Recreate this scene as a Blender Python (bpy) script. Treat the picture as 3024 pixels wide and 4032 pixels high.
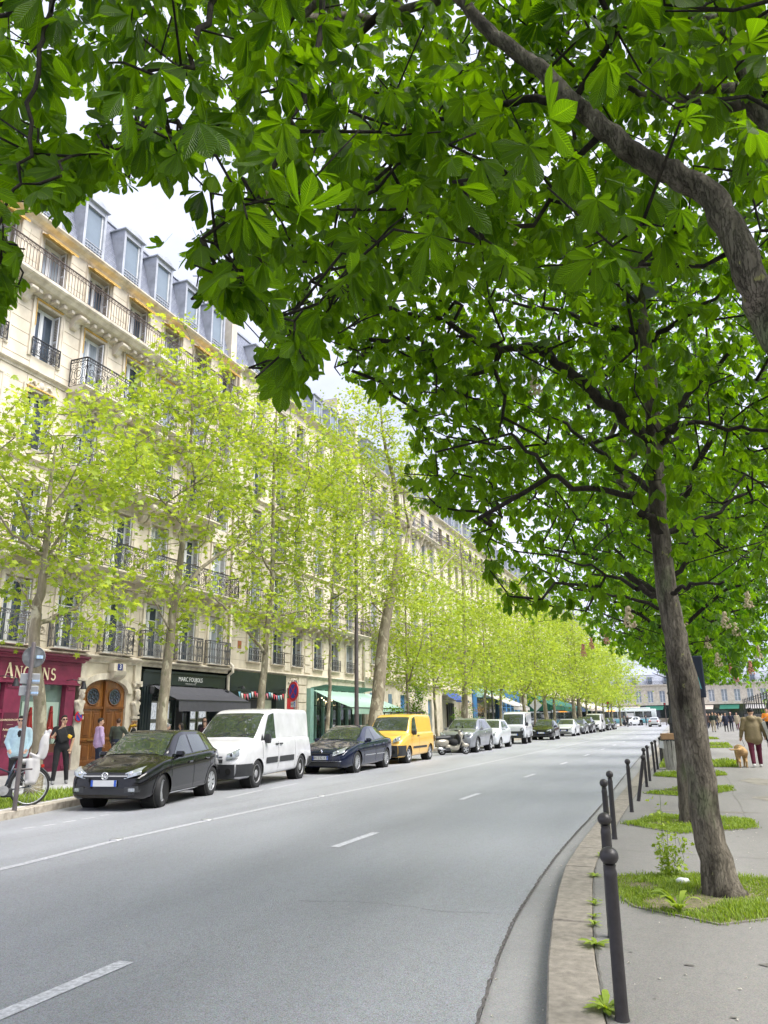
import bpy, bmesh, math, random
import numpy as np
from mathutils import Vector, Matrix
from math import sin, cos, pi, radians, sqrt, atan2

for o in list(bpy.data.objects): bpy.data.objects.remove(o, do_unlink=True)
SC = bpy.context.scene
COL = SC.collection
R = random.Random(7)
RN = np.random.default_rng(7)

# ---------------------------------------------------------------- camera
CAM_H = 1.61
def make_camera():
    psi, pit, rol = radians(21.21), radians(15.1), radians(0.75)
    F = Vector((-sin(psi)*cos(pit), cos(psi)*cos(pit), sin(pit)))
    Rt = Vector((cos(psi), sin(psi), 0)); U = Rt.cross(F)
    R2 = cos(rol)*Rt - sin(rol)*U; U2 = sin(rol)*Rt + cos(rol)*U
    cd = bpy.data.cameras.new('camera'); cd.sensor_fit = 'HORIZONTAL'; cd.sensor_width = 36.0
    cd.lens = 36.0*3028/3024; cd.clip_start = 0.05; cd.clip_end = 3000
    c = bpy.data.objects.new('camera', cd); COL.objects.link(c)
    M = Matrix(((R2.x, U2.x, -F.x, 0), (R2.y, U2.y, -F.y, 0), (R2.z, U2.z, -F.z, CAM_H), (0, 0, 0, 1)))
    c.matrix_world = M
    SC.camera = c
    return F, R2, U2
CF, CR, CU = make_camera()
def ray(px, py):                      # direction of a photograph pixel (3024 x 4032)
    return CF + CR*((px-1512)/3028) - CU*((py-2016)/3028)
def gpt(px, py, z=0.0):
    d = ray(px, py); t = (z-CAM_H)/d.z
    return Vector((d.x*t, d.y*t, z))
def apt(px, py, dist):                # a point at a given distance along the view axis
    d = ray(px, py)*dist
    return Vector((d.x, d.y, d.z+CAM_H))
def pix(P):
    d = np.asarray(P, float) - np.array([0, 0, CAM_H])
    z = d @ np.array(CF)
    return np.stack([1512+3028*(d @ np.array(CR))/z, 2016-3028*(d @ np.array(CU))/z, z], -1)

# ---------------------------------------------------------------- sky, sun, exposure
SUN_EL, SUN_AZ = radians(58), radians(92)     # azimuth from +Y towards +X
def make_world():
    w = bpy.data.worlds.new('World'); SC.world = w; w.use_nodes = True
    nt = w.node_tree; N = nt.nodes; L = nt.links
    for n in list(N): N.remove(n)
    out = N.new('ShaderNodeOutputWorld'); bg = N.new('ShaderNodeBackground'); L.new(bg.outputs[0], out.inputs[0])
    sky = N.new('ShaderNodeTexSky'); sky.sky_type = 'NISHITA'; sky.sun_disc = False
    sky.sun_elevation = SUN_EL; sky.sun_rotation = SUN_AZ; sky.dust_density = 3; sky.air_density = 1.0
    hs = N.new('ShaderNodeHueSaturation'); hs.inputs['Saturation'].default_value = 0.30; hs.inputs['Value'].default_value = 1.0
    L.new(sky.outputs[0], hs.inputs['Color'])
    tc = N.new('ShaderNodeTexCoord'); mp = N.new('ShaderNodeMapping'); mp.inputs['Scale'].default_value = (1.2, 1.2, 3.0)
    L.new(tc.outputs['Generated'], mp.inputs[0])
    nz = N.new('ShaderNodeTexNoise'); nz.inputs['Scale'].default_value = 1.7; nz.inputs['Detail'].default_value = 7; nz.inputs['Roughness'].default_value = .55
    L.new(mp.outputs[0], nz.inputs['Vector'])
    cr = N.new('ShaderNodeValToRGB'); cr.color_ramp.elements[0].position = .30; cr.color_ramp.elements[1].position = .72
    cr.color_ramp.elements[0].color = (4.3, 4.7, 6.5, 1); cr.color_ramp.elements[1].color = (7.0, 7.2, 8.3, 1)
    L.new(nz.outputs[0], cr.inputs[0])
    mx = N.new('ShaderNodeMix'); mx.data_type = 'RGBA'; mx.inputs[0].default_value = 0.88
    L.new(hs.outputs[0], mx.inputs[6]); L.new(cr.outputs[0], mx.inputs[7])
    L.new(mx.outputs[2], bg.inputs[0]); bg.inputs[1].default_value = 0.066
make_world()
sl = bpy.data.lights.new('sun', 'SUN'); sl.energy = 2.5; sl.angle = radians(45); sl.color = (1.0, .96, .90)
so = bpy.data.objects.new('sun', sl); COL.objects.link(so)
so.rotation_euler = Vector((-sin(SUN_AZ)*cos(SUN_EL), -cos(SUN_AZ)*cos(SUN_EL), -sin(SUN_EL))).to_track_quat('-Z', 'Y').to_euler()
SC.view_settings.view_transform = 'Standard'; SC.view_settings.look = 'None'
SC.view_settings.gamma = 1.0; SC.view_settings.use_curve_mapping = False
SC.view_settings.exposure = 1.58
SC.render.engine = 'CYCLES'
cy = SC.cycles
cy.use_denoising = True
cy.max_bounces = 6; cy.diffuse_bounces = 4; cy.glossy_bounces = 2; cy.transmission_bounces = 3; cy.transparent_max_bounces = 6
cy.caustics_reflective = False; cy.caustics_refractive = False
cy.use_adaptive_sampling = True; cy.adaptive_threshold = 0.025

# ---------------------------------------------------------------- materials
MATS = {}
def pbr(name, col, rough=.6, metal=0., var=.12, scale=4., bump=0., bscale=60., spec=.5, coat=0., tint=None, stretch=None, emit=0.):
    """plain procedural surface: base colour varied by noise, optional fine relief"""
    if name in MATS: return MATS[name]
    m = bpy.data.materials.new(name); m.use_nodes = True; nt = m.node_tree; N = nt.nodes; L = nt.links
    b = N['Principled BSDF']; b.inputs['Roughness'].default_value = rough; b.inputs['Metallic'].default_value = metal
    b.inputs['Specular IOR Level'].default_value = spec; b.inputs['Coat Weight'].default_value = coat
    b.inputs['Coat Roughness'].default_value = .04
    tc = N.new('ShaderNodeTexCoord'); v = tc.outputs['Object']
    if stretch:
        mp = N.new('ShaderNodeMapping'); mp.inputs['Scale'].default_value = stretch; L.new(v, mp.inputs[0]); v = mp.outputs[0]
    if var > 0:
        nz = N.new('ShaderNodeTexNoise'); nz.inputs['Scale'].default_value = scale; nz.inputs['Detail'].default_value = 6; nz.inputs['Roughness'].default_value = .62
        L.new(v, nz.inputs['Vector'])
        cr = N.new('ShaderNodeValToRGB'); e = cr.color_ramp.elements
        t = tint or col
        e[0].position = .28; e[1].position = .72
        e[0].color = (*[max(0, c*(1-var)) for c in t], 1); e[1].color = (*[min(1, c*(1+var)) for c in col], 1)
        L.new(nz.outputs[0], cr.inputs[0]); L.new(cr.outputs[0], b.inputs['Base Color'])
    else:
        b.inputs['Base Color'].default_value = (*col, 1)
    if bump > 0:
        n2 = N.new('ShaderNodeTexNoise'); n2.inputs['Scale'].default_value = bscale; n2.inputs['Detail'].default_value = 4
        L.new(v, n2.inputs['Vector'])
        bp = N.new('ShaderNodeBump'); bp.inputs['Strength'].default_value = bump; bp.inputs['Distance'].default_value = .02
        L.new(n2.outputs[0], bp.inputs['Height']); L.new(bp.outputs[0], b.inputs['Normal'])
    if emit > 0:
        b.inputs['Emission Color'].default_value = (*col, 1); b.inputs['Emission Strength'].default_value = emit
    MATS[name] = m; return m

def leaf_mat(name, c0, c1, trans=.45, rough=.5, vein=False, tint=(1.8, 1.8, .35)):
    m = bpy.data.materials.new(name); m.use_nodes = True; nt = m.node_tree; N = nt.nodes; L = nt.links
    for n in list(N): N.remove(n)
    out = N.new('ShaderNodeOutputMaterial')
    at = N.new('ShaderNodeAttribute'); at.attribute_name = 'tone'
    oi = N.new('ShaderNodeObjectInfo')
    ad = N.new('ShaderNodeMath'); ad.operation = 'ADD'
    L.new(at.outputs['Fac'], ad.inputs[0])
    ml = N.new('ShaderNodeMath'); ml.operation = 'MULTIPLY'; ml.inputs[1].default_value = .25 if vein else 0.
    L.new(oi.outputs['Random'], ml.inputs[0]); L.new(ml.outputs[0], ad.inputs[1])
    cr = N.new('ShaderNodeValToRGB'); cr.color_ramp.elements[0].color = (*c0, 1); cr.color_ramp.elements[1].color = (*c1, 1)
    L.new(ad.outputs[0], cr.inputs[0]); colo = cr.outputs[0]
    nrm = None
    if vein:
        uv = N.new('ShaderNodeAttribute'); uv.attribute_name = 'vein'        # 0 at the midrib .. 1 at the margin, y along the leaflet
        sx = N.new('ShaderNodeSeparateXYZ'); L.new(uv.outputs['Vector'], sx.inputs[0])
        a1 = N.new('ShaderNodeMath'); a1.operation = 'MULTIPLY_ADD'; a1.inputs[1].default_value = -.22; L.new(sx.outputs[0], a1.inputs[0]); L.new(sx.outputs[1], a1.inputs[2])
        fr = N.new('ShaderNodeMath'); fr.operation = 'MULTIPLY'; fr.inputs[1].default_value = 2*pi*15; L.new(a1.outputs[0], fr.inputs[0])
        sn = N.new('ShaderNodeMath'); sn.operation = 'SINE'; L.new(fr.outputs[0], sn.inputs[0])
        bp = N.new('ShaderNodeBump'); bp.inputs['Strength'].default_value = .55; bp.inputs['Distance'].default_value = .004
        L.new(sn.outputs[0], bp.inputs['Height']); nrm = bp.outputs[0]
        mr = N.new('ShaderNodeMapRange'); mr.inputs[1].default_value = .0; mr.inputs[2].default_value = .10; mr.inputs[3].default_value = 1.; mr.inputs[4].default_value = 0.
        L.new(sx.outputs[0], mr.inputs[0])
        mr2 = N.new('ShaderNodeMapRange'); mr2.inputs[1].default_value = .75; mr2.inputs[2].default_value = 1.; mr2.inputs[3].default_value = 0.; mr2.inputs[4].default_value = .35
        L.new(sn.outputs[0], mr2.inputs[0])
        mm = N.new('ShaderNodeMath'); mm.operation = 'MAXIMUM'; L.new(mr.outputs[0], mm.inputs[0]); L.new(mr2.outputs[0], mm.inputs[1])
        mc = N.new('ShaderNodeMix'); mc.data_type = 'RGBA'; mc.inputs[7].default_value = (c1[0]*1.25, c1[1]*1.2, c1[2]*1.2, 1)
        L.new(mm.outputs[0], mc.inputs[0]); L.new(colo, mc.inputs[6]); colo = mc.outputs[2]
    b = N.new('ShaderNodeBsdfPrincipled'); b.inputs['Roughness'].default_value = rough; b.inputs['Specular IOR Level'].default_value = .35
    L.new(colo, b.inputs['Base Color'])
    t = N.new('ShaderNodeBsdfTranslucent')
    gm = N.new('ShaderNodeMix'); gm.data_type = 'RGBA'; gm.blend_type = 'MULTIPLY'; gm.inputs[0].default_value = 1.
    L.new(colo, gm.inputs[6]); gm.inputs[7].default_value = (*tint, 1); L.new(gm.outputs[2], t.inputs[0])
    if nrm: L.new(nrm, b.inputs['Normal']); L.new(nrm, t.inputs['Normal'])
    mx = N.new('ShaderNodeMixShader'); mx.inputs[0].default_value = trans
    L.new(b.outputs[0], mx.inputs[1]); L.new(t.outputs[0], mx.inputs[2]); L.new(mx.outputs[0], out.inputs[0])
    MATS[name] = m; return m

# ---------------------------------------------------------------- mesh building
class MB:
    def __init__(s): s.v = []; s.f = []; s.m = []
    def add(s, V, Fc, mi=0):
        o = len(s.v); s.v.extend([tuple(p) for p in V]); s.f.extend([tuple(i+o for i in f) for f in Fc]); s.m.extend([mi]*len(Fc)); return s
    def box(s, x0, x1, y0, y1, z0, z1, mi=0):
        return s.add([(x0,y0,z0),(x1,y0,z0),(x1,y1,z0),(x0,y1,z0),(x0,y0,z1),(x1,y0,z1),(x1,y1,z1),(x0,y1,z1)],
                     [(0,3,2,1),(4,5,6,7),(0,1,5,4),(1,2,6,5),(2,3,7,6),(3,0,4,7)], mi)
    def cbox(s, c, d, mi=0): return s.box(c[0]-d[0]/2, c[0]+d[0]/2, c[1]-d[1]/2, c[1]+d[1]/2, c[2]-d[2]/2, c[2]+d[2]/2, mi)
    def bbox(s, x0, x1, y0, y1, z0, z1, b=.01, mi=0):
        """box with chamfered edges along its height and top"""
        def ring(i, z): return [(x0+i,y0+b,z),(x0+b,y0+i,z),(x1-b,y0+i,z),(x1-i,y0+b,z),(x1-i,y1-b,z),(x1-b,y1-i,z),(x0+b,y1-i,z),(x0+i,y1-b,z)]
        V = ring(b*.6, z0)+ring(0, z0+b)+ring(0, z1-b)+ring(b*.6, z1); F = []
        for k in range(3):
            for i in range(8): F.append((k*8+i, k*8+(i+1)%8, k*8+8+(i+1)%8, k*8+8+i))
        F.append(tuple(range(24, 32))); F.append(tuple(range(7, -1, -1)))
        return s.add(V, F, mi)
    def bar(s, p, q, w, h=None, mi=0, up=(0,0,1)):
        h = h or w; p = Vector(p); q = Vector(q); d = (q-p).normalized(); u = Vector(up)
        if abs(d.dot(u)) > .98: u = Vector((1,0,0))
        a = d.cross(u).normalized()*w/2; b = a.cross(d).normalized()*h/2
        V = [p-a-b, p+a-b, p+a+b, p-a+b, q-a-b, q+a-b, q+a+b, q-a+b]
        return s.add(V, [(0,1,2,3),(7,6,5,4),(4,5,1,0),(5,6,2,1),(6,7,3,2),(7,4,0,3)], mi)
    def tube(s, pts, rad, n=8, cap=True, mi=0, closed=False):
        pts = [Vector(p) for p in pts]; k = len(pts)
        if not hasattr(rad, '__len__'): rad = [rad]*k
        T = []
        for i in range(k):
            a = pts[(i-1) % k if closed else max(i-1, 0)]; b = pts[(i+1) % k if closed else min(i+1, k-1)]
            t = (b-a); T.append(t.normalized() if t.length > 1e-9 else Vector((0,0,1)))
        u = T[0].orthogonal().normalized(); V = []
        for i in range(k):
            u = (u - T[i]*u.dot(T[i]));  u = u.normalized() if u.length > 1e-6 else T[i].orthogonal().normalized()
            w = T[i].cross(u)
            for j in range(n):
                a = 2*pi*j/n; V.append(pts[i] + (u*cos(a)+w*sin(a))*rad[i])
        Fc = []
        for i in range(k if closed else k-1):
            for j in range(n):
                i2 = (i+1) % k; Fc.append((i*n+j, i*n+(j+1)%n, i2*n+(j+1)%n, i2*n+j))
        if cap and not closed: Fc.append(tuple(range(n-1,-1,-1))); Fc.append(tuple((k-1)*n+j for j in range(n)))
        return s.add(V, Fc, mi)
    def lathe(s, prof, n=16, c=(0,0,0), axis='z', mi=0, cap=True):
        V = []; k = len(prof)
        for r, z in prof:
            for j in range(n):
                a = 2*pi*j/n; x, y = r*cos(a), r*sin(a)
                V.append((c[0]+x, c[1]+y, c[2]+z) if axis == 'z' else ((c[0]+z, c[1]+x, c[2]+y) if axis == 'x' else (c[0]+y, c[1]+z, c[2]+x)))
        Fc = [(i*n+j, i*n+(j+1)%n, (i+1)*n+(j+1)%n, (i+1)*n+j) for i in range(k-1) for j in range(n)]
        if cap:
            if prof[0][0] > 1e-6: Fc.append(tuple(range(n-1,-1,-1)))
            if prof[-1][0] > 1e-6: Fc.append(tuple((k-1)*n+j for j in range(n)))
        return s.add(V, Fc, mi)
    def prism(s, poly, a0, a1, axis='y', mi=0):
        """closed outline extruded along an axis; outline in the two other axes (x,z) for y, (y,z) for x, (x,y) for z"""
        n = len(poly)
        def P(p, a): return {'y': (p[0], a, p[1]), 'x': (a, p[0], p[1]), 'z': (p[0], p[1], a)}[axis]
        V = [P(p, a0) for p in poly]+[P(p, a1) for p in poly]
        Fc = [(i, (i+1)%n, n+(i+1)%n, n+i) for i in range(n)]
        Fc.append(tuple(range(n-1,-1,-1))); Fc.append(tuple(range(n, 2*n)))
        return s.add(V, Fc, mi)
    def grid(s, P, mi=0, flip=False):
        """P[i][j] points"""
        a = len(P); b = len(P[0]); V = [p for r in P for p in r]
        Fc = []
        for i in range(a-1):
            for j in range(b-1):
                f = (i*b+j, i*b+j+1, (i+1)*b+j+1, (i+1)*b+j); Fc.append(f[::-1] if flip else f)
        return s.add(V, Fc, mi)
    def disc(s, c, r, axis='x', n=20, t=.01, mi=0):
        return s.lathe([(r, -t/2), (r, t/2)], n, c, axis, mi)
    def sphere(s, c, r, n=10, mi=0, sc=(1,1,1)):
        k = max(4, n//2+1); V = []; Fc = []
        prof = [(sin(pi*i/k), -cos(pi*i/k)) for i in range(k+1)]
        for a, z in prof:
            for j in range(n): V.append((c[0]+r*sc[0]*a*cos(2*pi*j/n), c[1]+r*sc[1]*a*sin(2*pi*j/n), c[2]+r*sc[2]*z))
        for i in range(k):
            for j in range(n): Fc.append((i*n+j, i*n+(j+1)%n, (i+1)*n+(j+1)%n, (i+1)*n+j))
        return s.add(V, Fc, mi)
    def xform(s, M, start=0):
        s.v[start:] = [tuple(M @ Vector(p)) for p in s.v[start:]]; return s
    def mesh(s, name, mats, smooth=False, angle=None):
        me = bpy.data.meshes.new(name); me.from_pydata(s.v, [], s.f)
        ms = mats if isinstance(mats, (list, tuple)) else [mats]
        for m in ms: me.materials.append(m)
        if len(ms) > 1: me.polygons.foreach_set('material_index', s.m)
        if smooth: me.polygons.foreach_set('use_smooth', [True]*len(me.polygons))
        me.validate(); me.update()
        if smooth and angle: me.set_sharp_from_angle(angle=radians(angle))
        return me
    def build(s, name, mats, parent=None, smooth=False, angle=None, loc=None):
        return link(name, s.mesh(name, mats, smooth, angle), parent, loc)
def link(name, me, parent=None, loc=None, rot=None):
    o = bpy.data.objects.new(name, me); COL.objects.link(o)
    if parent: o.parent = parent
    if loc is not None: o.location = loc
    if rot is not None: o.rotation_euler = rot
    return o
def tag(o, label=None, cat=None, group=None, kind=None):
    if label: o['label'] = label
    if cat: o['category'] = cat
    if group: o['group'] = group
    if kind: o['kind'] = kind
    return o
def thing(name, label, cat, loc=(0,0,0), rz=0., group=None):
    o = link(name, None, None, loc, (0,0,rz)); o.empty_display_size = .2
    return tag(o, label, cat, group)
def part(name, parent, loc=(0,0,0), rot=(0,0,0)):
    o = link(name, None, parent, loc, rot); o.empty_display_size = .1; return o
def struct(o): o['kind'] = 'structure'; return o
def np_mesh(name, V, F, mats, smooth=False, attrs=None, mi=None):
    """numpy verts (n,3) and a list of face arrays (each (k,m))"""
    me = bpy.data.meshes.new(name); me.vertices.add(len(V)); me.vertices.foreach_set('co', np.asarray(V, np.float32).ravel())
    tot = sum(f.size for f in F); nf = sum(len(f) for f in F)
    me.loops.add(tot); me.polygons.add(nf)
    me.loops.foreach_set('vertex_index', np.concatenate([f.ravel() for f in F]).astype(np.int32))
    sizes = np.concatenate([np.full(len(f), f.shape[1]) for f in F]); st = np.concatenate([[0], np.cumsum(sizes)[:-1]])
    me.polygons.foreach_set('loop_start', st.astype(np.int32))
    for m in (mats if isinstance(mats, (list, tuple)) else [mats]): me.materials.append(m)
    if mi is not None: me.polygons.foreach_set('material_index', np.asarray(mi, np.int32))
    if smooth: me.polygons.foreach_set('use_smooth', np.ones(nf, bool))
    for k, (typ, val) in (attrs or {}).items():
        a = me.attributes.new(k, typ, 'POINT')
        a.data.foreach_set('vector' if typ == 'FLOAT_VECTOR' else 'value', np.asarray(val, np.float32).ravel())
    me.update(calc_edges=True); return me
MC = {}
def cached(key, fn):
    if key not in MC: MC[key] = fn()
    return MC[key]
def text_mesh(s, size, ext=.004, align='CENTER', shear=0., spacing=1.0, bold=0.):
    cu = bpy.data.curves.new('lettering', 'FONT'); cu.body = s; cu.size = size; cu.extrude = ext; cu.align_x = align; cu.align_y = 'CENTER'
    cu.shear = shear; cu.space_character = spacing; cu.offset = bold; cu.resolution_u = 2
    o = bpy.data.objects.new('lettering', cu); COL.objects.link(o)
    me = bpy.data.meshes.new_from_object(o.evaluated_get(bpy.context.evaluated_depsgraph_get()))
    bpy.data.objects.remove(o, do_unlink=True); bpy.data.curves.remove(cu)
    return me
def lettering(s, size, mat, parent, loc, rot=(pi/2, 0, pi/2), **k):
    me = cached(('text', s, size, tuple(sorted(k.items()))), lambda: text_mesh(s, size, **k)); me.materials.clear(); me.materials.append(mat)
    return link('lettering', me, parent, loc, rot)
def cr_interp(xs, ys, x):
    """monotone-ish smooth interpolation (cubic Hermite, limited slopes)"""
    xs = np.asarray(xs, float); ys = np.asarray(ys, float); h = np.diff(xs); d = np.diff(ys)/h
    m = np.zeros_like(ys); m[0] = d[0]; m[-1] = d[-1]
    for i in range(1, len(xs)-1): m[i] = 0 if d[i-1]*d[i] <= 0 else 2*d[i-1]*d[i]/(d[i-1]+d[i])
    x = np.clip(x, xs[0], xs[-1]); i = np.clip(np.searchsorted(xs, x)-1, 0, len(h)-1); t = (x-xs[i])/h[i]
    return ys[i]*(2*t**3-3*t**2+1)+h[i]*m[i]*(t**3-2*t**2+t)+ys[i+1]*(-2*t**3+3*t**2)+h[i]*m[i+1]*(t**3-t**2)

for _s, _z, _k in (('3', .24, {}), ('3', .34, {}), ('CONNEXION LIVRES', .085, {}), ('Achat-Vente', .10, {}), ('Expertise', .09, {}), ('ESTAMPES', .07, {}), ('MARC FOUJOLS', .25, dict(spacing=.95)), ('IMMOBILIER', .10, dict(spacing=1.5)), ('BH 232 KV', .115, dict(ext=.001, spacing=1.0)), ('SAUF', .085, dict(ext=.001))):
    cached(('text', _s, _z, tuple(sorted(_k.items()))), lambda: text_mesh(_s, _z, **_k))      # made while the scene is still small
# ---------------------------------------------------------------- blended rounded bones -> one continuous surface
def sdf_mesh(prims, h):
    """prims: (kind, data, label, blend). kinds: 'cap' (a,b,ra,rb), 'ell' (c,r[,rotz])"""
    lo = np.array([1e9]*3); hi = -lo
    for k, d, lab, bl in prims:
        if k == 'cap':
            a, b, ra, rb = np.array(d[0], float), np.array(d[1], float), d[2], d[3]; r = max(ra, rb); l_, h_ = np.minimum(a, b)-r, np.maximum(a, b)+r
        else: c, r = np.array(d[0], float), np.array(d[1], float); r = np.full(3, r.max()) if len(d) > 2 else r; l_, h_ = c-r, c+r
        lo = np.minimum(lo, l_); hi = np.maximum(hi, h_)
    lo -= 3*h; hi += 3*h; n = np.ceil((hi-lo)/h).astype(int)+1
    D = np.full(n, 1.0, np.float32); B = np.full(n, 9.0, np.float32); Lb = np.zeros(n, np.int16)
    ax = [lo[i]+h*np.arange(n[i]) for i in range(3)]
    for pi_, (k, d, lab, bl) in enumerate(prims):
        if k == 'cap':
            a, b, ra, rb = np.array(d[0], float), np.array(d[1], float), d[2], d[3]; r = max(ra, rb)+bl+2.5*h; l_, h_ = np.minimum(a, b)-r, np.maximum(a, b)+r
        else:
            c, rr = np.array(d[0], float), np.array(d[1], float); m = (np.full(3, rr.max()) if len(d) > 2 else rr)+bl+2.5*h; l_, h_ = c-m, c+m
        i0 = np.clip(np.floor((l_-lo)/h).astype(int), 0, n-1); i1 = np.clip(np.ceil((h_-lo)/h).astype(int)+1, 1, n)
        X, Y, Z = np.meshgrid(ax[0][i0[0]:i1[0]], ax[1][i0[1]:i1[1]], ax[2][i0[2]:i1[2]], indexing='ij')
        if k == 'cap':
            ab = b-a; L2 = (ab**2).sum()+1e-12; t = np.clip(((X-a[0])*ab[0]+(Y-a[1])*ab[1]+(Z-a[2])*ab[2])/L2, 0, 1)
            ds = np.sqrt((X-a[0]-t*ab[0])**2+(Y-a[1]-t*ab[1])**2+(Z-a[2]-t*ab[2])**2)-(ra+(rb-ra)*t)
        else:
            x, y, z = X-c[0], Y-c[1], Z-c[2]
            if len(d) > 2:
                ex = d[2]; M = np.array(Matrix.Rotation(-ex[1], 3, ex[0])) if isinstance(ex, tuple) else np.eye(3)
                x, y, z = (M[0,0]*x+M[0,1]*y+M[0,2]*z), (M[1,0]*x+M[1,1]*y+M[1,2]*z), (M[2,0]*x+M[2,1]*y+M[2,2]*z)
            q = np.sqrt((x/rr[0])**2+(y/rr[1])**2+(z/rr[2])**2)+1e-9; g = np.sqrt((x/rr[0]**2)**2+(y/rr[1]**2)**2+(z/rr[2]**2)**2)+1e-9; ds = q*(q-1)/g
        sl = tuple(slice(i0[j], i1[j]) for j in range(3)); old = D[sl]; kk = max(bl, 1e-4)
        hh = np.clip(.5+.5*(old-ds)/kk, 0, 1); D[sl] = old*(1-hh)+ds*hh-kk*hh*(1-hh)
        w = ds < B[sl]; Lb[sl] = np.where(w, lab, Lb[sl]); B[sl] = np.where(w, ds, B[sl])
    S = D < 0; c = S[:-1,:-1,:-1].astype(np.int8).copy(); cn = c*0
    corners = [(i, j, k) for i in (0, 1) for j in (0, 1) for k in (0, 1)]; m = np.array(D.shape)-1
    def cut(A, o): return A[o[0]:o[0]+m[0], o[1]:o[1]+m[1], o[2]:o[2]+m[2]]
    tot = sum(cut(S, o).astype(np.int8) for o in corners); act = (tot > 0) & (tot < 8); idx = -np.ones(m, int); nz = np.argwhere(act); idx[act] = np.arange(len(nz))
    acc = np.zeros((len(nz), 3)); cnt = np.zeros(len(nz))
    for o in corners:
        for axx in range(3):
            if o[axx] == 1: continue
            p = list(o); p[axx] = 1; d0 = cut(D, o)[act]; d1 = cut(D, tuple(p))[act]; cr = (d0 < 0) != (d1 < 0); t = np.where(cr, d0/(d0-d1+1e-12), 0)
            P = np.tile(np.array(o, float), (len(nz), 1)); P[:, axx] += t; acc += P*cr[:, None]; cnt += cr
    V = lo+h*(nz+acc/cnt[:, None]); lab = Lb[nz[:, 0], nz[:, 1], nz[:, 2]]; F = []
    for axx in range(3):
        o1, o2 = [(1, 2), (2, 0), (0, 1)][axx]
        a = S; sh = [slice(None)]*3; sh2 = [slice(None)]*3; sh[axx] = slice(0, -1); sh2[axx] = slice(1, None)
        e0 = a[tuple(sh)]; e1 = a[tuple(sh2)]; ch = np.argwhere(e0 != e1); ok = (ch[:, o1] > 0) & (ch[:, o2] > 0) & (ch[:, o1] < m[o1]) & (ch[:, o2] < m[o2]); ch = ch[ok]; inside = e0[tuple(ch.T)]
        q = []
        for (u, w) in ((0, 0), (-1, 0), (-1, -1), (0, -1)):
            cc = ch.copy(); cc[:, o1] += u; cc[:, o2] += w; q.append(idx[tuple(cc.T)])
        q = np.stack(q, 1); q[~inside] = q[~inside][:, ::-1]; F.append(q)
    F = np.concatenate(F); F = F[(F >= 0).all(1)]
    return V, F, lab[F[:, 0]]
# ================================================================ ground, road, kerbs, pavements
def KR(y): return float(cr_interp([-6,-2,0,2.4,4.75,7.03,9.15,12.4,20,55,160],[1.6,.62,.06,-.45,-.93,-1.25,-1.45,-1.52,-1.60,-2.2,-4.2], np.array([y]))[0])
def AE(y): return float(cr_interp([-6,-2,0,2.4,4.63,7.28,10.87,15,24,55,160],[.9,.1,-.42,-.9,-1.29,-1.60,-1.76,-1.82,-2.05,-2.75,-4.8], np.array([y]))[0])
def KL(y): return float(cr_interp([-20,0,8,10.75,13.2,15,18,22,30,60,160],[-8.6,-10.0,-10.95,-11.35,-11.90,-12.22,-12.55,-12.72,-12.72,-12.5,-11.9], np.array([y]))[0])
def LL(y): return float(cr_interp([-20,0,7.3,9.8,13.4,20.9,33,65,160],[-6.9,-7.3,-7.62,-7.84,-7.86,-7.62,-7.42,-6.85,-5.6], np.array([y]))[0])
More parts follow.
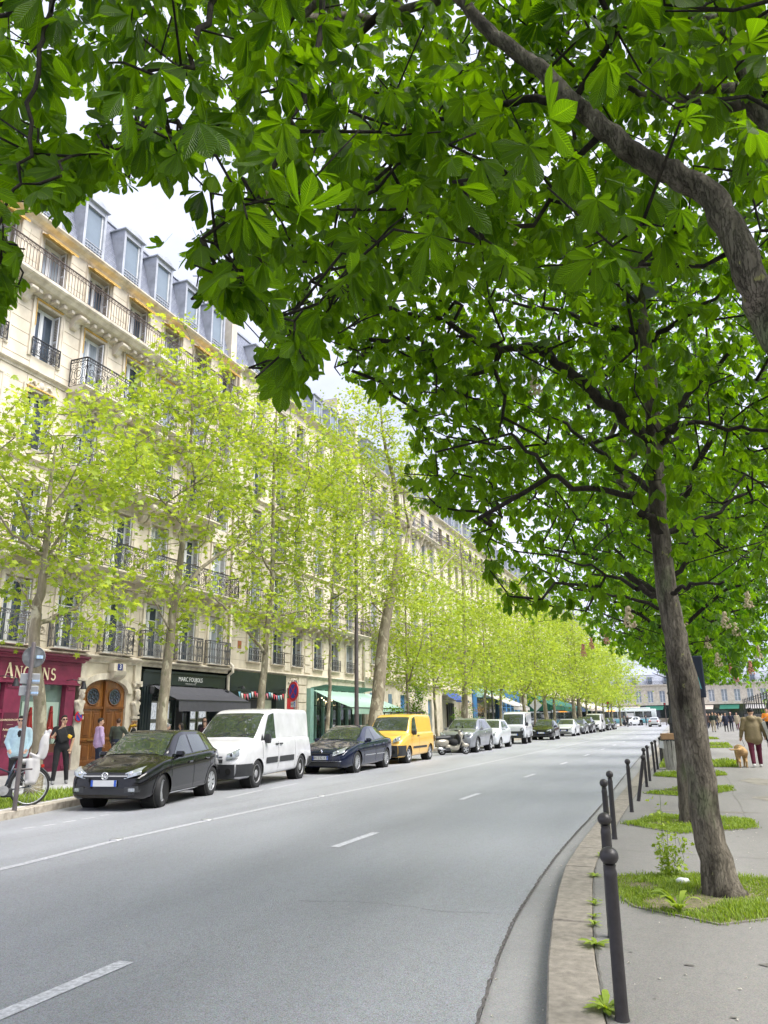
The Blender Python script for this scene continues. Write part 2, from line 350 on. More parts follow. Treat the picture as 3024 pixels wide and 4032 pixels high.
def asphalt(name, base, hi, rough=.5, agg=1.0):
    m = bpy.data.materials.new(name); m.use_nodes = True; nt = m.node_tree; N = nt.nodes; L = nt.links; b = N['Principled BSDF']
    tc = N.new('ShaderNodeTexCoord'); v = tc.outputs['Object']
    n1 = N.new('ShaderNodeTexNoise'); n1.inputs['Scale'].default_value = 95; n1.inputs['Detail'].default_value = 3; L.new(v, n1.inputs['Vector'])
    n2 = N.new('ShaderNodeTexNoise'); n2.inputs['Scale'].default_value = .55; n2.inputs['Detail'].default_value = 5
    mp = N.new('ShaderNodeMapping'); mp.inputs['Scale'].default_value = (1.5, .28, 1); L.new(v, mp.inputs[0]); L.new(mp.outputs[0], n2.inputs['Vector'])
    vo = N.new('ShaderNodeTexVoronoi'); vo.inputs['Scale'].default_value = 150; L.new(v, vo.inputs['Vector'])
    r1 = N.new('ShaderNodeValToRGB'); r1.color_ramp.elements[0].color = (*base, 1); r1.color_ramp.elements[1].color = (*hi, 1)
    r1.color_ramp.elements[0].position = .32; r1.color_ramp.elements[1].position = .70; L.new(n2.outputs[0], r1.inputs[0])
    n3 = N.new('ShaderNodeTexNoise'); n3.inputs['Scale'].default_value = 9; n3.inputs['Detail'].default_value = 8; n3.inputs['Roughness'].default_value = .75; L.new(v, n3.inputs['Vector'])
    m3 = N.new('ShaderNodeMix'); m3.data_type = 'RGBA'; m3.blend_type = 'OVERLAY'; m3.inputs[0].default_value = .16; L.new(r1.outputs[0], m3.inputs[6]); L.new(n3.outputs[0], m3.inputs[7])
    mx = N.new('ShaderNodeMix'); mx.data_type = 'RGBA'; mx.blend_type = 'OVERLAY'; mx.inputs[0].default_value = .55*agg
    L.new(m3.outputs[2], mx.inputs[6]); L.new(vo.outputs['Color'], mx.inputs[7])
    bw = N.new('ShaderNodeHueSaturation'); bw.inputs['Saturation'].default_value = .35; L.new(mx.outputs[2], bw.inputs['Color'])
    m2 = N.new('ShaderNodeMix'); m2.data_type = 'RGBA'; m2.blend_type = 'MULTIPLY'; m2.inputs[0].default_value = .30*agg
    L.new(bw.outputs[0], m2.inputs[6]); L.new(n1.outputs[0], m2.inputs[7]); L.new(m2.outputs[2], b.inputs['Base Color'])
    bp = N.new('ShaderNodeBump'); bp.inputs['Strength'].default_value = .5*agg; bp.inputs['Distance'].default_value = .012
    L.new(n1.outputs[0], bp.inputs['Height']); L.new(bp.outputs[0], b.inputs['Normal'])
    b.inputs['Roughness'].default_value = rough; b.inputs['Specular IOR Level'].default_value = .45
    MATS[name] = m; return m
M_ASPH = asphalt('asphalt', (.205,.228,.285), (.272,.300,.365), .48)
M_ASPH2 = asphalt('asphalt_far', (.16,.165,.18), (.22,.225,.24), .5)
M_GUT = asphalt('gutter_concrete', (.23,.225,.215), (.31,.302,.285), .75, .5)
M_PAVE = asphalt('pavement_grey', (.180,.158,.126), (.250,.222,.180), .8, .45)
M_PAVEL = asphalt('pavement_pale', (.42,.41,.40), (.50,.49,.475), .8, .35)
M_KERB = pbr('granite_kerb', (.28,.25,.21), .8, var=.24, scale=14, bump=.35, bscale=120, tint=(.23,.205,.172))
M_KERBL = pbr('granite_kerb_worn', (.40,.36,.30), .8, var=.25, scale=8, bump=.35, bscale=90, tint=(.30,.26,.21))
M_MARK = pbr('road_paint', (.60,.60,.62), .6, var=.28, scale=26, tint=(.42,.42,.44), bump=.2, bscale=140)
M_MARKF = pbr('road_paint_faded', (.46,.46,.48), .6, var=.25, scale=22, tint=(.33,.335,.35), bump=.2, bscale=140)
M_TAR = pbr('tar_joint', (.14,.132,.118), .8, var=.3, scale=30)
def strip(name, fa, fb, z, ys, mat):
    V = []; F = []
    for i, y in enumerate(ys):
        V += [(fa(y), y, z), (fb(y), y, z)]
        if i: F.append((2*i-2, 2*i-1, 2*i+1, 2*i))
    m = MB(); m.add(V, F); return m.build(name, mat)
YS = [-15+i*1.0 for i in range(60)]+[46+i*4 for i in range(28)]
m = MB(); m.add([(-400,-60,-.03),(400,-60,-.03),(400,900,-.03),(-400,900,-.03)], [(0,1,2,3)]); tag(struct(m.build('ground', M_ASPH2)), 'grey asphalt ground of the far crossing')
ROAD = tag(struct(strip('road', KL, AE, 0., YS, M_ASPH)), 'grey asphalt carriageway of the street')
GUT = tag(struct(strip('gutter', AE, KR, -.014, YS, M_GUT)), 'pale concrete gutter strip beside the road')
# painted lines
def ribbon(m, pts, w, z):
    pts = [Vector((p[0], p[1], 0)) for p in pts]; V = []; F = []
    for i, p in enumerate(pts):
        t = (pts[min(i+1, len(pts)-1)]-pts[max(i-1, 0)]).normalized(); n = Vector((t.y, -t.x, 0))*w/2
        V += [(p.x-n.x, p.y-n.y, z), (p.x+n.x, p.y+n.y, z)]
        if i: F.append((2*i-2, 2*i-1, 2*i+1, 2*i))
    m.add(V, F)
m = MB(); ribbon(m, [(LL(y), y) for y in [-10+k*1.5 for k in range(100)]], .13, .004); m.build('lane_line', M_MARKF, ROAD)
for k, (xx, y0, y1) in enumerate([(-3.88, 3.3, 4.92), (-4.58, 9.9, 11.3), (-4.66, 16.2, 17.6)]+[(-4.62+.006*k, 22.55+6.33*k, 23.95+6.33*k) for k in range(16)]):
    m = MB(); ribbon(m, [(xx-.02, y0), (xx, y1)], .125, .004); m.build('lane_dash', M_MARK, ROAD)
for a, b in [((88,3263),(140,3257)),((170,3253),(218,3246)),((247,3239),(300,3231)),((322,3226),(372,3219)),((395,3213),(430,3208))]:
    p, q = gpt(*a), gpt(*b); m = MB(); ribbon(m, [p, q], .06, .004); m.build('parking_dash', M_MARK, ROAD)
for y0, y1, o in [(15.3,17.3,0),(17.6,19.2,.05),(20.6,22.3,0),(23.2,24.3,.03),(25.2,27.6,0),(28.2,30.0,.02),(30.3,31.4,0),(33,36.5,0),(38,42,0),(44,48,0),(53,58,0)]:
    m = MB(); ribbon(m, [(KL(y)+2.55+o, y) for y in np.linspace(y0, y1, 4)], .10, .004); m.build('parking_line', M_MARKF, ROAD)
m = MB()                                   # crack seams in the asphalt
for pts in [[(-3.6,7.0),(-2.9,7.12),(-2.3,7.02),(-1.66,7.06)], [(-9.6,7.6),(-9.2,10.5),(-9.0,13),(-8.9,17),(-8.7,22),(-8.6,30)]]:
    P = []
    for (a, b) in zip(pts, pts[1:]):
        for t in np.linspace(0, 1, 6)[:-1]: P.append((a[0]+(b[0]-a[0])*t+R.uniform(-.03,.03), a[1]+(b[1]-a[1])*t+R.uniform(-.03,.03)))
    ribbon(m, P, .006, .003)
m.build('crack', M_TAR, ROAD)
M_DIRT = pbr('gutter_dirt', (.11,.10,.095), .9, var=.5, scale=16)
m = MB(); P = [(AE(y)-.004+R.uniform(-.008,.008), y) for y in np.arange(-2, 40, .05)]; ribbon(m, P, .02, .003); m.build('ragged_edge', M_DIRT, ROAD)
# studs on the lane line, drain plates
for y in (9.6, 11.9, 16.2):
    m = MB(); m.lathe([(.10,0),(.095,.012),(.05,.018),(0.0,.02)], 16, (LL(y)-.05, y, .002)); m.build('road_stud', pbr('stud_metal', (.55,.55,.56), .35, .6), ROAD, True)
c = gpt(2110, 3390); m = MB(); m.lathe([(.13,0),(.12,.008),(0,.008)], 20, (c.x, c.y, -.01)); m.build('drain_plate', pbr('drain_metal', (.42,.44,.46), .5, .3), GUT)
# kerbs
def kerb_line(name, f, w, side, y0, y1, mat, parent, zt=.13, mn=.85, mx=1.25, faces_dirt=None):
    y = y0; k = 0
    while y < y1:
        ln = R.uniform(mn, mx); a, b = y+.006, y+ln-.006
        xa, xb = f(a), f(b); m = MB(); bz = .012
        ring = []
        dz = R.uniform(-.004, .004)
        for z, i in ((-.05, 0), (zt-bz, 0), (zt, bz)):
            ring += [(xa+side*i, a+i*.5, z+dz), (xb+side*i, b-i*.5, z+dz), (xb+side*(w-i), b-i*.5, z+dz), (xa+side*(w-i), a+i*.5, z+dz)]
        F = [(8,9,10,11)]
        for q in (0, 4):
            for e in range(4): F.append((q+e, q+(e+1)%4, q+4+(e+1)%4, q+4+e))
        if side < 0: F = [g[::-1] for g in F]
        m.add(ring, F); m.build('kerb_stone', mat, parent); y += ln; k += 1
def xr(f, d): return lambda y: f(y)+d
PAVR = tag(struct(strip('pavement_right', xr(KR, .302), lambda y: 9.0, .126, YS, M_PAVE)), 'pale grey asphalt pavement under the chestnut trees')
KERBR = struct(strip('kerb_right', KR, xr(KR, .3), .09, [y for y in YS if y > 29], M_KERB)); tag(KERBR, 'granite kerb on the tree side of the road')
kerb_line('kerb_right', KR, .299, 1, -1.5, 34, M_KERB, KERBR, .13)
m = MB(); yy = [y for y in YS if y >= 33]
for a, b in zip(yy, yy[1:]):
    m.add([(KR(a),a,-.03),(KR(b),b,-.03),(KR(b),b,.13),(KR(a),a,.13),(KR(b)+.3,b,.13),(KR(a)+.3,a,.13)], [(0,1,2,3),(3,2,4,5)])
m.build('kerb_run', M_KERB, KERBR)
PAVL = tag(struct(strip('pavement_left', lambda y: -19.6, xr(KL, -.27), .126, YS, M_PAVEL)), 'pale pavement in front of the shops')
KERBL = struct(strip('kerb_left', xr(KL, -.26), KL, .09, [y for y in YS if y > 29], M_KERBL)); tag(KERBL, 'worn granite kerb on the shop side')
kerb_line('kerb_left', KL, .26, -1, 6.5, 33, M_KERBL, KERBL, .135)
m = MB()
for a, b in zip(yy, yy[1:]):
    m.add([(KL(a),a,-.03),(KL(b),b,-.03),(KL(b),b,.13),(KL(a),a,.13),(KL(b)-.26,b,.13),(KL(a)-.26,a,.13)], [(3,2,1,0),(5,4,2,3)])
m.build('kerb_run', M_KERBL, KERBL)
# joints, cuts and stains on the tree-side pavement
M_STAIN = pbr('damp_stain', (.205,.188,.158), .7, var=.35, scale=5, tint=(.17,.155,.13))
m = MB()
ribbon(m, [(KR(y)+.315+R.uniform(-.006,.006), y) for y in np.arange(1.5, 34, .08)], .012, .130)
for P in [[(.52,13.1),(.55,15),(.5,17),(.6,18.8),(.52,22),(.6,30)], [(.67,13.17),(7,12.4)], [(-1.2,9.9),(.2,9.75),(6,9.2)], [(-1.2,14.0),(-.4,13.85),(.5,14.0),(4,13.6)], [(-1.1,19.3),(.5,19.3),(6,18.9)], [(.55,16.2),(6,15.7)], [(.3,5.2),(.9,6.6),(2.2,8.6)]]:
    Q = []
    for a, b in zip(P, P[1:]):
        for t in np.linspace(0, 1, 9)[:-1]: Q.append((a[0]+(b[0]-a[0])*t+R.uniform(-.012,.012), a[1]+(b[1]-a[1])*t+R.uniform(-.012,.012)))
    Q.append(P[-1]); ribbon(m, Q, .009, .130)
m.build('pavement_joint', M_TAR, PAVR)
def blob(cx, cy, rx, ry, n=18, j=.25):
    return [(cx+rx*cos(2*pi*i/n)*(1+R.uniform(-j,j)), cy+ry*sin(2*pi*i/n)*(1+R.uniform(-j,j))) for i in range(n)]
m = MB()
for c in [(1.25,16.5,.45,.5),(1.9,14.7,.6,.35),(1.3,20.5,.5,1.0),(2.2,18,.5,.8),(-.1,14.05,.8,.09),(1.2,13.6,.25,.5)]:
    P = blob(*c); m.add([(p[0], p[1], .1292) for p in P], [tuple(range(len(P)))])
m.build('damp_patch', M_STAIN, PAVR)
m = MB(); P = blob(.35, 3.6, .1, .05, 10)
M_BITS = pbr('litter_pale', (.6,.56,.48), .8, var=.4, scale=40)
for i in range(420):
    if i < 290: x, y, z = R.uniform(-.6, 2.2), R.uniform(3.4, 14), .131
    elif i < 350: y = R.uniform(3, 14); x, z = R.uniform(AE(y), KR(y)), -.011
    else: y = R.uniform(5, 22); x, z = R.uniform(-9.5, AE(y)), .004
    s = R.uniform(.004, .016); a = R.uniform(0, 6.3)
    m.add([(x+s*cos(a), y+s*sin(a), z), (x+s*.6*cos(a+1.9), y+s*.6*sin(a+1.9), z+.004), (x+s*cos(a+3.2), y+s*sin(a+3.2), z), (x+s*.5*cos(a+4.7), y+s*.5*sin(a+4.7), z+.006)], [(0,1,2,3)])
tag(m.build('litter', M_BITS), 'tiny pale petals and scraps on the pavement and road', 'litter', kind='stuff')
m = MB()
for (x, y, s) in [(R.uniform(-.7,2.5), R.uniform(3.6,16), R.uniform(.008,.022)) for _ in range(70)]+[(.1,4.35,.03),(.32,4.5,.035),(-.05,3.9,.02),(.5,4.9,.03),(-.2,5.6,.03),(.75,5.2,.025),(1.2,5.0,.02),(.25,5.75,.05),(-.9,3.9,.03),(-.88,4.1,.035),(-.92,4.3,.03)]:
    P = blob(x, y, s, s*.6, 8, .3); zz = .131 if x > KR(y) else -.011
    m.add([(p[0], p[1], zz) for p in P], [tuple(range(8))])
tag(m.build('gum_spots', M_TAR), 'small dark gum and leaf spots on the pavement', 'litter', kind='stuff')

# ---------------------------------------------------------------- grassed tree pits
M_SOIL = pbr('pit_soil', (.17,.14,.085), .9, var=.5, scale=9, bump=.6, bscale=40, tint=(.12,.14,.05))
M_EDGE = pbr('pit_edge', (.22,.20,.18), .85, var=.3, scale=12)
M_GRASS = leaf_mat('grass_blade', (.105,.185,.022), (.36,.46,.075), .35)
def in_poly(P, x, y):
    c = False; n = len(P)
    for i in range(n):
        (x0, y0), (x1, y1) = P[i], P[(i+1) % n]
        if (y0 > y) != (y1 > y) and x < (x1-x0)*(y-y0)/(y1-y0)+x0: c = not c
    return c
def blades(P, n, h, z, bald=(), seed=1, w=.006):
    rg = random.Random(seed); xs = [p[0] for p in P]; ys = [p[1] for p in P]; V = []; tone = []
    k = 0; tries = 0
    while k < n and tries < n*8:
        tries += 1
        x, y = rg.uniform(min(xs)-.06, max(xs)+.06), rg.uniform(min(ys)-.08, max(ys)+.08)
        if not in_poly(P, x+rg.gauss(0,.035), y+rg.gauss(0,.05)): continue
        hh = h*rg.uniform(.45, 1.2)*(0.75+.4*sin(x*5.3+seed)*sin(y*4.1))
        dry = False
        for (bx, by, br) in bald:
            if (x-bx)**2+(y-by)**2 < br*br*rg.uniform(.5, 1.3):
                if rg.random() < .8: dry = None
                hh *= .4
        if dry is None: continue
        a = rg.uniform(0, 2*pi); l = rg.uniform(.2, .8)*hh; dx, dy = cos(a), sin(a)
        V += [(x-dy*w, y+dx*w, z), (x+dy*w, y-dx*w, z), (x+dx*l*.35+dy*w*.7, y+dy*l*.35-dx*w*.7, z+hh*.62), (x+dx*l*.35-dy*w*.7, y+dy*l*.35+dx*w*.7, z+hh*.62), (x+dx*l, y+dy*l, z+hh*.95)]
        t = min(1, max(0, rg.gauss(.5, .25))); tone += [t*.5, t*.5, t, t, t*1.1]; k += 1
    i = np.arange(k)*5
    return np_mesh('grass', np.array(V), [np.stack([i, i+1, i+2, i+3], 1), np.stack([i+3, i+2, i+4], 1)], M_GRASS, attrs={'tone': ('FLOAT', tone)})
def pit(P, n, h, z, label, bald=(), seed=1, w=.006, parent=PAVR):
    m = MB(); m.add([(x, y, z) for x, y in P], [tuple(range(len(P)))])
    o = m.build('tree_pit', M_SOIL, parent)
    e = MB()
    for (a, b) in zip(P, P[1:]+P[:1]): e.bar((a[0], a[1], z), (b[0], b[1], z), .022, .014)
    e.build('pit_edge', M_EDGE, parent)
    return tag(link('grass', blades(P, n, h, z, bald, seed, w)), label, 'grass', kind='stuff')
pit([(-.88,8.30),(-.80,7.5),(-.62,7.06),(-.25,6.84),(.0,6.68),(.36,6.98),(.95,7.3),(1.05,8.2),(.48,8.55),(-.2,8.64)], 15000, .05, .1302, 'grass around the nearest chestnut trunk', [(-.33,7.25,.26),(-.15,7.42,.2),(.06,7.75,.3),(.5,7.5,.18),(-.6,7.9,.15)], 3, .0032)
pit([(-1.13,12.2),(-.36,11.42),(.17,11.84),(.6,12.2),(.58,13.07),(-.64,13.52)], 9500, .065, .1302, 'grass around the second chestnut trunk', [(-.3,12.6,.35),(.2,12.3,.2),(-.7,12.3,.2)], 4, .005)
pit([(-1.12,16.95),(-.45,16.55),(.21,17.3),(.55,17.9),(.53,18.75),(-.48,18.5)], 3600, .07, .1302, 'thin yellowing grass square past the second chestnut', [(-.5,17.5,.45)], 5, .009)
pit([(-1.16,21.75),(-.59,21.3),(.27,22.0),(.55,22.3),(.53,23.2),(-1.0,23.1)], 3000, .10, .1302, 'grass square in front of the wooden bin', (), 6, .011)
pit([(-1.16,25.2),(.3,25.7),(.98,25.85),(1.05,29.0),(-1.2,29.8)], 3600, .13, .1302, 'grass square beside the dog', (), 7, .014)
pit([(-1.2,39.9),(1.46,40.7),(1.46,47.6),(-1.2,48.5)], 2600, .12, .1302, 'far grass strip between the chestnut trees', [(.6,43,1.2)], 8, .02)
pit([(-1.2,54.4),(1.26,55.2),(.7,61.3),(-1.2,61)], 1500, .12, .1302, 'farthest grass strip along the pavement', (), 9, .03)
GL = [(KL(9)-.4,9.0),(KL(11.5)-.42,11.5),(KL(13.2)-.42,13.2),(KL(14.6)-.45,14.7),(-13.4,15.0),(-13.5,13.2),(-13.0,11)]
pit(GL, 5200, .15, .1302, 'lush grass patch under the bicycle', (), 10, .010, PAVL)
# weeds along the kerb joint
def rosette(n, ln, seed, up=.5):
    rg = random.Random(seed); V = []; F = []; tone = []
    for i in range(n):
        a = 2*pi*i/n+rg.uniform(-.4, .4); l = ln*rg.uniform(.5, 1.15); w = l*rg.uniform(.10, .17); e = rg.uniform(.15, up)
        o = len(V); d = Vector((cos(a), sin(a), 0)); s = Vector((-sin(a), cos(a), 0)); t = rg.uniform(.2, 1)
        for k, (u, ww) in enumerate([(0,.25),(.3,.8),(.6,1),(.85,.6),(1,.05)]):
            z = l*(e*u*1.6-e*1.1*u*u); p = d*l*u+Vector((0,0,z+.004)); V += [p-s*w*ww, p+s*w*ww]; tone += [t, t]
            if k: F.append((o+2*k-2, o+2*k-1, o+2*k+1, o+2*k))
    me = np_mesh('weed', np.array([tuple(v) for v in V]), [np.array(F)], M_GRASS, attrs={'tone': ('FLOAT', tone)}); return me
WE = [rosette(26, .13, 1, .8), rosette(20, .11, 2, .5), rosette(16, .07, 3, .9), rosette(12, .05, 4, 1.0)]
wl = [((2330,3970),0,1.0,'largest weed rosette, nearest the bottom edge of the kerb joint'),((2322,3720),1,1.05,'flat weed rosette in the kerb joint, second from the bottom'),
      ((2318,3642),2,1.0,'yellowish grass tuft in the kerb joint, third from the bottom'),((2318,3610),2,.8,'small green tuft just above the yellowish one in the kerb joint'),
      ((2315,3560),2,1.0,'grass tuft in the kerb joint beside the grass square corner'),((2320,3450),1,.7,'broad leafed weed in the kerb joint below the small dark one'),
      ((2330,3372),2,.9,'small dark weed in the kerb joint beside the second post'),((2312,3545),3,.8,'tiny weed sprig in the kerb joint just past the middle tuft')]
for (px, k, s, lab) in wl:
    p = gpt(*px, .13); p.x = KR(p.y)+.315
    o = link('weed', WE[k], None, (p.x, p.y, .13)); o.scale = (s,s,s); o.rotation_euler.z = R.uniform(0, 6); tag(o, lab, 'weed', 'weeds in the kerb joint')
# ================================================================ buildings on the shop side
FX = -19.5
M_STONE = pbr('limestone', (.66,.595,.485), .85, var=.18, scale=1.1, bump=.15, bscale=40, tint=(.56,.495,.39), stretch=(1,1,.45))
M_STONE2 = pbr('limestone_pale', (.68,.62,.51), .85, var=.13, scale=1.6, bump=.12, bscale=40, tint=(.56,.49,.38))
M_STONEJ = pbr('limestone_joint', (.40,.34,.25), .9, var=.2, scale=3)
M_TRIM = pbr('carved_stone', (.66,.605,.505), .85, var=.22, scale=2.2, bump=.25, bscale=25, tint=(.48,.42,.33), stretch=(1,1,.5))
M_WHITE = pbr('white_paint', (.78,.79,.80), .5, var=.05, scale=6)
M_SHUT = pbr('shutter_paint', (.70,.71,.73), .55, var=.08, scale=5)
M_IRON = pbr('wrought_iron', (.045,.046,.05), .45, .3, var=.3, scale=20)
M_IRONR = pbr('rusty_iron', (.10,.075,.065), .6, .2, var=.3, scale=20)
M_ZINC = pbr('zinc', (.47,.49,.53), .45, .35, var=.15, scale=2.5, tint=(.38,.40,.44))
M_YEL = pbr('ochre_canvas', (.60,.38,.10), .8, var=.15, scale=8)
M_BLACKP = pbr('black_green_paint', (.014,.022,.024), .35, var=.3, scale=3, coat=.2)
M_PURP = pbr('burgundy_paint', (.235,.030,.075), .42, var=.18, scale=2.5, tint=(.19,.025,.065))
M_DPURP = pbr('dark_burgundy', (.11,.018,.04), .5, var=.2, scale=4)
M_CREAM = pbr('cream_letter', (.78,.67,.46), .6, var=.05)
M_DARK = pbr('dark_interior', (.02,.02,.022), .8, var=.3, scale=2)
def glass_mat(name, col, rough=.04, spec=.9):
    m = pbr(name, col, rough, 0, var=.35, scale=.8, spec=spec); return m
M_PANE = glass_mat('window_glass', (.055,.075,.10))
M_PANEC = pbr('curtained_glass', (.30,.34,.38), .08, 0, var=.45, scale=1.4, spec=.8, stretch=(1, 6, .3))
M_SHOPG = glass_mat('shop_glass', (.035,.045,.042))
M_SHOPGG = pbr('green_lit_glass', (.30,.42,.35), .06, 0, var=.25, scale=1.1, spec=.8)
def slate_mat():
    m = bpy.data.materials.new('slate'); m.use_nodes = True; nt = m.node_tree; N = nt.nodes; L = nt.links; b = N['Principled BSDF']
    tc = N.new('ShaderNodeTexCoord'); mp = N.new('ShaderNodeMapping'); mp.inputs['Rotation'].default_value = (0, 0, 0)
    sx = N.new('ShaderNodeSeparateXYZ'); cx = N.new('ShaderNodeCombineXYZ'); L.new(tc.outputs['Object'], sx.inputs[0])
    L.new(sx.outputs[1], cx.inputs[0]); L.new(sx.outputs[2], cx.inputs[1])
    br = N.new('ShaderNodeTexBrick'); br.inputs['Scale'].default_value = 1.0; br.inputs['Brick Width'].default_value = .22; br.inputs['Row Height'].default_value = .13
    br.inputs['Mortar Size'].default_value = .008; br.inputs['Color1'].default_value = (.17,.19,.25,1); br.inputs['Color2'].default_value = (.23,.25,.31,1); br.inputs['Mortar'].default_value = (.06,.065,.085,1)
    L.new(cx.outputs[0], br.inputs['Vector']); L.new(br.outputs[0], b.inputs['Base Color']); b.inputs['Roughness'].default_value = .5
    bp = N.new('ShaderNodeBump'); bp.inputs['Strength'].default_value = .6; bp.inputs['Distance'].default_value = .02; bp.invert = True
    L.new(br.outputs['Fac'], bp.inputs['Height']); L.new(bp.outputs[0], b.inputs['Normal']); return m
M_SLATE = slate_mat()

# ---- ironwork
def ring(m, y, z, r, t=.011, n=10, sq=1.0): m.tube([(0, y+r*cos(2*pi*i/n), z+r*sq*sin(2*pi*i/n)) for i in range(n)], t, 4, closed=True)
def spiral(m, y, z, r0, r1, a0, a1, t=.010, n=12):
    m.tube([(0, y+(r0+(r1-r0)*k/n)*cos(a0+(a1-a0)*k/n), z+(r0+(r1-r0)*k/n)*sin(a0+(a1-a0)*k/n)) for k in range(n+1)], t, 4)
def rail_front(w, h, style):
    """railing panel in the plane x=0, y from -w/2 to w/2, z from 0 to h"""
    m = MB(); a = -w/2
    m.bar((0,-w/2,h), (0,w/2,h), .05, .03); m.bar((0,-w/2,.04), (0,w/2,.04), .03, .02)
    for y in (-w/2, w/2): m.bar((0,y,0), (0,y,h), .03)
    if style == 'plain':
        m.bar((0,-w/2,h-.17), (0,w/2,h-.17), .022, .016)
        n = max(2, int(w/.135))
        for i in range(1, n): y = a+w*i/n; m.bar((0,y,.04), (0,y,h-.17), .014)
        k = max(2, int(w/.17))
        for i in range(k): ring(m, a+w*(i+.5)/k, h-.085, .066, .010, 8)
        for i in range(k): ring(m, a+w*(i+.5)/k, h-.085, .03, .008, 6)
    elif style == 'ornate':
        m.bar((0,-w/2,h-.13), (0,w/2,h-.13), .022, .016)
        k = max(1, int(round(w/.125)))
        for i in range(k): ring(m, a+w*(i+.5)/k, h-.065, .05, .010, 8)
        n = max(1, int(round(w/.52))); c = w/n; H = h-.17
        for i in range(n):
            y = a+c*(i+.5); z = .04+H/2
            m.bar((0,y-c/2,.04), (0,y-c/2,h-.13), .018)
            ring(m, y, z, min(c*.24, H*.24), .013, 12, 1.35); ring(m, y, z, min(c*.13, H*.14), .012, 8, 1.3)
            for sy in (-1, 1):
                spiral(m, y+sy*c*.30, z+H*.30, c*.16, c*.03, pi/2-sy*.6, pi/2-sy*.6+sy*8, .011, 14)
                spiral(m, y+sy*c*.30, z-H*.30, c*.16, c*.03, -pi/2+sy*.6, -pi/2+sy*.6-sy*8, .011, 14)
                m.tube([(0,y+sy*c*.46,z+H*.30),(0,y+sy*c*.36,z+H*.1),(0,y+sy*c*.40,z-H*.1),(0,y+sy*c*.46,z-H*.30)], .010, 4)
                ring(m, y+sy*c*.12, z+H*.40, c*.06, .009, 7); ring(m, y+sy*c*.12, z-H*.40, c*.06, .009, 7)
    elif style == 'basket':
        m.bar((0,-w/2,h-.12), (0,w/2,h-.12), .02, .016)
        k = max(1, int(round(w/.11)))
        for i in range(k): ring(m, a+w*(i+.5)/k, h-.06, .045, .009, 7)
        n = max(2, int(round(w/.2))); H = h-.16
        for i in range(n):
            y = a+w*(i+.5)/n; c = w/n
            m.bar((0,y-c/2,.04), (0,y-c/2,h-.12), .014)
            spiral(m, y-c*.1, .04+H*.28, c*.34, c*.06, pi*.5, pi*.5+7.5, .010, 12); spiral(m, y+c*.05, .04+H*.7, c*.34, c*.06, -pi*.5, -pi*.5+7.5, .010, 12)
            m.tube([(0,y+c*.3,.05),(0,y+c*.1,.04+H*.5),(0,y+c*.35,h-.13)], .009, 4)
    elif style == 'lattice':
        n = max(2, int(round(w/.21)))
        for i in range(n):
            y = a+w*(i+.5)/n; c = w/n
            m.bar((0,y-c/2,.04), (0,y-c/2,h), .013); ring(m, y, h*.3, c*.34, .010, 8, 1.3); ring(m, y, h*.72, c*.34, .010, 8, 1.2)
    elif style == 'far':
        n = max(2, int(round(w/.16)))
        for i in range(1, n): y = a+w*i/n; m.bar((0,y,.04), (0,y,h), .022)
        m.bar((0,-w/2,h*.55), (0,w/2,h*.55), .05, .03); m.bar((0,-w/2,h*.8), (0,w/2,h*.8), .03, .03)
    return m
def railing(parent, x, y0, y1, z, h, style, mat=None, returns=.0, name='railing'):
    mat = mat or M_IRON
    w = round(y1-y0, 3)
    me = cached(('rail', w, h, style, mat.name), lambda: rail_front(w, h, style).mesh('railing', mat))
    o = link(name, me, parent, (x, (y0+y1)/2, z))
    if returns > 0:
        r = cached(('rail', returns, h, style, mat.name), lambda: rail_front(returns, h, style).mesh('railing', mat))
        for y in (y0, y1): link(name, r, parent, (x-returns/2, y, z), (0,0,pi/2))
    return o
CONS = [(0,0),(.60,0),(.66,-.05),(.66,-.13),(.60,-.20),(.48,-.22),(.36,-.25),(.28,-.34),(.24,-.46),(.17,-.55),(.08,-.59),(0,-.60)]
def corbel(parent, y, z, sc=1.0, w=.22, name='corbel'):
    def mk():
        m = MB(); m.prism([(a*sc, b*sc) for a, b in CONS], -w/2, w/2, 'y')
        m.lathe([(.09*sc, -w/2-.015), (.09*sc, w/2+.015)], 12, (.57*sc, 0, -.11*sc), 'y'); m.lathe([(.06*sc, -w/2-.012), (.06*sc, w/2+.012)], 10, (.12*sc, 0, -.50*sc), 'y')
        return m.mesh('corbel', M_TRIM)
    return link(name, cached(('corbel', sc, w), mk), parent, (0, y, z))
def moulding(parent, prof, y0, y1, mat, name='cornice'):
    m = MB(); m.prism(prof, y0, y1, 'y'); return m.build(name, mat, parent)
def slab_prof(z, d, t=.2): return [(-.03,z),(-.03,z-t),(d*.72,z-t),(d*.80,z-t*.7),(d*.86,z-t*.62),(d*.93,z-t*.35),(d,z-t*.3),(d,z)]
def ledge_prof(z, d, t): return [(-.03,z),(-.03,z-t),(d*.25,z-t),(d*.35,z-t*.6),(d*.8,z-t*.45),(d,z-t*.3),(d,z-.03),(d*.6,z)]
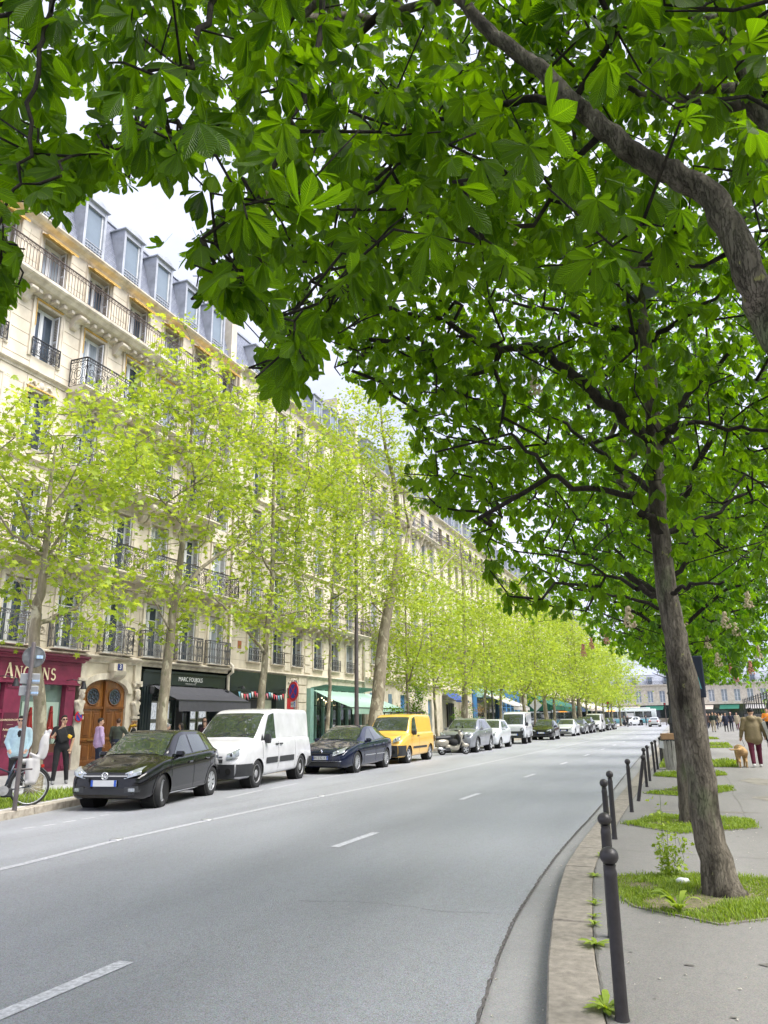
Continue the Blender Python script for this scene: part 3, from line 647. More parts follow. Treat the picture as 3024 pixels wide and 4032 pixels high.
def carved(seed, w, h, n=26, d=.06):
    """relief of scrolls and leaves: overlapping shells, shell-like swirls"""
    rg = random.Random(seed); m = MB()
    m.sphere((.02, 0, h*.5), 1, 10, sc=(d*1.2, w*.14, h*.36))
    for i in range(n//2):
        t = (i+.5)/(n//2); y = t*w*.5; z = h*(.5+.28*sin(t*7+seed)*(1-.4*t)); r = .35*h*(1-.55*t)*rg.uniform(.5, .8)
        for s in (-1, 1):
            m.sphere((.015, s*y, z), 1, 7, sc=(d*rg.uniform(.6,1), r*rg.uniform(.6,1.1), r*rg.uniform(.35,.7)))
            if i % 3 == 0: m.tube([(d*.7, s*y+r*.7*cos(k*.9)*(1-k*.08), z+r*.7*sin(k*.9)*(1-k*.08)) for k in range(9)], d*.28, 4)
    return m
# ---- windows
def window(B, yc, zb, w, h, shutters=2, style=0, curtain=False, surround=True, simple=False, hs=0.0):
    fr = cached(('fr', w, h, style, simple), lambda: _frame(w, h, style).mesh('window', M_WHITE))
    o = link('window', fr, B, (-.30, yc, zb))
    pm = M_PANEC if curtain else M_PANE
    pw = (w-.14)/2-.05
    pane = cached(('pane', w, h, pm.name), lambda: MB().box(-.006, .006, -pw/2, pw/2, .1, h-.1).mesh('pane', pm))
    for s in (-1, 1): link('pane', pane, o, (.0, s*(pw/2+.035), 0))
    if simple: return o
    if shutters:
        sh = cached(('sh', h), lambda: _shutter(.27, h-.06).mesh('shutter', M_SHUT))
        for s in ((1,) if shutters == 1 else (-1, 1)):
            link('shutter', sh, o, (.04, s*(w/2-.03), .03), (0, 0, -s*.10))
    if surround:
        su = cached(('su', w, h), lambda: _surround(w, h).mesh('surround', M_TRIM)); link('surround', su, o, (.30, 0, 0))
    return o
def _frame(w, h, style):
    m = MB(); t = .055
    m.box(-.03,.03,-w/2,-w/2+t,0,h); m.box(-.03,.03,w/2-t,w/2,0,h); m.box(-.03,.03,-w/2+t,w/2-t,h-t,h); m.box(-.03,.03,-w/2+t,w/2-t,0,t)
    m.box(-.04,.045,-.045,.045,t,h-t)
    for s in (-1, 1):
        a, b = sorted((s*.045, s*(w/2-t)))
        m.box(-.015,.022,a,b,t,t+.07); m.box(-.015,.022,a,b,h-t-.06,h-t)
        m.box(-.015,.022,a,a+.04,t+.07,h-t-.06); m.box(-.015,.022,b-.04,b,t+.07,h-t-.06)
        if style == 1: m.box(-.012,.018,a+.04,b-.04,h*.70,h*.70+.035)
        if style == 2:
            for q in (.36, .66): m.box(-.012,.018,a+.04,b-.04,h*q,h*q+.03)
    return m
def _shutter(d, h):
    m = MB(); t = .014
    m.box(0,.035,-t,t,0,h); m.box(d-.035,d,-t,t,0,h); m.box(.035,d-.035,-t,t,0,.09); m.box(.035,d-.035,-t,t,h-.07,h); m.box(.035,d-.035,-t,t,h*.5-.03,h*.5+.03)
    z = .12
    while z < h-.1:
        if abs(z-h*.5) > .06: m.add([(.035,-.02,z),(d-.035,-.02,z),(d-.035,.012,z+.045),(.035,.012,z+.045)], [(0,1,2,3)])
        z += .062
    return m
def _surround(w, h):
    m = MB(); a = .15
    for s in (-1, 1):
        lo, hi = sorted((s*w/2, s*(w/2+a))); m.box(-.02,.045,lo,hi,-.05,h+a); lo, hi = sorted((s*(w/2+a-.045), s*(w/2+a+.004))); m.box(-.02,.07,lo,hi,-.05,h+a+.004)
    m.box(-.02,.044,-w/2,w/2,h,h+a); m.box(-.02,.069,-w/2-a+.04,w/2+a-.04,h+a-.045,h+a+.003)
    return m
def masonry(B, y0, y1, z0, z1, ops, course=.42, single=False, mat=M_STONE, seed=0, depth=.022, blk=1.1):
    """wall between y0..y1, z0..z1 with openings (yc, w, zb, zt): a backing wall plus stone blocks with open joints"""
    rg = random.Random(seed); wall = MB(); J = MB(); blocks = []
    ops = sorted(ops); ed = [y0]
    for (yc, w, zb, zt) in ops: ed += [yc-w/2, yc+w/2]
    ed.append(y1)
    segs = [(ed[i], ed[i+1], z0, z1) for i in range(0, len(ed), 2)]
    for (yc, w, zb, zt) in ops:
        if zt < z1-.02: segs.append((yc-w/2, yc+w/2, zt, z1))
        if zb > z0+.02: segs.append((yc-w/2, yc+w/2, z0, zb))
    for (a, b, c, d) in segs:
        if b-a < .02: continue
        wall.box(-.45, -depth, a, b, c, d)
        n = max(1, round((d-c)/course)); hh = (d-c)/n
        for k in range(n):
            m = max(1, round((b-a)/blk)); off = (k % 2)*.5 if m > 1 else 0
            cuts = [a]+[a+(b-a)*(i+off*.6)/m for i in range(1, m)]+[b]
            for i in range(len(cuts)-1): blocks.append((cuts[i]+.006, cuts[i+1]-.006, c+k*hh+.006, c+(k+1)*hh-.006, rg.uniform(-.004, .004)))
    return wall, blocks
def place_blocks(B, blocks, single, mat):
    if single:
        for (a, b, c, d, e) in blocks:
            me = cached(('blk', round(b-a, 2), round(d-c, 2), mat.name), lambda: MB().bbox(-.022, .0, -round(b-a,2)/2, round(b-a,2)/2, 0, round(d-c,2), .008).mesh('stone_block', mat))
            link('stone_block', me, B, (e, (a+b)/2, c))
    else:
        m = MB()
        for (a, b, c, d, e) in blocks: m.box(-.022, e, a, b, c, d)
        tag(m.build('masonry', mat, B), kind='stuff')
def mansard(B, y0, y1, z, h, setb, dormers, dw=.95, dh=1.85, mat=None, awn=None):
    m = MB(); x0, x1 = -.15, -.15-setb
    m.add([(x0,y0,z),(x0,y1,z),(x1,y1,z+h),(x1,y0,z+h),(-8,y1,z+h+.5),(-8,y0,z+h+.5),(-8,y0,z),(-8,y1,z)], [(0,1,2,3),(3,2,4,5),(0,3,5,6),(1,7,4,2)])
    m.build('roof', mat or M_SLATE, B)
    g = MB(); g.prism([(.12,z-.02),(.12,z+.06),(.05,z+.10),(-.2,z+.10),(-.2,z-.02)], y0, y1, 'y'); g.bar((x1+.02,y0,z+h),(x1+.02,y1,z+h),.12,.10); g.build('gutter_flashing', M_ZINC, B)
    for yc in dormers:
        d = MB(); w = dw/2+.12; xf = -.12
        zt = z+dh+.25
        for s in (-1, 1):
            lo, hi = sorted((s*dw/2, s*w)); d.add([(xf,lo,z+.12),(xf,hi,z+.12),(xf,hi,zt),(xf,lo,zt),(xf-1.6,lo,z+.12),(xf-1.6,hi,z+.12),(xf-1.6,hi,zt),(xf-1.6,lo,zt)], [(0,1,2,3),(4,7,6,5),(0,3,7,4),(1,5,6,2),(3,2,6,7)])
        d.prism([(yc*0-w-.08, zt),(w+.08, zt),(w+.08, zt+.05),(.0, zt+.24),(-w-.08, zt+.05)], xf-1.7, xf+.10, 'x')
        d.box(xf-.3, xf-.02, -dw/2, dw/2, zt-.22, zt)
        o = d.build('dormer', M_ZINC, B, loc=(0, yc, 0))
        fr = cached(('dfr', dw, dh), lambda: MB().box(-.03,.03,-dw/2,-dw/2+.05,0,dh).box(-.03,.03,dw/2-.05,dw/2,0,dh).box(-.03,.03,-dw/2+.05,dw/2-.05,dh-.05,dh).box(-.03,.03,-dw/2+.05,dw/2-.05,0,.05).mesh('window', M_WHITE)); link('window', fr, o, (xf-.12, 0, z+.13))
        pn = cached(('dpane', dw, dh), lambda: MB().box(-.006,.006,-dw/2+.06,dw/2-.06,.06,dh-.06).mesh('pane', pbr('sky_glass', (.20,.25,.30), .03, 0, var=.2, scale=.7, spec=1.))); link('pane', pn, o, (xf-.125, 0, z+.13))
        railing(o, xf-.02, -dw/2, dw/2, z+.2, .55, 'far', M_ZINC)
def small_awning(B, yc, z, w=1.45, out=.38, drop=.16, valance=.08, mat=None):
    m = MB(); n = 12; P = []
    P.append([(.02, yc-w/2+w*i/n, z) for i in range(n+1)]); P.append([(out, yc-w/2+w*i/n, z-drop) for i in range(n+1)])
    P.append([(out+.01, yc-w/2+w*i/n, z-drop-valance*(.7+.3*(i % 2))) for i in range(n+1)])
    m.grid(P); m.bar((out,yc-w/2,z-drop),(out,yc+w/2,z-drop),.03)
    o = m.build('awning', mat or M_YEL, B); return o

# ================================================================ building with the bookshop, number 3 (nearest)
Y0 = 12.4
B1 = thing('stone_apartment_building', 'nearest cream stone apartment building above the burgundy bookshop', 'building', (FX, 0, 0))
YB = [13.7,15.95,18.2,20.45,22.75,25.0,27.2,29.35]; Y1 = 30.35
WW, WH = 1.12, 2.2
F1 = (3.95, 6.75); F2 = (6.95, 9.9); F3 = (10.08, 12.9); F4 = (13.1, 16.02); F5 = (16.2, 18.35)
wins = {1: [(y, WW, 4.02, 4.02+2.12) for y in YB], 2: [(y, WW, 7.0, 7.0+2.3) for y in YB], 3: [(y, WW, 10.12+(.3 if y < 19 else 0), 12.38) for y in YB],
        4: [(y, WW, 13.14+(.45 if y < 19 else 0), 15.55) for y in YB], 5: [(y, WW, 16.24, 18.1) for y in YB]}
W = MB(); allb = []
for k, (a, b) in zip(range(1, 6), (F1, F2, F3, F4, F5)):
    z0 = a-(.2 if k > 1 else 0)
    wl_, bl_ = masonry(B1, Y0, Y1, z0, b, wins[k], course=.46, seed=k, blk=1.6)
    W.v, W.f, W.m = W.v+[], W.f, W.m; W.add(wl_.v, wl_.f); allb += bl_
W.build('wall', M_STONEJ, B1)
vis = [b for b in allb if b[1] > 15.2]; vis.sort(key=lambda b: -(b[1]-b[0])*(b[3]-b[2])*(1 if b[2] > 9.5 or b[2] < 6.9 else .5))
place_blocks(B1, vis[:290], True, M_STONE); rest = vis[290:]+[b for b in allb if b[1] <= 15.2]; place_blocks(B1, rest, False, M_STONE)
rg = random.Random(5)
for k in range(1, 6):
    for (y, w, zb, zt) in wins[k]:
        if y < 15: continue
        window(B1, y, zb, w, round(zt-zb, 2), 2, 1 if k in (1, 2) else 0, rg.random() < .35, True)
# floor ledges, long balconies
moulding(B1, ledge_prof(3.95, .24, .26), Y0, Y1, M_TRIM, 'string_course')
S2 = part('balcony', B1); moulding(S2, slab_prof(6.95, .78, .2), Y0, Y1-.35, M_TRIM, 'slab')
railing(S2, .72, 15.0, Y1-.4, 6.95, .95, 'ornate', returns=.7)
moulding(B1, ledge_prof(10.08, .16, .2), Y0, 19.3, M_TRIM, 'string_course'); moulding(B1, ledge_prof(13.1, .16, .2), Y0, 19.3, M_TRIM, 'string_course')
for zz in (10.08, 13.1):
    s = part('balcony', B1); moulding(s, slab_prof(zz, .85, .22), 19.35, 28.3, M_TRIM, 'slab'); railing(s, .8, 19.4, 28.25, zz, 1.05, 'ornate', returns=.75)
    for y in (19.62, 21.5, 21.85, 23.75, 24.1, 26.0, 26.35, 28.0): corbel(s, y, zz-.22, 1.1, .24)
S5 = part('balcony', B1); moulding(S5, [(-.03,16.2),(-.03,15.72),(.10,15.72),(.14,15.85),(.45,15.92),(.55,16.02),(.62,16.05),(.66,16.1),(.66,16.2)], Y0, Y1-.1, M_TRIM, 'slab')
railing(S5, .60, Y0, Y1-.15, 16.2, .95, 'plain', M_IRONR)
y = 12.6
dent = MB().bbox(0, .34, -.075, .075, -.13, 0, .012).mesh('modillion', M_TRIM)
while y < Y1-.2:
    link('modillion', dent, B1, (.02, y, 15.86)); y += .375
for y in [17.08+2.25*i for i in range(6)]: corbel(B1, y, 15.78, .78, .26)
for y in [17.05, 19.3, 21.6, 23.85, 26.1, 28.3]: corbel(S2, y, 6.75, 1.0, .3)
for k in (3, 4): pass
for y in YB[1:]:
    # carved keystones above the windows
    for z, hh in ((15.62, .5), (12.42, .42), (6.18, .5)):
        me = cached(('carv', hh), lambda: carved(3, .95, hh).mesh('carving', M_TRIM, True)); link('carving', me, B1, (.03, y, z))
for y in YB[1:]:
    if y < 19:
        for z in (10.42, 13.59): railing(B1, .10, y-.62, y+.62, z, .62, 'basket')
    bal = part('balconette', B1); moulding(bal, ledge_prof(4.03, .34, .10), y-.86, y+.86, M_TRIM, 'slab'); railing(bal, .28, y-.80, y+.80, 4.04, .98, 'ornate' if abs(y-22.75) < .1 else 'basket', pbr('grey_iron', (.15,.15,.16), .5, .2, var=.2, scale=20), returns=.26)
    small_awning(B1, y, 18.17, 1.45)
    if y > 17:
        for z in (15.68, 12.50):
            m = MB(); m.box(.03,.10,y-.60,y+.60,z-.04,z+.0); m.bar((.08,y-.58,z-.02),(.06,y-.55,z-1.0),.022); m.build('blind_box', M_YEL if z > 13 or y < 19 else M_TRIM, B1)
# panels with scrolls between the first floor windows
for y in [17.08,19.32,21.6,23.88,26.1,28.28]:
    m = MB()
    for s in (-1, 1):
        m.box(.0,.02,y+s*.26-.012,y+s*.26+.012,4.25,6.2)
    m.box(.0,.02,y-.26,y+.26,4.23,4.255); m.box(.0,.02,y-.26,y+.26,6.19,6.215)
    for s in (-1, 1): spiral_pts = [(.02, y+s*(.17-.014*k)*cos(k*.7), 4.55+(.17-.014*k)*sin(k*.7)) for k in range(11)]; m.tube(spiral_pts, .018, 5)
    m.build('wall_panel', M_TRIM, B1)
moulding(B1, [(-.3,18.34),(.02,18.34),(.08,18.42),(.28,18.48),(.36,18.56),(.36,18.62),(-.3,18.62)], Y0, Y1, M_TRIM, 'cornice')
mansard(B1, Y0, Y1-.4, 18.62, 3.05, .85, [15.65, 17.9, 20.1, 22.3, 24.35, 26.5, 28.6], .92, 2.25)
m = MB(); m.box(-7, -.2, Y1-.42, Y1+.05, 18.3, 21.4); m.box(-3.6,-1.4,Y1-.6,Y1+.2,21.4,23.3); m.build('party_wall', M_STONE2, B1)
m = MB(); m.tube([(.12,Y1-.02,.15),(.12,Y1-.02,3.6),(.34,Y1-.02,3.75),(.34,Y1-.02,4.0),(.14,Y1-.02,4.2),(.14,Y1-.02,18.4)], .07, 8)
for z in (4.6, 7.4, 10.2, 13.4): m.lathe([(.085,-.05),(.085,.05)], 8, (.14,Y1-.02,z))
m.build('drainpipe', pbr('pipe_cream', (.68,.62,.52), .6, var=.15), B1, True, 40)
m = MB(); m.box(-8, -.4, Y0, Y1, .1, 18.4); m.build('interior_mass', M_DARK, B1)

# ---- ground floor of number 3: portal
PT = part('portal', B1)
def arc(yc, z, r, rz, n=14, a0=0., a1=pi): return [(yc+r*cos(a0+(a1-a0)*i/n), z+rz*sin(a0+(a1-a0)*i/n)) for i in range(n+1)]
ya, yb = 21.28, 24.42; yd0, yd1 = 21.50, 23.72; ycen = (yd0+yd1)/2; zs_ = 2.66
m = MB()                     # stone around the arched door
ar = arc(ycen, zs_, (yd1-yd0)/2, .46, 16)
outer = [(yb, .13), (yb, 3.70), (ya, 3.70), (ya, .13), (yd0, .13)]+ar[::-1]+[(yd1, .13)]
m.prism(outer, -.40, -.01, 'x'); m.build('stone_front', M_STONE2, PT)
m = MB()
ao = arc(ycen, zs_, (yd1-yd0)/2+.24, .68, 16)
for i in range(16):
    a, b, c, d = ar[i], ar[i+1], ao[i+1], ao[i]
    P = [(a[0]+.0, a[1]), b, c, d]; m.prism([(p[0]*.998+ycen*.002, p[1]) for p in P], -.01, .07, 'x')
m.build('arch_moulding', M_TRIM, PT)
m = MB(); m.prism([(.0,3.42),(.34,3.42),(.30,3.28),(.24,3.2),(.12,3.12),(.0,3.10)], ycen+.05, ycen+.62, 'y'); m.box(.0,.26,ycen+.02,ycen+.65,3.42,3.70); m.build('keystone', M_TRIM, PT)
m = MB(); m.box(.262,.275,ycen+.20,ycen+.46,3.45,3.68); pl = m.build('number_plate', pbr('enamel_blue', (.02,.035,.16), .3), PT)
lettering('3', .24, M_WHITE, PT, (.278, ycen+.33, 3.565))
link('carving', carved(9, .9, .28).mesh('carving', M_TRIM, True), PT, (.14, ycen+.33, 3.90))
def herm(y):                 # carved bust pilaster beside the door
    m = MB(); m.box(0,.10,y-.20,y+.20,.13,.9); m.box(.0,.07,y-.16,y+.16,.9,1.75); m.box(0,.13,y-.19,y+.19,1.75,1.85)
    o = m.build('pilaster', M_TRIM, PT); m = MB()
    m.box(0,.16,y-.21,y+.21,3.02,3.12); m.box(0,.09,y-.17,y+.17,3.12,3.70)
    for s in (-1, 1): m.lathe([(.07,-.03),(.07,.03)], 10, (.12, y+s*.17, 2.98), 'x')
    o = m.build('capital', M_TRIM, PT)
    P = [('ell', ((.13,y,2.66),(.105,.095,.13)),0,.01),('ell', ((.17,y,2.52),(.075,.075,.12)),0,.04),('cap', ((.235,y,2.66),(.25,y,2.61),.012,.018),0,.015),('ell', ((.10,y,2.76),(.12,.125,.07)),0,.03),
         ('cap', ((.08,y,2.5),(.08,y,2.38),.07,.09),0,.04),('cap', ((.06,y-.16,2.30),(.06,y+.16,2.30),.085,.085),0,.06),('ell', ((.06,y,2.16),(.12,.19,.2)),0,.06),('cap', ((.05,y,2.0),(.04,y,1.86),.13,.10),0,.05)]
    for k in range(4): P.append(('cap', ((.16,y-.16+.05*k,2.30-.05*k),(.15,y+.02+.04*k,1.92),.022,.02),0,.015))
    for sd in (-1, 1): P += [('cap', ((.15,y+sd*.09,2.72),(.12,y+sd*.10,2.55),.035,.03),0,.02),('cap', ((.215,y+sd*.02,2.575),(.225,y+sd*.05,2.55),.018,.014),0,.012)]
    V, F, lab = sdf_mesh(P, .016); link('bust', np_mesh('bust', V, [F], M_TRIM, True), PT)
herm(ya-.01); herm(yb-.24)
M_OAK = pbr('varnished_oak', (.30,.125,.030), .32, var=.32, scale=3.5, tint=(.20,.075,.016), stretch=(1,7,.7), coat=.35)
M_OAKD = pbr('varnished_oak_dark', (.17,.062,.014), .35, var=.3, scale=4, stretch=(1,7,.7))
DR = []
for s, (a, b) in ((-1, (yd0+.01, ycen-.012)), (1, (ycen+.012, yd1-.01))):
    m = MB(); n = 12; top = []
    for i in range(n+1):
        y = a+(b-a)*i/n; t = (y-ycen)/((yd1-yd0)/2); top.append((y, zs_+.46*sqrt(max(0, 1-t*t))-.01))
    m.prism([(a, .2)]+[(a, .21)]+top+[(b, .2)], -.30, -.22, 'x')
    d = m.build('door', M_OAK, PT, loc=(.13, 0, 0)); p = MB(); c = (a+b)/2; w = b-a
    for (z0, z1) in ((.42, .92), (1.14, 2.02)):     # raised panels
        for (q0, q1) in ((a+.12, c-.05), (c+.05, b-.12)) if z0 > 1 else ((a+.14, c-.05), (c+.05, b-.14)):
            p.bbox(-.225, -.205, q0, q1, z0, z1, .012); p.bbox(-.225, -.185, q0+.07, q1-.07, z0+.07, z1-.07, .015)
    p.box(-.225,-.16,a+.05,b-.05,2.10,2.18); p.box(-.225,-.175,a+.05,b-.05,1.0,1.06); p.box(-.225,-.185,a+.03,b-.03,.22,.36)
    p.build('panel', M_OAKD, d)
    g = MB(); g.lathe([(.335,0),(.345,.02),(.32,.035),(.30,.02)], 20, (0,0,0), 'x', cap=False)
    gl = MB(); gl.disc((0,0,0), .305, 'x', 20, .01); ir = MB()
    for k in range(8):
        aa = 2*pi*k/8; ir.tube([(0, .17*cos(aa)+.085*cos(t), .17*sin(aa)+.085*sin(t)) for t in [j*pi/3 for j in range(6)]], .010, 4, closed=True)
    ir.tube([(0,.09*cos(t),.09*sin(t)) for t in [j*pi/4 for j in range(8)]], .011, 4, closed=True)
    oc = g.build('oculus', M_OAKD, d, True, loc=(-.215, c, 2.52)); oc.scale = (1, .98, .92)
    gl.build('pane', M_PANE, d, loc=(-.214, c, 2.52)); ii = ir.build('ironwork', M_IRON, d, loc=(-.198, c, 2.52)); ii.scale = (1, .95, .9)
    h = MB(); h.bar((-.17,c-.17,1.02+.03),(-.17,c+.17,1.05),.03); h.build('door_handle', pbr('brass', (.55,.40,.15), .3, .9), d)
m = MB(); m.box(-.10,-.0,ycen-.05,ycen+.05,.2,3.05); m.box(-.10,.03,ycen-.07,ycen+.07,2.72,3.06); m.build('door_post', M_OAKD, PT)
m = MB(); m.box(-.40,.12,yd0-.02,yd1+.02,.13,.205); m.build('door_step', pbr('brass_step', (.45,.36,.16), .4, .4, var=.2), PT)
sg = MB(); sg.disc((.135, ya-.06, 1.83), .18, 'x', 24, .02); sg.build('red_sign', pbr('sign_red', (.55,.02,.03), .4, var=.05), PT)
sg = MB(); sg.disc((.137, ya-.06, 1.83), .135, 'x', 24, .024); sg.build('blue_face', pbr('sign_blue', (.03,.06,.38), .4, var=.05), PT)
sg = MB(); sg.bar((.153,ya-.16,1.93),(.153,ya+.04,1.73),.006,.04); sg.build('red_bar', MATS['sign_red'], PT)

# ---- bookshop (burgundy)
BS = part('shopfront', B1)
m = MB(); m.box(-.3, .10, Y0, ya-.1, 2.85, 3.60); m.prism([(.0,3.60),(.0,3.74),(.34,3.74),(.34,3.68),(.22,3.66),(.16,3.60)], Y0, ya-.02, 'y'); m.box(.1,.125,Y0,ya-.12,2.85,2.93); m.box(.1,.125,Y0,ya-.12,3.50,3.56)
m.build('sign_board', M_PURP, BS)
m = MB(); m.prism([(-.02,3.74),(-.02,3.80),(.40,3.80),(.40,3.74)], Y0, ya+.0, 'y'); m.build('sign_cornice', M_DPURP, BS)
m = MB()
for (a, b) in ((20.62, ya-.24), (18.10, 18.74), (15.4, 15.9), (13.3, 13.8)): m.box(-.3, .05, a, b, .13, 2.85); m.box(.05,.09,a+.04,b-.04,.2,.30); m.box(.05,.075,a+.06,b-.06,2.7,2.8)
m.box(-.3,.04,Y0,ya-.1,.13,.72); m.box(-.3,.03,Y0,18.1,1.95,2.05); m.build('pillar_and_base', M_PURP, BS)
for (a, b) in ((18.78, 19.55), (19.62, 20.58)):
    m = MB(); m.box(.04,.065,a+.06,b-.06,.24,.64); m.build('base_panel', M_DPURP, BS)
m = MB(); m.box(-.16,-.14,18.74,20.62,.72,2.85); m.build('display_pane', pbr('display_glass', (.16,.235,.20), .05, var=.35, scale=.9, spec=.9, tint=(.09,.13,.10)), BS)
m = MB(); m.box(-.13,-.11,18.98,20.52,.98,2.3); m.build('display_curtain', pbr('pale_green_curtain', (.42,.55,.47), .7, var=.12, scale=1.2, stretch=(1,5,.3)), BS)
M_EIF = pbr('red_lacquer', (.27,.02,.018), .35, var=.15)
def eiffel(y, s):
    m = MB(); h = 1.15*s
    prof = [(0,.235),(.18,.155),(.2,.165),(.24,.115),(.42,.075),(.45,.085),(.5,.055),(.75,.028),(.9,.018),(.93,.035),(.96,.014),(1.12,.003)]
    for (z0, w0), (z1, w1) in zip(prof, prof[1:]):
        for sx in (-1, 1):
            for sy in (-1, 1): m.bar((sx*w0*s*.7, sy*w0*s, z0*s), (sx*w1*s*.7, sy*w1*s, z1*s), .05*s, .05*s)
        if z0 >= .2: m.bar((0,0,z0*s),(0,0,z1*s), max(.02, w0*1.5)*s)
    for z, w in ((.19,.17),(.44,.09),(.94,.04)): m.box(-w*s*.8, w*s*.8, -w*s, w*s, (z-.015)*s, (z+.02)*s)
    o = m.build('tower_model', M_EIF, BS, loc=(-.04, y, .98)); return o
eiffel(19.28, 1.02); eiffel(20.14, 1.06)
m = MB(); m.box(-.13,.0,18.76,20.6,.72,.985); m.build('display_stand', pbr('stand_brown', (.16,.07,.04), .6, var=.3, scale=6), BS)
m = MB(); m.box(-.12,-.10,15.95,18.06,.75,1.93); m.build('side_pane', M_SHOPGG, BS)
m = MB(); m.box(-.12,-.10,15.95,18.06,2.08,2.83); m.build('transom_pane', M_SHOPGG, BS)
lettering('3', .34, M_CREAM, BS, (-.08, 17.72, 2.45))
m = MB(); m.box(.052,.066,18.16,18.68,.95,1.96); m.build('notice_board', M_DPURP, BS)
for s, z, sz in (('CONNEXION LIVRES', 1.74, .085), ('Achat-Vente', 1.46, .10), ('Expertise', 1.27, .09), ('ESTAMPES', 1.09, .07)): lettering(s, sz, M_CREAM, BS, (.07, 18.42, z))
m = MB(); m.box(.066,.07,18.3,18.54,1.60,1.606); m.box(.066,.07,18.38,18.46,1.36,1.364); m.build('rule', M_CREAM, BS)
# serif capitals built from strokes
def serif(parent, txt, y, z, h, mat, x):
    m = MB(); tk, tn = .17*h, .055*h
    def st(a, b, t): m.bar((x, y+a[0]*h, z+a[1]*h), (x, y+b[0]*h, z+b[1]*h), .012, t, up=(0,0,1)) if False else _st(a, b, t)
    def _st(a, b, t):
        dx, dz = b[0]-a[0], b[1]-a[1]; l = sqrt(dx*dx+dz*dz); nx, nz = -dz/l*t/2/h, dx/l*t/2/h
        P = [(a[0]-nx,a[1]-nz),(b[0]-nx,b[1]-nz),(b[0]+nx,b[1]+nz),(a[0]+nx,a[1]+nz)]
        m.prism([(y+p[0]*h, z+p[1]*h) for p in P], x+cnt[0]*.0004, x+.012+cnt[0]*.0004, 'x'); cnt[0] += 1
    cnt = [0]
    def sf(c, zz, w=.26): _st((c-w/2, zz), (c+w/2, zz), .05*h)
    for ch, hh in txt:
        k = hh
        if ch == 'A': w = .80*k; _st((.10*k,0),(.40*k,k),tn); _st((.40*k,k),(.70*k,0),tk*k); _st((.2*k,.35*k),(.6*k,.35*k),tn); sf(.1*k,.0); sf(.7*k,.0)
        elif ch == 'N': w = .86*k; _st((.12*k,0),(.12*k,k),tn); _st((.12*k,k),(.70*k,0),tk*k); _st((.70*k,0),(.70*k,k),tn); sf(.12*k,0); sf(.10*k,k); sf(.70*k,k)
        elif ch == 'C': 
            w = .80*k; P = [(.40*k+.36*k*cos(t), .5*k+.5*k*sin(t)) for t in np.linspace(.75, 2*pi-.75, 12)]
            for i, (a, b) in enumerate(zip(P, P[1:])): _st(a, b, tk*k*(.45+.55*sin(pi*(i+.5)/11)))
        elif ch == 'I': w = .36*k; _st((.18*k,0),(.18*k,k),tk*k); sf(.18*k,0,.3); sf(.18*k,k,.3)
        elif ch == 'E': w = .66*k; _st((.14*k,0),(.14*k,k),tk*k); [ _st((.1*k,q*k),(.55*k,q*k),tn) for q in (.03,.5,.97)]
        elif ch == 'S':
            w = .66*k; P = [(.32*k+.22*k*cos(t), .74*k+.24*k*sin(t)) for t in np.linspace(.5, 1.45*pi, 8)]+[(.32*k+.24*k*cos(t), .26*k+.26*k*sin(t)) for t in np.linspace(.42*pi, -.85*pi, 9)]
            for a, b in zip(P, P[1:]): _st(a, b, tk*k*.8)
        y += (w+.10)*h
    return m.build('lettering', mat, parent)
serif(BS, [('A',1.25),('N',1.),('C',1.),('I',1.),('E',1.),('N',1.),('S',1.)], 17.92, 2.99, .36, M_CREAM, .13)
for y in (18.05, 20.9):      # swan-neck lamps
    m = MB(); m.tube([(.1,y-.35,3.0),(.35,y-.32,3.02),(.5,y-.05,2.98),(.52,y,2.92)], .014, 6); m.lathe([(.05,.14),(.06,.08),(.11,-.10),(.10,-.10),(0,.0)], 10, (.52,y,2.82)); m.build('sign_lamp', M_IRON, BS, True, 40)

# ---- estate agency (black)
EA = part('shopfront', B1); a, b = 24.5, 30.15
m = MB(); m.box(-.3,.08,a,b,3.05,3.50); m.box(-.3,.14,a,b,3.50,3.58)
for (p, q) in ((a, a+.62), (b-.55, b)):
    m.box(-.3,.06,p,q,.13,3.05)
    for i in range(3): m.box(.06,.085,p+.08+i*(q-p-.2)/2.6,p+.16+i*(q-p-.2)/2.6,.4,2.95)
m.box(-.3,.03,a+.62,b-.55,.13,.55); m.build('sign_board', M_BLACKP, EA)
lettering('MARC FOUJOLS', .25, M_WHITE, EA, (.086, 27.55, 3.30), spacing=.95); lettering('IMMOBILIER', .10, pbr('grey_letter', (.45,.45,.45), .6, var=0), EA, (.086, 27.55, 3.12), spacing=1.5)
m = MB(); m.box(-.28,-.26,a+.62,b-.55,.55,3.05); m.build('display_pane', M_SHOPG, EA)
m = MB(); m.box(-.26,-.18,26.95,27.02,.2,3.0); m.box(-.26,-.18,27.95,28.02,.2,3.0); m.build('door_frame', M_BLACKP, EA)
m = MB(); m.box(-.30,-.20,27.02,27.5,.2,2.2); m.build('door', M_DARK, EA)
M_SCR = pbr('glowing_listing', (.62,.66,.70), .5, var=.6, scale=9, tint=(.20,.35,.62), emit=.22); M_SFR = pbr('listing_frame', (.33,.34,.29), .5, var=.1)  # faint glow added to lift the listings, taken as backlit, under the awning
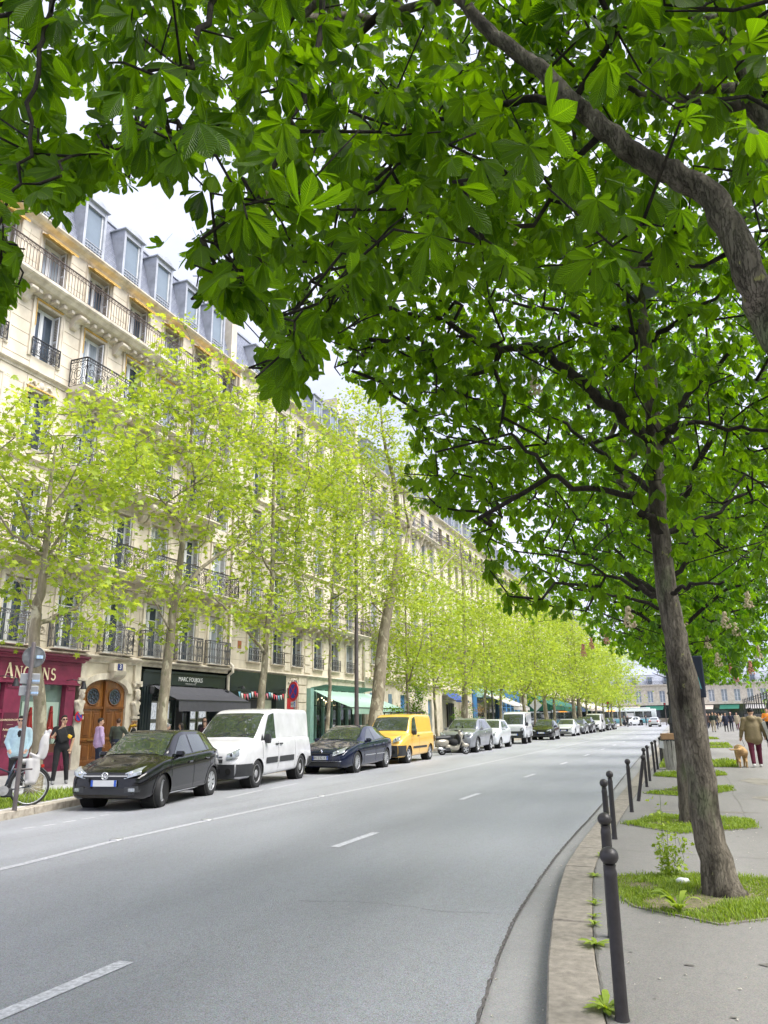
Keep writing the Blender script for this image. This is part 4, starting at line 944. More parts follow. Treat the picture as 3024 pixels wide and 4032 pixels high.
for (y, z) in ((25.55,2.05),(25.55,1.28),(25.55,.55),(26.35,2.05),(26.35,1.28),(28.25,2.05),(28.25,1.28),(28.95,2.08),(28.95,1.30),(29.3,2.08)):
    w, h = (.52, .62) if y < 27 else (.50 if y > 28.5 else .34, .60)
    if y > 29.2: continue
    m = MB(); m.box(-.255,-.235,y-w/2-.07,y+w/2+.07,z-h/2-.07,z+h/2+.07); m.build('listing_frame', M_SFR, EA); m = MB(); m.box(-.234,-.228,y-w/2,y+w/2,z-h/2,z+h/2)
    m.build('listing', M_SCR, EA)
M_AWN = pbr('charcoal_canvas', (.085,.085,.10), .75, var=.12, scale=5)
def awning(parent, y0, y1, z0, z1, out, val, mat, name='awning', n=10, valmat=None):
    m = MB(); P = []
    for t in (0, .5, 1): P.append([(.08+out*t, y0+(y1-y0)*i/n, z0+(z1-z0)*t-.05*sin(pi*t)) for i in range(n+1)])
    m.grid(P); P2 = [[(.08+out, y0+(y1-y0)*i/n, z1) for i in range(n+1)], [(.09+out+.012*(i%2), y0+(y1-y0)*i/n, z1-val) if False else (.09+out, y0+(y1-y0)*i/n, z1-val+.015*(i%2)) for i in range(n+1)]]
    m.grid(P2)
    o = m.build(name, mat, parent)
    f = MB(); f.bar((.07+out,y0,z1),(.07+out,y1,z1),.05)
    for y in (y0+.15, y1-.15): f.bar((.0,y,z1+.15),(.06+out,y,z1),.035)
    f.build('awning_frame', M_IRON, parent); return o
awning(EA, 25.1, 30.3, 3.0, 2.42, 1.25, .42, M_AWN)
for y in (a+.25, b-.2):
    m = MB(); m.bar((.06,y,2.95),(.3,y,3.0),.03); m.lathe([(.03,.16),(.10,.10),(.085,-.12),(.05,-.16)], 8, (.32,y,2.82)); m.build('lantern', M_IRON, EA)
# ================================================================ the other buildings of the row
def rebase(root, dy):
    root.location.y += dy
    for c in root.children: c.location.y -= dy
def facade(name, label, y0, y1, bays, floors, ground_top=3.95, mat=M_STONE, roof=2.3, cornice_z=None, seed=1, far=False, balc=(), bstyle='lattice', corb=True, dorm=True, course=.46, winw=1.05):
    """floors: list of (z0, z1, window bottom, window top)"""
    B = thing(name, label, 'building', (FX, 0, 0)); W = MB(); bl = []; rg = random.Random(seed)
    for k, (a, b, zb, zt) in enumerate(floors):
        w_, b_ = masonry(B, y0, y1, a, b, [(y, winw, zb, zt) for y in bays], course, seed=seed*10+k, blk=1.5)
        W.add(w_.v, w_.f); bl += b_
    W.build('wall', M_STONEJ, B); place_blocks(B, bl, False, mat)
    for k, (a, b, zb, zt) in enumerate(floors):
        for y in bays: window(B, y, zb, winw, round(zt-zb, 2), 2, k % 2, rg.random() < .35, not far, simple=far)
        pr = moulding(B, ledge_prof(a+.04, .16, .18), y0, y1, M_TRIM, 'string_course')
    for (z, d, st) in balc:
        s = part('balcony', B); moulding(s, slab_prof(z, d, .2), y0+.3, y1-.3, M_TRIM, 'slab'); railing(s, d-.06, y0+.35, y1-.35, z, .98, st, returns=round(d-.1, 2))
        if corb and not far:
            yy = y0+.6
            while yy < y1-.3: corbel(s, yy, z-.2, .8*d/.7, .2); yy += .95
    zt = floors[-1][1]
    moulding(B, [(-.3,zt),(.02,zt),(.08,zt+.08),(.28,zt+.14),(.36,zt+.22),(.36,zt+.28),(-.3,zt+.28)], y0, y1, M_TRIM, 'cornice')
    mansard(B, y0, y1, zt+.28, roof, .9, bays if dorm else [], .9, 1.7)
    m = MB(); m.box(-8,-.42,y0,y1,.1,zt); m.build('interior_mass', M_DARK, B)
    m = MB(); m.box(-7,-.3,y1-.35,y1,zt,zt+roof+.6); m.box(-3.4,-1.6,y1-.6,y1+.1,zt+roof+.6,zt+roof+2.2); m.build('party_wall', M_STONE2, B)
    return B
# ---- second building: black shop with bunting, red door, green cafe
y0, y1 = 30.4, 46.15; BY2 = [32.6,34.95,37.05,39.6,41.9,44.0]
B2 = facade('stone_apartment_building', 'cream apartment building above the green cafe awning and black bunting shop', y0, y1, BY2,
            [(3.95,6.5,4.35,6.05),(6.7,9.5,6.8,9.0),(9.5,12.4,9.75,11.9),(12.4,15.5,12.7,14.9),(15.5,18.6,15.8,18.0)], roof=2.7, seed=3, balc=((6.7,.75,'lattice'),(15.55,.7,'lattice')))
for y in BY2:
    b = part('balconette', B2); moulding(b, ledge_prof(4.36, .18, .08), y-.6, y+.6, M_TRIM, 'slab'); railing(b, .12, y-.56, y+.56, 4.37, .62, 'lattice')
    for z in (9.78, 12.73): railing(B2, .06, y-.56, y+.56, z, .6, 'lattice')
for y in (36.0, 38.3, 45.3):   # rusticated strips
    for z in np.arange(4.1, 6.4, .45):
        m = MB(); m.bbox(0, .05, y-.32, y+.32, z, z+.40, .015); m.build('quoin', M_STONE2, B2)
m = MB(); m.tube([(.12,46.1,.15),(.12,46.1,18.5)], .07, 8); m.build('drainpipe', MATS['pipe_cream'], B2, True)
m = MB(); m.box(.0,.02,31.2,31.5,4.9,5.25); m.build('vent_brick', pbr('terracotta', (.36,.13,.06), .8), B2)
S = part('shopfront', B2)
m = MB(); m.box(-.3,.12,30.5,35.75,2.95,3.85); m.box(-.3,.06,30.5,31.45,.13,2.95); m.box(-.3,.06,34.85,35.75,.13,2.95); m.box(-.3,.04,31.45,34.85,.13,.4); m.build('black_frame', M_BLACKP, S)
m = MB(); m.box(-.2,-.18,31.45,34.85,.4,2.95); m.build('display_pane', pbr('pale_lit_glass', (.23,.27,.21), .06, var=.5, scale=.9, spec=.9, tint=(.06,.08,.05)), S)
m = MB(); m.box(-.17,-.10,32.4,32.46,.4,2.7); m.box(-.17,-.10,33.6,33.66,.4,2.7); m.box(-.17,-.10,32.4,33.66,2.62,2.7); m.box(-.18,-.13,32.5,33.56,.4,2.6); m.build('door', M_DARK, S)
m = MB(); m.box(-.17,-.16,33.72,34.75,.5,2.6); m.build('pale_panel', pbr('pale_panel', (.42,.44,.33), .5, var=.15), S)
fl = [pbr('flag_pink', (.68,.22,.30), .8), pbr('flag_blue', (.22,.50,.66), .8), pbr('flag_white', (.75,.74,.72), .8), pbr('flag_red', (.60,.06,.08), .8)]
BU = thing('bunting', 'pink blue and white pennant bunting across the black shop', 'bunting', (FX+.16, 30.7, 2.9))
cord = MB(); pts = []
for i in range(41):
    t = i/40; y = .3+4.6*t; pts.append((.0, y, .12-.16*abs(sin(t*pi*3))-.02))
cord.tube(pts, .008, 4); cord.build('cord', M_DARK, BU)
for i in range(2, 40, 2):
    p = pts[i]; m = MB(); m.add([(p[0]+.004, p[1]-.10, p[2]),(p[0]+.004, p[1]+.10, p[2]),(p[0]+.05, p[1]+R.uniform(-.03,.03), p[2]-.27),(p[0]-.004, p[1]-.10, p[2])], [(0,1,2)]); m.build('pennant', fl[(i//2*5) % 4], BU)
for k, zz in enumerate((-.35,-.65,-.95,-1.6,-1.9,-2.2)):
    m = MB(); yy = .25 if k < 3 else -.35; m.add([(.0,yy-.08,zz),(.0,yy+.08,zz+.02),(.03,yy,zz-.26)], [(0,1,2)]); m.build('pennant', fl[1 if k < 3 else 3], BU)
for y in (.45, 2.3, 4.4): 
    m = MB(); m.bar((-.03,y,.2),(.22,y,.24),.03); m.lathe([(.04,.1),(.10,-.04),(.09,-.05)], 8, (.25,y,.18)); m.build('spot_lamp', M_IRON, BU)
D = part('street_door', B2)
m = MB(); m.box(-.25,-.15,36.15,37.2,.13,2.75); m.build('red_panel', pbr('red_paint', (.42,.02,.025), .4, var=.15), D)
m = MB(); m.box(-.15,-.13,36.45,36.95,.9,2.2); m.build('pane', M_PANE, D); m = MB(); m.box(-.25,-.14,36.1,37.25,2.75,3.25); m.build('transom', M_SHOPG, D)
m = MB(); m.box(-.3,.0,35.75,36.1,.13,3.95); m.box(-.3,.0,37.25,38.3,.13,3.95); m.box(-.3,-.0,36.1,37.25,3.25,3.95)
for z in np.arange(.3, 3.6, .45): m.bbox(0,.05,37.3,38.2,z,z+.40,.015)
m.build('stone_pier', M_STONE2, D)
link('carving', carved(5, 1.1, .5).mesh('carving', M_TRIM, True), D, (.03, 36.7, 3.35))
m = MB(); m.box(.06,.075,36.82,37.02,3.45,3.65); m.build('number_plate', MATS['enamel_blue'], D)
S = part('shopfront', B2)
M_CAFE = pbr('sage_green_paint', (.24,.42,.37), .45, var=.12, scale=3); M_CAFEA = pbr('mint_canvas', (.42,.62,.52), .75, var=.08, scale=4)
m = MB()
for y in (38.5, 39.5, 40.5, 41.6, 42.7, 43.8, 44.9, 45.85): m.box(-.2,.0 if y > 39 else .25,y-(.06 if y > 39 else .2),y+(.06 if y > 39 else .2),.13,3.3)
m.box(-.2,.1,38.4,46.0,.13,.55); m.build('frame', M_CAFE, S)
m = MB(); m.box(-.3,0.,38.35,46.1,3.3,3.95); m.build('lintel', M_STONE2, S)
m = MB(); m.box(-.16,-.14,38.6,45.9,.55,3.3); m.build('display_pane', M_SHOPG, S)
for i in range(34):            # slatted canopy above the awning
    y = 38.7+i*.215; m = MB(); m.add([(.05,y,3.28),(1.0,y,3.42),(1.0,y+.05,3.50),(.05,y+.05,3.36)], [(0,1,2,3)]); m.bar((.05,y,3.3),(1.0,y+.02,3.44),.02,.10); m.build('slat', pbr('dark_sage_paint', (.10,.22,.17), .5, var=.2), S)
awning(S, 38.9, 46.9, 3.22, 2.25, 2.35, .34, M_CAFEA, n=16)
m = MB(); m.box(.1, 2.45, 42.72, 42.80, 2.2, 2.3); m.build('awning_gap', M_CAFE, S)
M_BULB = pbr('bulb_warm', (1., .78, .42), .3, var=0, emit=3.0)
m = MB(); w = MB()
for k in range(3):
    y = 39.2+k*2.1; P = [(.35+k*.3, y+2.1*t, 3.0-k*.05-.35*sin(pi*t)) for t in np.linspace(0, 1, 9)]; w.tube(P, .007, 4)
    for p in P[1:-1:1]: m.sphere((p[0], p[1], p[2]-.06), .035, 6)
m.build('light_bulb', M_BULB, S); w.build('light_cord', M_IRON, S)
# ---- third building: smooth stone, balusters, arched doorway, blue doors
y0, y1 = 46.2, 62.3; BY3 = [48.0,50.35,52.6,56.6,59.0,61.2]
B3 = facade('stone_apartment_building', 'pale stone building with balusters and a pedimented blue doorway', y0, y1, BY3,
            [(4.25,7.2,5.1,6.9),(7.2,10.2,7.5,9.6),(10.2,13.2,10.5,12.6),(13.2,16.0,13.5,15.5),(16.0,18.6,16.3,18.1)], roof=2.6, mat=M_STONE2, seed=5, balc=((7.4,.7,'lattice'),(16.1,.6,'lattice')))
m = MB(); m.box(-.4,.0,46.2,53.0,.13,4.0); m.box(-.4,.0,54.4,59.3,.13,4.0); m.box(-.4,.0,60.2,62.3,.13,4.0); m.box(-.4,-.002,53.0,54.4,3.3,4.0); m.box(-.4,-.002,59.3,60.2,3.1,4.0); m.build('ground_wall', M_STONE2, B3)
for y in (46.9, 49.2, 51.2, 55.6, 57.2): m = MB(); m.box(.0,.012,y-.3,y+.3,.9,3.0); m.build('blind_window', M_STONEJ, B3)
for y in (47.6, 50.9): m = MB(); m.box(-.02,.03,y-.32,y+.32,1.4,3.3); m.build('window', pbr('dusty_blue_paint', (.12,.20,.28), .4, var=.2), B3)
moulding(B3, ledge_prof(4.25, .32, .35), y0, 53.0, M_TRIM, 'string_course'); moulding(B3, ledge_prof(4.25, .32, .35), 55.8, y1, M_TRIM, 'string_course')
bal = MB().lathe([(.035,0),(.05,.05),(.035,.1),(.065,.25),(.045,.4),(.03,.55),(.05,.62)], 8).mesh('baluster', M_TRIM, True)
for y in BY3:
    p = part('balustrade', B3); m = MB(); m.box(0,.16,y-.62,y+.62,5.05,5.12); m.box(0,.14,y-.62,y+.62,4.32,4.40); m.build('rail', M_TRIM, p)
    for i in range(5): link('baluster', bal, p, (.08, y-.44+i*.22, 4.40))
M_BLUE = pbr('peacock_blue_paint', (.05,.20,.42), .4, var=.22, scale=4)
p = part('street_door', B3); m = MB(); m.box(-.3,-.2,53.05,54.35,.13,3.3); m.build('blue_panel', M_BLUE, p); m = MB()
for k in range(6): m.tube([(-.19,53.7+.25*cos(t)*(1 if k % 2 else -1),1.6+.28*k+.13*sin(t)) for t in np.linspace(0, 5.5, 9)], .02, 4)
m.build('grille', M_IRON, p); link('carving', carved(8, 1.3, .9, 34, .1).mesh('carving', M_TRIM, True), p, (.06, 53.75, 3.4))
m = MB(); A = arc(53.8, 4.1, 1.0, 1.0, 14); Bq = arc(53.8, 4.1, 1.25, 1.25, 14)
for i in range(14): m.prism([A[i], A[i+1], Bq[i+1], Bq[i]], .0, .45, 'x')
m.build('pediment', M_TRIM, p)
p = part('street_door', B3); m = MB(); m.box(-.3,-.2,59.3,60.2,.13,3.1); m.build('blue_panel', M_BLUE, p)
# ---- fourth and following
B4 = facade('stone_apartment_building', 'stone building with a blue awning over a planted shopfront', 62.35, 72.6, [64,66.4,68.8,71.2], [(4.0,7,5.0,6.7),(7,10,7.3,9.4),(10,13,10.3,12.4),(13,16,13.3,15.4),(16,18.4,16.3,18.0)], seed=7, far=True, balc=((7.1,.7,'far'),(16.1,.6,'far')))
m = MB(); m.box(-.4,.0,62.35,63.0,.13,4.0); m.box(-.4,0.,69.0,72.6,.13,4.0); m.box(-.4,-.002,63.0,69.0,3.5,4.0); m.build('ground_wall', M_STONE2, B4)
m = MB(); m.box(-.35,-.3,63,69,.13,3.5); m.build('display_pane', pbr('cream_lit', (.40,.37,.30), .3, var=.3, scale=1), B4)
m = MB(); m.box(-.29,-.2,65.2,67.0,.9,2.9); m.build('window', M_DARK, B4); m = MB()
for q in (65.2, 65.8, 66.4, 67.0): m.box(-.2,-.16,q-.03,q+.03,.9,2.9)
m.build('bars', M_IRON, B4)
awning(B4, 63.1, 67.2, 3.75, 3.05, 1.1, .12, pbr('royal_blue_canvas', (.035,.08,.30), .7, var=.1), n=6)
B5 = facade('stone_apartment_building', 'building above the bright blue shopfront and grey awning', 72.65, 94.2, [74.2+2.3*i for i in range(9)], [(4.9,7,5.2,6.7),(7,10,7.3,9.4),(10,13,10.3,12.4),(13,16,13.3,15.4),(16,18.4,16.3,18.0)], seed=9, far=True, balc=((7.1,.7,'far'),(16.1,.6,'far')))
M_BLUS = pbr('bright_blue_paint', (.05,.20,.46), .45, var=.15, scale=2)
m = MB(); m.box(-.4,.1,72.7,74.0,.13,4.2); m.build('blue_pillar', M_BLUS, B5); m = MB(); m.box(-.4,.1,84.2,93.8,.13,4.8); m.build('blue_front', M_BLUS, B5)
for y in (85.5, 87.6, 89.7, 91.8): m = MB(); m.box(.1,.12,y-.6,y+.6,1.0,3.7); m.build('window', M_PANE, B5); m = MB(); m.box(.12,.14,y-.03,y+.03,1.,3.7); m.box(.12,.14,y-.6,y+.6,2.7,2.76); m.build('glazing_bar', M_BLUS, B5)
m = MB(); m.box(-.4,.0,74.0,84.2,3.6,4.9); m.build('teal_sign', pbr('pale_teal_paint', (.28,.46,.43), .5, var=.1), B5)
m = MB(); m.box(-.3,-.25,74.0,84.2,.13,3.6); m.build('display_pane', M_SHOPG, B5)
awning(B5, 76.5, 84.5, 4.0, 2.7, 3.0, .35, pbr('dove_grey_canvas', (.45,.43,.42), .75, var=.1), n=10)
B6 = facade('stone_apartment_building', 'building with stone columns above the dark green awnings', 94.25, 118, [96+2.4*i for i in range(9)], [(4.6,7,5.0,6.7),(7,10,7.3,9.4),(10,13,10.3,12.4),(13,16,13.3,15.4),(16,18.4,16.3,18.0)], seed=11, far=True, balc=((7.1,.7,'far'),(16.1,.6,'far')))
for y in (94.9, 96.0, 97.1): m = MB(); m.lathe([(.34,0),(.30,.2),(.28,2.2),(.25,4.2),(.33,4.4)], 12, (.1, y, .13)); m.build('column', M_TRIM, B6, True)
M_GRN = pbr('bottle_green_canvas', (.012,.13,.085), .7, var=.12); m = MB(); m.box(-.3,-.25,98,117.5,.13,4.5); m.build('display_pane', M_SHOPG, B6)
awning(B6, 98.2, 107.5, 4.4, 3.0, 3.2, .5, M_GRN, n=10); awning(B6, 108, 117.5, 4.2, 2.9, 3.2, .5, M_GRN, n=10)
m = MB(); m.prism([(97.9,3.9),(99.1,2.7),(97.9,1.5),(96.7,2.7)], 3.35, 3.4, 'x') if False else m.add([(1.2,98.18,3.9),(2.0,98.18,3.1),(1.2,98.18,2.3),(.4,98.18,3.1)], [(0,1,2,3)]); m.build('diamond_sign', M_WHITE, B6)
m = MB(); m.add([(.08,98.2,4.4),(3.28,98.2,3.0),(3.28,98.2,2.5),(.08,98.2,2.3)], [(0,1,2,3)]); m.build('awning_cheek', M_GRN, B6)
B7 = facade('stone_apartment_building', 'building above the navy and beige awnings near the crossing', 118.05, 141, [120+2.4*i for i in range(9)], [(4.6,7,5.0,6.7),(7,10,7.3,9.4),(10,13,10.3,12.4),(13,16,13.3,15.4),(16,18.4,16.3,18.0)], seed=13, far=True, balc=((7.1,.7,'far'),(16.1,.6,'far')))
awning(B7, 118.5, 126, 4.1, 2.9, 3.0, .4, M_GRN, n=8); awning(B7, 126.5, 130.5, 4.0, 2.9, 3.0, .5, pbr('navy_canvas', (.02,.05,.14), .7), n=6); awning(B7, 131, 140.5, 4.3, 2.9, 3.4, .3, pbr('beige_canvas', (.52,.45,.38), .7, var=.1), n=8)
m = MB(); m.box(-.3,-.25,118.3,140.7,.13,4.5); m.build('display_pane', M_SHOPG, B7)
B8 = facade('stone_apartment_building', 'last building of the row before the crossing', 141.05, 170, [143+2.6*i for i in range(10)], [(4.6,7,5.0,6.7),(7,10,7.3,9.4),(10,13,10.3,12.4),(13,16,13.3,15.4),(16,18.4,16.3,18.0)], seed=15, far=True, balc=((7.1,.7,'far'),))
awning(B8, 141.5, 168, 4.2, 3.0, 3.0, .3, MATS['beige_canvas'], n=8); m = MB(); m.box(-.3,-.25,141.3,169.7,.13,4.5); m.build('display_pane', M_SHOPG, B8)
for b, yy in ((B1, 12.4), (B2, 30.4), (B3, 46.2), (B4, 62.35), (B5, 72.65), (B6, 94.25), (B7, 118.05), (B8, 141.05)): rebase(b, yy)
# ---- the building that closes the street beyond the crossing
E1 = thing('corner_building', 'long pale building closing the street behind the bus', 'building', (-20, 245, 0))
W_, bl_ = masonry(E1, -30, 75, 4.5, 9.5, [(-28+3.2*i, 1.5, 5.2, 8.4) for i in range(32)], .8, seed=21, blk=3)
m = MB(); 
def fl_(mb): return mb
W_.box(-.45,-.022,-30,75,0,1.0); W_.build('wall', M_STONEJ, E1)
b = MB()
for (a_, b_, c_, d_, e_) in bl_: b.box(-.022, e_, a_, b_, c_, d_)
tag(b.build('masonry', M_STONE2, E1), kind='stuff')
for i in range(32):
    fr = cached(('efr',), lambda: _frame(1.5, 3.2, 2).mesh('window', M_WHITE)); o = link('window', fr, E1, (-.3, -28+3.2*i, 5.2)); link('pane', cached(('epane',), lambda: MB().box(-.006,.006,-.7,.7,.05,3.15).mesh('pane', M_PANEC)), o)
m = MB(); m.box(-.5,-.3,-30,75,1,4.5); m.build('shop_glazing', M_SHOPG, E1)
for k in range(16):
    m = MB(); y = -27+6.4*k; m.add([(.0,y-2.4,4.3),(0,y+2.4,4.3),(2.6,y+2.4,3.2),(2.6,y-2.4,3.2)], [(0,1,2,3)]); m.build('awning', [MATS['beige_canvas'], M_GRN, MATS['dove_grey_canvas']][k % 3], E1)
moulding(E1, [(-.3,9.5),(.1,9.5),(.5,9.9),(.5,10.1),(-.3,10.1)], -30, 75, M_TRIM, 'cornice')
railing(E1, .4, -30, 75, 10.1, 1.0, 'far'); mansard(E1, -30, 75, 10.1, 2.8, 1.4, [-27+4.4*i for i in range(23)], 1.2, 1.8, M_ZINC)
m = MB(); m.box(-10,-.6,-30,75,0,9.5); m.build('interior_mass', M_DARK, E1)
E1.rotation_euler.z = -pi/2-.12; E1.location = (-28, 236, 0)
# ================================================================ trees
def bark_mat(name, c0, c1, scale=7., patches=None, bump=.9, stretch=(1,1,.22), fiss=.38):
    m = bpy.data.materials.new(name); m.use_nodes = True; nt = m.node_tree; N = nt.nodes; L = nt.links; b = N['Principled BSDF']
    tc = N.new('ShaderNodeTexCoord'); mp = N.new('ShaderNodeMapping'); mp.inputs['Scale'].default_value = stretch; L.new(tc.outputs['Object'], mp.inputs[0])
    n1 = N.new('ShaderNodeTexNoise'); n1.inputs['Scale'].default_value = scale; n1.inputs['Detail'].default_value = 9; n1.inputs['Roughness'].default_value = .68; L.new(mp.outputs[0], n1.inputs['Vector'])
    r = N.new('ShaderNodeValToRGB'); r.color_ramp.elements[0].position = .33; r.color_ramp.elements[1].position = .66
    r.color_ramp.elements[0].color = (*c0, 1); r.color_ramp.elements[1].color = (*c1, 1); L.new(n1.outputs[0], r.inputs[0]); col = r.outputs[0]
    for (pc, sc, lo, hi, st) in (patches or []):
        n2 = N.new('ShaderNodeTexNoise'); n2.inputs['Scale'].default_value = sc; n2.inputs['Detail'].default_value = 4
        m2 = N.new('ShaderNodeMapping'); m2.inputs['Scale'].default_value = st; m2.inputs['Location'].default_value = (sc*3, sc, 1); L.new(tc.outputs['Object'], m2.inputs[0]); L.new(m2.outputs[0], n2.inputs['Vector'])
        r2 = N.new('ShaderNodeMapRange'); r2.inputs[1].default_value = lo; r2.inputs[2].default_value = hi; L.new(n2.outputs[0], r2.inputs[0])
        mx = N.new('ShaderNodeMix'); mx.data_type = 'RGBA'; L.new(r2.outputs[0], mx.inputs[0]); L.new(col, mx.inputs[6]); mx.inputs[7].default_value = (*pc, 1); col = mx.outputs[2]
    vo = N.new('ShaderNodeTexVoronoi'); vo.feature = 'DISTANCE_TO_EDGE'; vo.inputs['Scale'].default_value = scale*4.5; wv = N.new('ShaderNodeMix'); wv.data_type = 'RGBA'; wv.inputs[0].default_value = .12; L.new(mp.outputs[0], wv.inputs[6]); L.new(n1.outputs['Color'], wv.inputs[7]); L.new(wv.outputs[2], vo.inputs['Vector'])
    fz = N.new('ShaderNodeMapRange'); fz.inputs[1].default_value = .0; fz.inputs[2].default_value = .07; L.new(vo.outputs['Distance'], fz.inputs[0])
    fm = N.new('ShaderNodeMix'); fm.data_type = 'RGBA'; fm.blend_type = 'MULTIPLY'; fm.inputs[0].default_value = fiss; L.new(col, fm.inputs[6]); L.new(fz.outputs[0], fm.inputs[7]); col = fm.outputs[2]
    ha = N.new('ShaderNodeMath'); ha.operation = 'MULTIPLY_ADD'; ha.inputs[1].default_value = .6*fiss; L.new(fz.outputs[0], ha.inputs[0]); L.new(n1.outputs[0], ha.inputs[2])
    L.new(col, b.inputs['Base Color']); b.inputs['Roughness'].default_value = .85; b.inputs['Specular IOR Level'].default_value = .25
    bp = N.new('ShaderNodeBump'); bp.inputs['Strength'].default_value = bump; bp.inputs['Distance'].default_value = .03; L.new(ha.outputs[0], bp.inputs['Height']); L.new(bp.outputs[0], b.inputs['Normal'])
    MATS[name] = m; return m
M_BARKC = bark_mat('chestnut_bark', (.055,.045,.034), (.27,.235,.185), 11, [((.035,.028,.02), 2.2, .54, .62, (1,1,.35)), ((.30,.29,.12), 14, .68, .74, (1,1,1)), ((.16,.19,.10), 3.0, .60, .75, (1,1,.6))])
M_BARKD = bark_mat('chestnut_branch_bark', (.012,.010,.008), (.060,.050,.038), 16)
M_BARKP = bark_mat('plane_bark', (.15,.125,.085), (.30,.265,.19), 6, [((.40,.37,.27), 5, .56, .62, (1,1,.5)), ((.17,.16,.10), 7, .6, .66, (1,1,.6))], .5, fiss=.15)
M_CHES = leaf_mat('chestnut_leaf', (.013,.040,.002), (.046,.098,.004), .58, .42, vein=True, tint=(6.6,5.6,.6))
M_CHESF = leaf_mat('chestnut_leaf_far', (.018,.055,.003), (.070,.142,.007), .56, .45, tint=(5.4,4.7,.6))
M_PLANE = leaf_mat('plane_leaf', (.17,.275,.026), (.45,.55,.080), .45, .5, tint=(1.5,1.4,.55))
M_PETAL = pbr('chestnut_blossom', (.62,.56,.38), .7, var=.25, scale=30, tint=(.5,.35,.2))
M_PINK = pbr('pink_blossom', (.56,.25,.20), .7, var=.3, scale=30, tint=(.45,.2,.12))

def leaflet_pts(L, hw, droop, st):
    """obovate leaflet along +y, folded along the midrib, drooping"""
    V = []; T = []
    for u, w in st:
        y = L*u; z = -droop*L*u*u
        V += [(-hw*L*w, y, z+.22*hw*L*w), (0, y, z-.03*hw*L*w), (hw*L*w, y, z+.22*hw*L*w)]
        T += [(1, u, 0), (0, u, 0), (1, u, 0)]
    F = []
    for i in range(len(st)-1):
        a = 3*i; F += [(a, a+1, a+4, a+3), (a+1, a+2, a+5, a+4)]
    return V, T, F
ST_HI = [(.0,.05),(.14,.20),(.32,.48),(.5,.78),(.66,.98),(.78,.97),(.88,.70),(.95,.30),(1.0,.02)]
ST_LO = [(.0,.06),(.45,.72),(.74,1.0),(1.0,.03)]
def compound(seed, L=.17, hi=True, spread=1.0):
    rg = random.Random(seed); V = []; T = []; F = []; tone = []
    pl = L*rg.uniform(.5, .8); dr = rg.uniform(.05, .85)
    n = 7 if rg.random() < .75 else 6
    for i in range(n):
        t = (i-(n-1)/2)/((n-1)/2); ang = t*1.95*spread+rg.uniform(-.12, .12); ll = L*(1-.42*abs(t)**1.6)*rg.uniform(.78, 1.15)
        v, tt, f = leaflet_pts(ll, rg.uniform(.18, .215), rg.uniform(.05, .38), ST_HI if hi else ST_LO)
        tilt = -dr*rg.uniform(.7, 1.2)-rg.uniform(0, .15); roll = rg.uniform(-.45, .45)
        M = Matrix.Rotation(ang, 3, 'Z') @ Matrix.Rotation(tilt, 3, 'X') @ Matrix.Rotation(roll, 3, 'Y')
        o = len(V); V += [tuple(M @ Vector(p)) for p in v]; T += tt; F += [tuple(q+o for q in g) for g in f]; tone += [rg.uniform(-.12, .12)]*len(v)
    o = len(V); w = .0016   # leaf stalk
    V += [(-w,0,0),(w,0,0),(w,-pl,pl*.35),(-w,-pl,pl*.35)]; T += [(.5,0,0)]*4; F.append((o, o+1, o+2, o+3)); tone += [-.2]*4
    return np.array(V), np.array(T), np.array(F), np.array(tone)
def plane_leaf():
    P = []; tips = [(90,.62),(66,.33),(38,.56),(14,.28),(-18,.40),(-60,.18),(-90,.10),(-120,.18),(198,.40),(166,.28),(142,.56),(114,.33)]
    V = [(0,.42,.0)]
    for a, r in tips: x, y = r*cos(radians(a)), .42+r*sin(radians(a)); V.append((x, y, -.22*abs(x)-.10*(y-.42)**2+.05))
    F = [(0, i+1, (i+1) % 12+1) for i in range(12)]
    V += [(-.012,0.3,0),(.012,.3,0),(.012,-.25,.1),(-.012,-.25,.1)]
    return np.array(V), F
def inst_mesh(name, tmpl, pos, rot, sc, tone, mat, vein=False, smooth=True):
    """tmpl: list of (V,T,F,tone) templates; instances use one at random"""
    k = RN.integers(0, len(tmpl), len(pos)); Vs = []; Fs = []; Ts = []; Ve = []; o = 0
    for i, (V, T, F, tn) in enumerate(tmpl):
        s = np.where(k == i)[0]
        if not len(s): continue
        P = np.einsum('nij,vj->nvi', rot[s], V)*sc[s][:, None, None]+pos[s][:, None, :]
        nv = len(V); Vs.append(P.reshape(-1, 3)); Fs.append((F[None]+(np.arange(len(s))*nv)[:, None, None]+o).reshape(-1, F.shape[1])); o += nv*len(s)
        Ts.append((tone[s][:, None]+tn[None]).ravel()); Ve.append(np.tile(T, (len(s), 1)))
    at = {'tone': ('FLOAT', np.clip(np.concatenate(Ts), 0, 1))}
    if vein: at['vein'] = ('FLOAT_VECTOR', np.concatenate(Ve))
    return np_mesh(name, np.concatenate(Vs), Fs, mat, smooth, at)
def rots(d, nrm, roll=None):
    """rotation matrices with local +y along d and +z near nrm"""
    d = d/np.linalg.norm(d, axis=1, keepdims=True); x = np.cross(d, nrm); x /= np.linalg.norm(x, axis=1, keepdims=True)+1e-9; z = np.cross(x, d)
    return np.stack([x, d, z], axis=2)
def poly_mask(P, X, Y):
    c = np.zeros(len(X), bool); n = len(P)
    for i in range(n):
        (x0, y0), (x1, y1) = P[i], P[(i+1) % n]
        cond = ((y0 > Y) != (y1 > Y)) & (X < (x1-x0)*(Y-y0)/(y1-y0+1e-12)+x0); c ^= cond
    return c
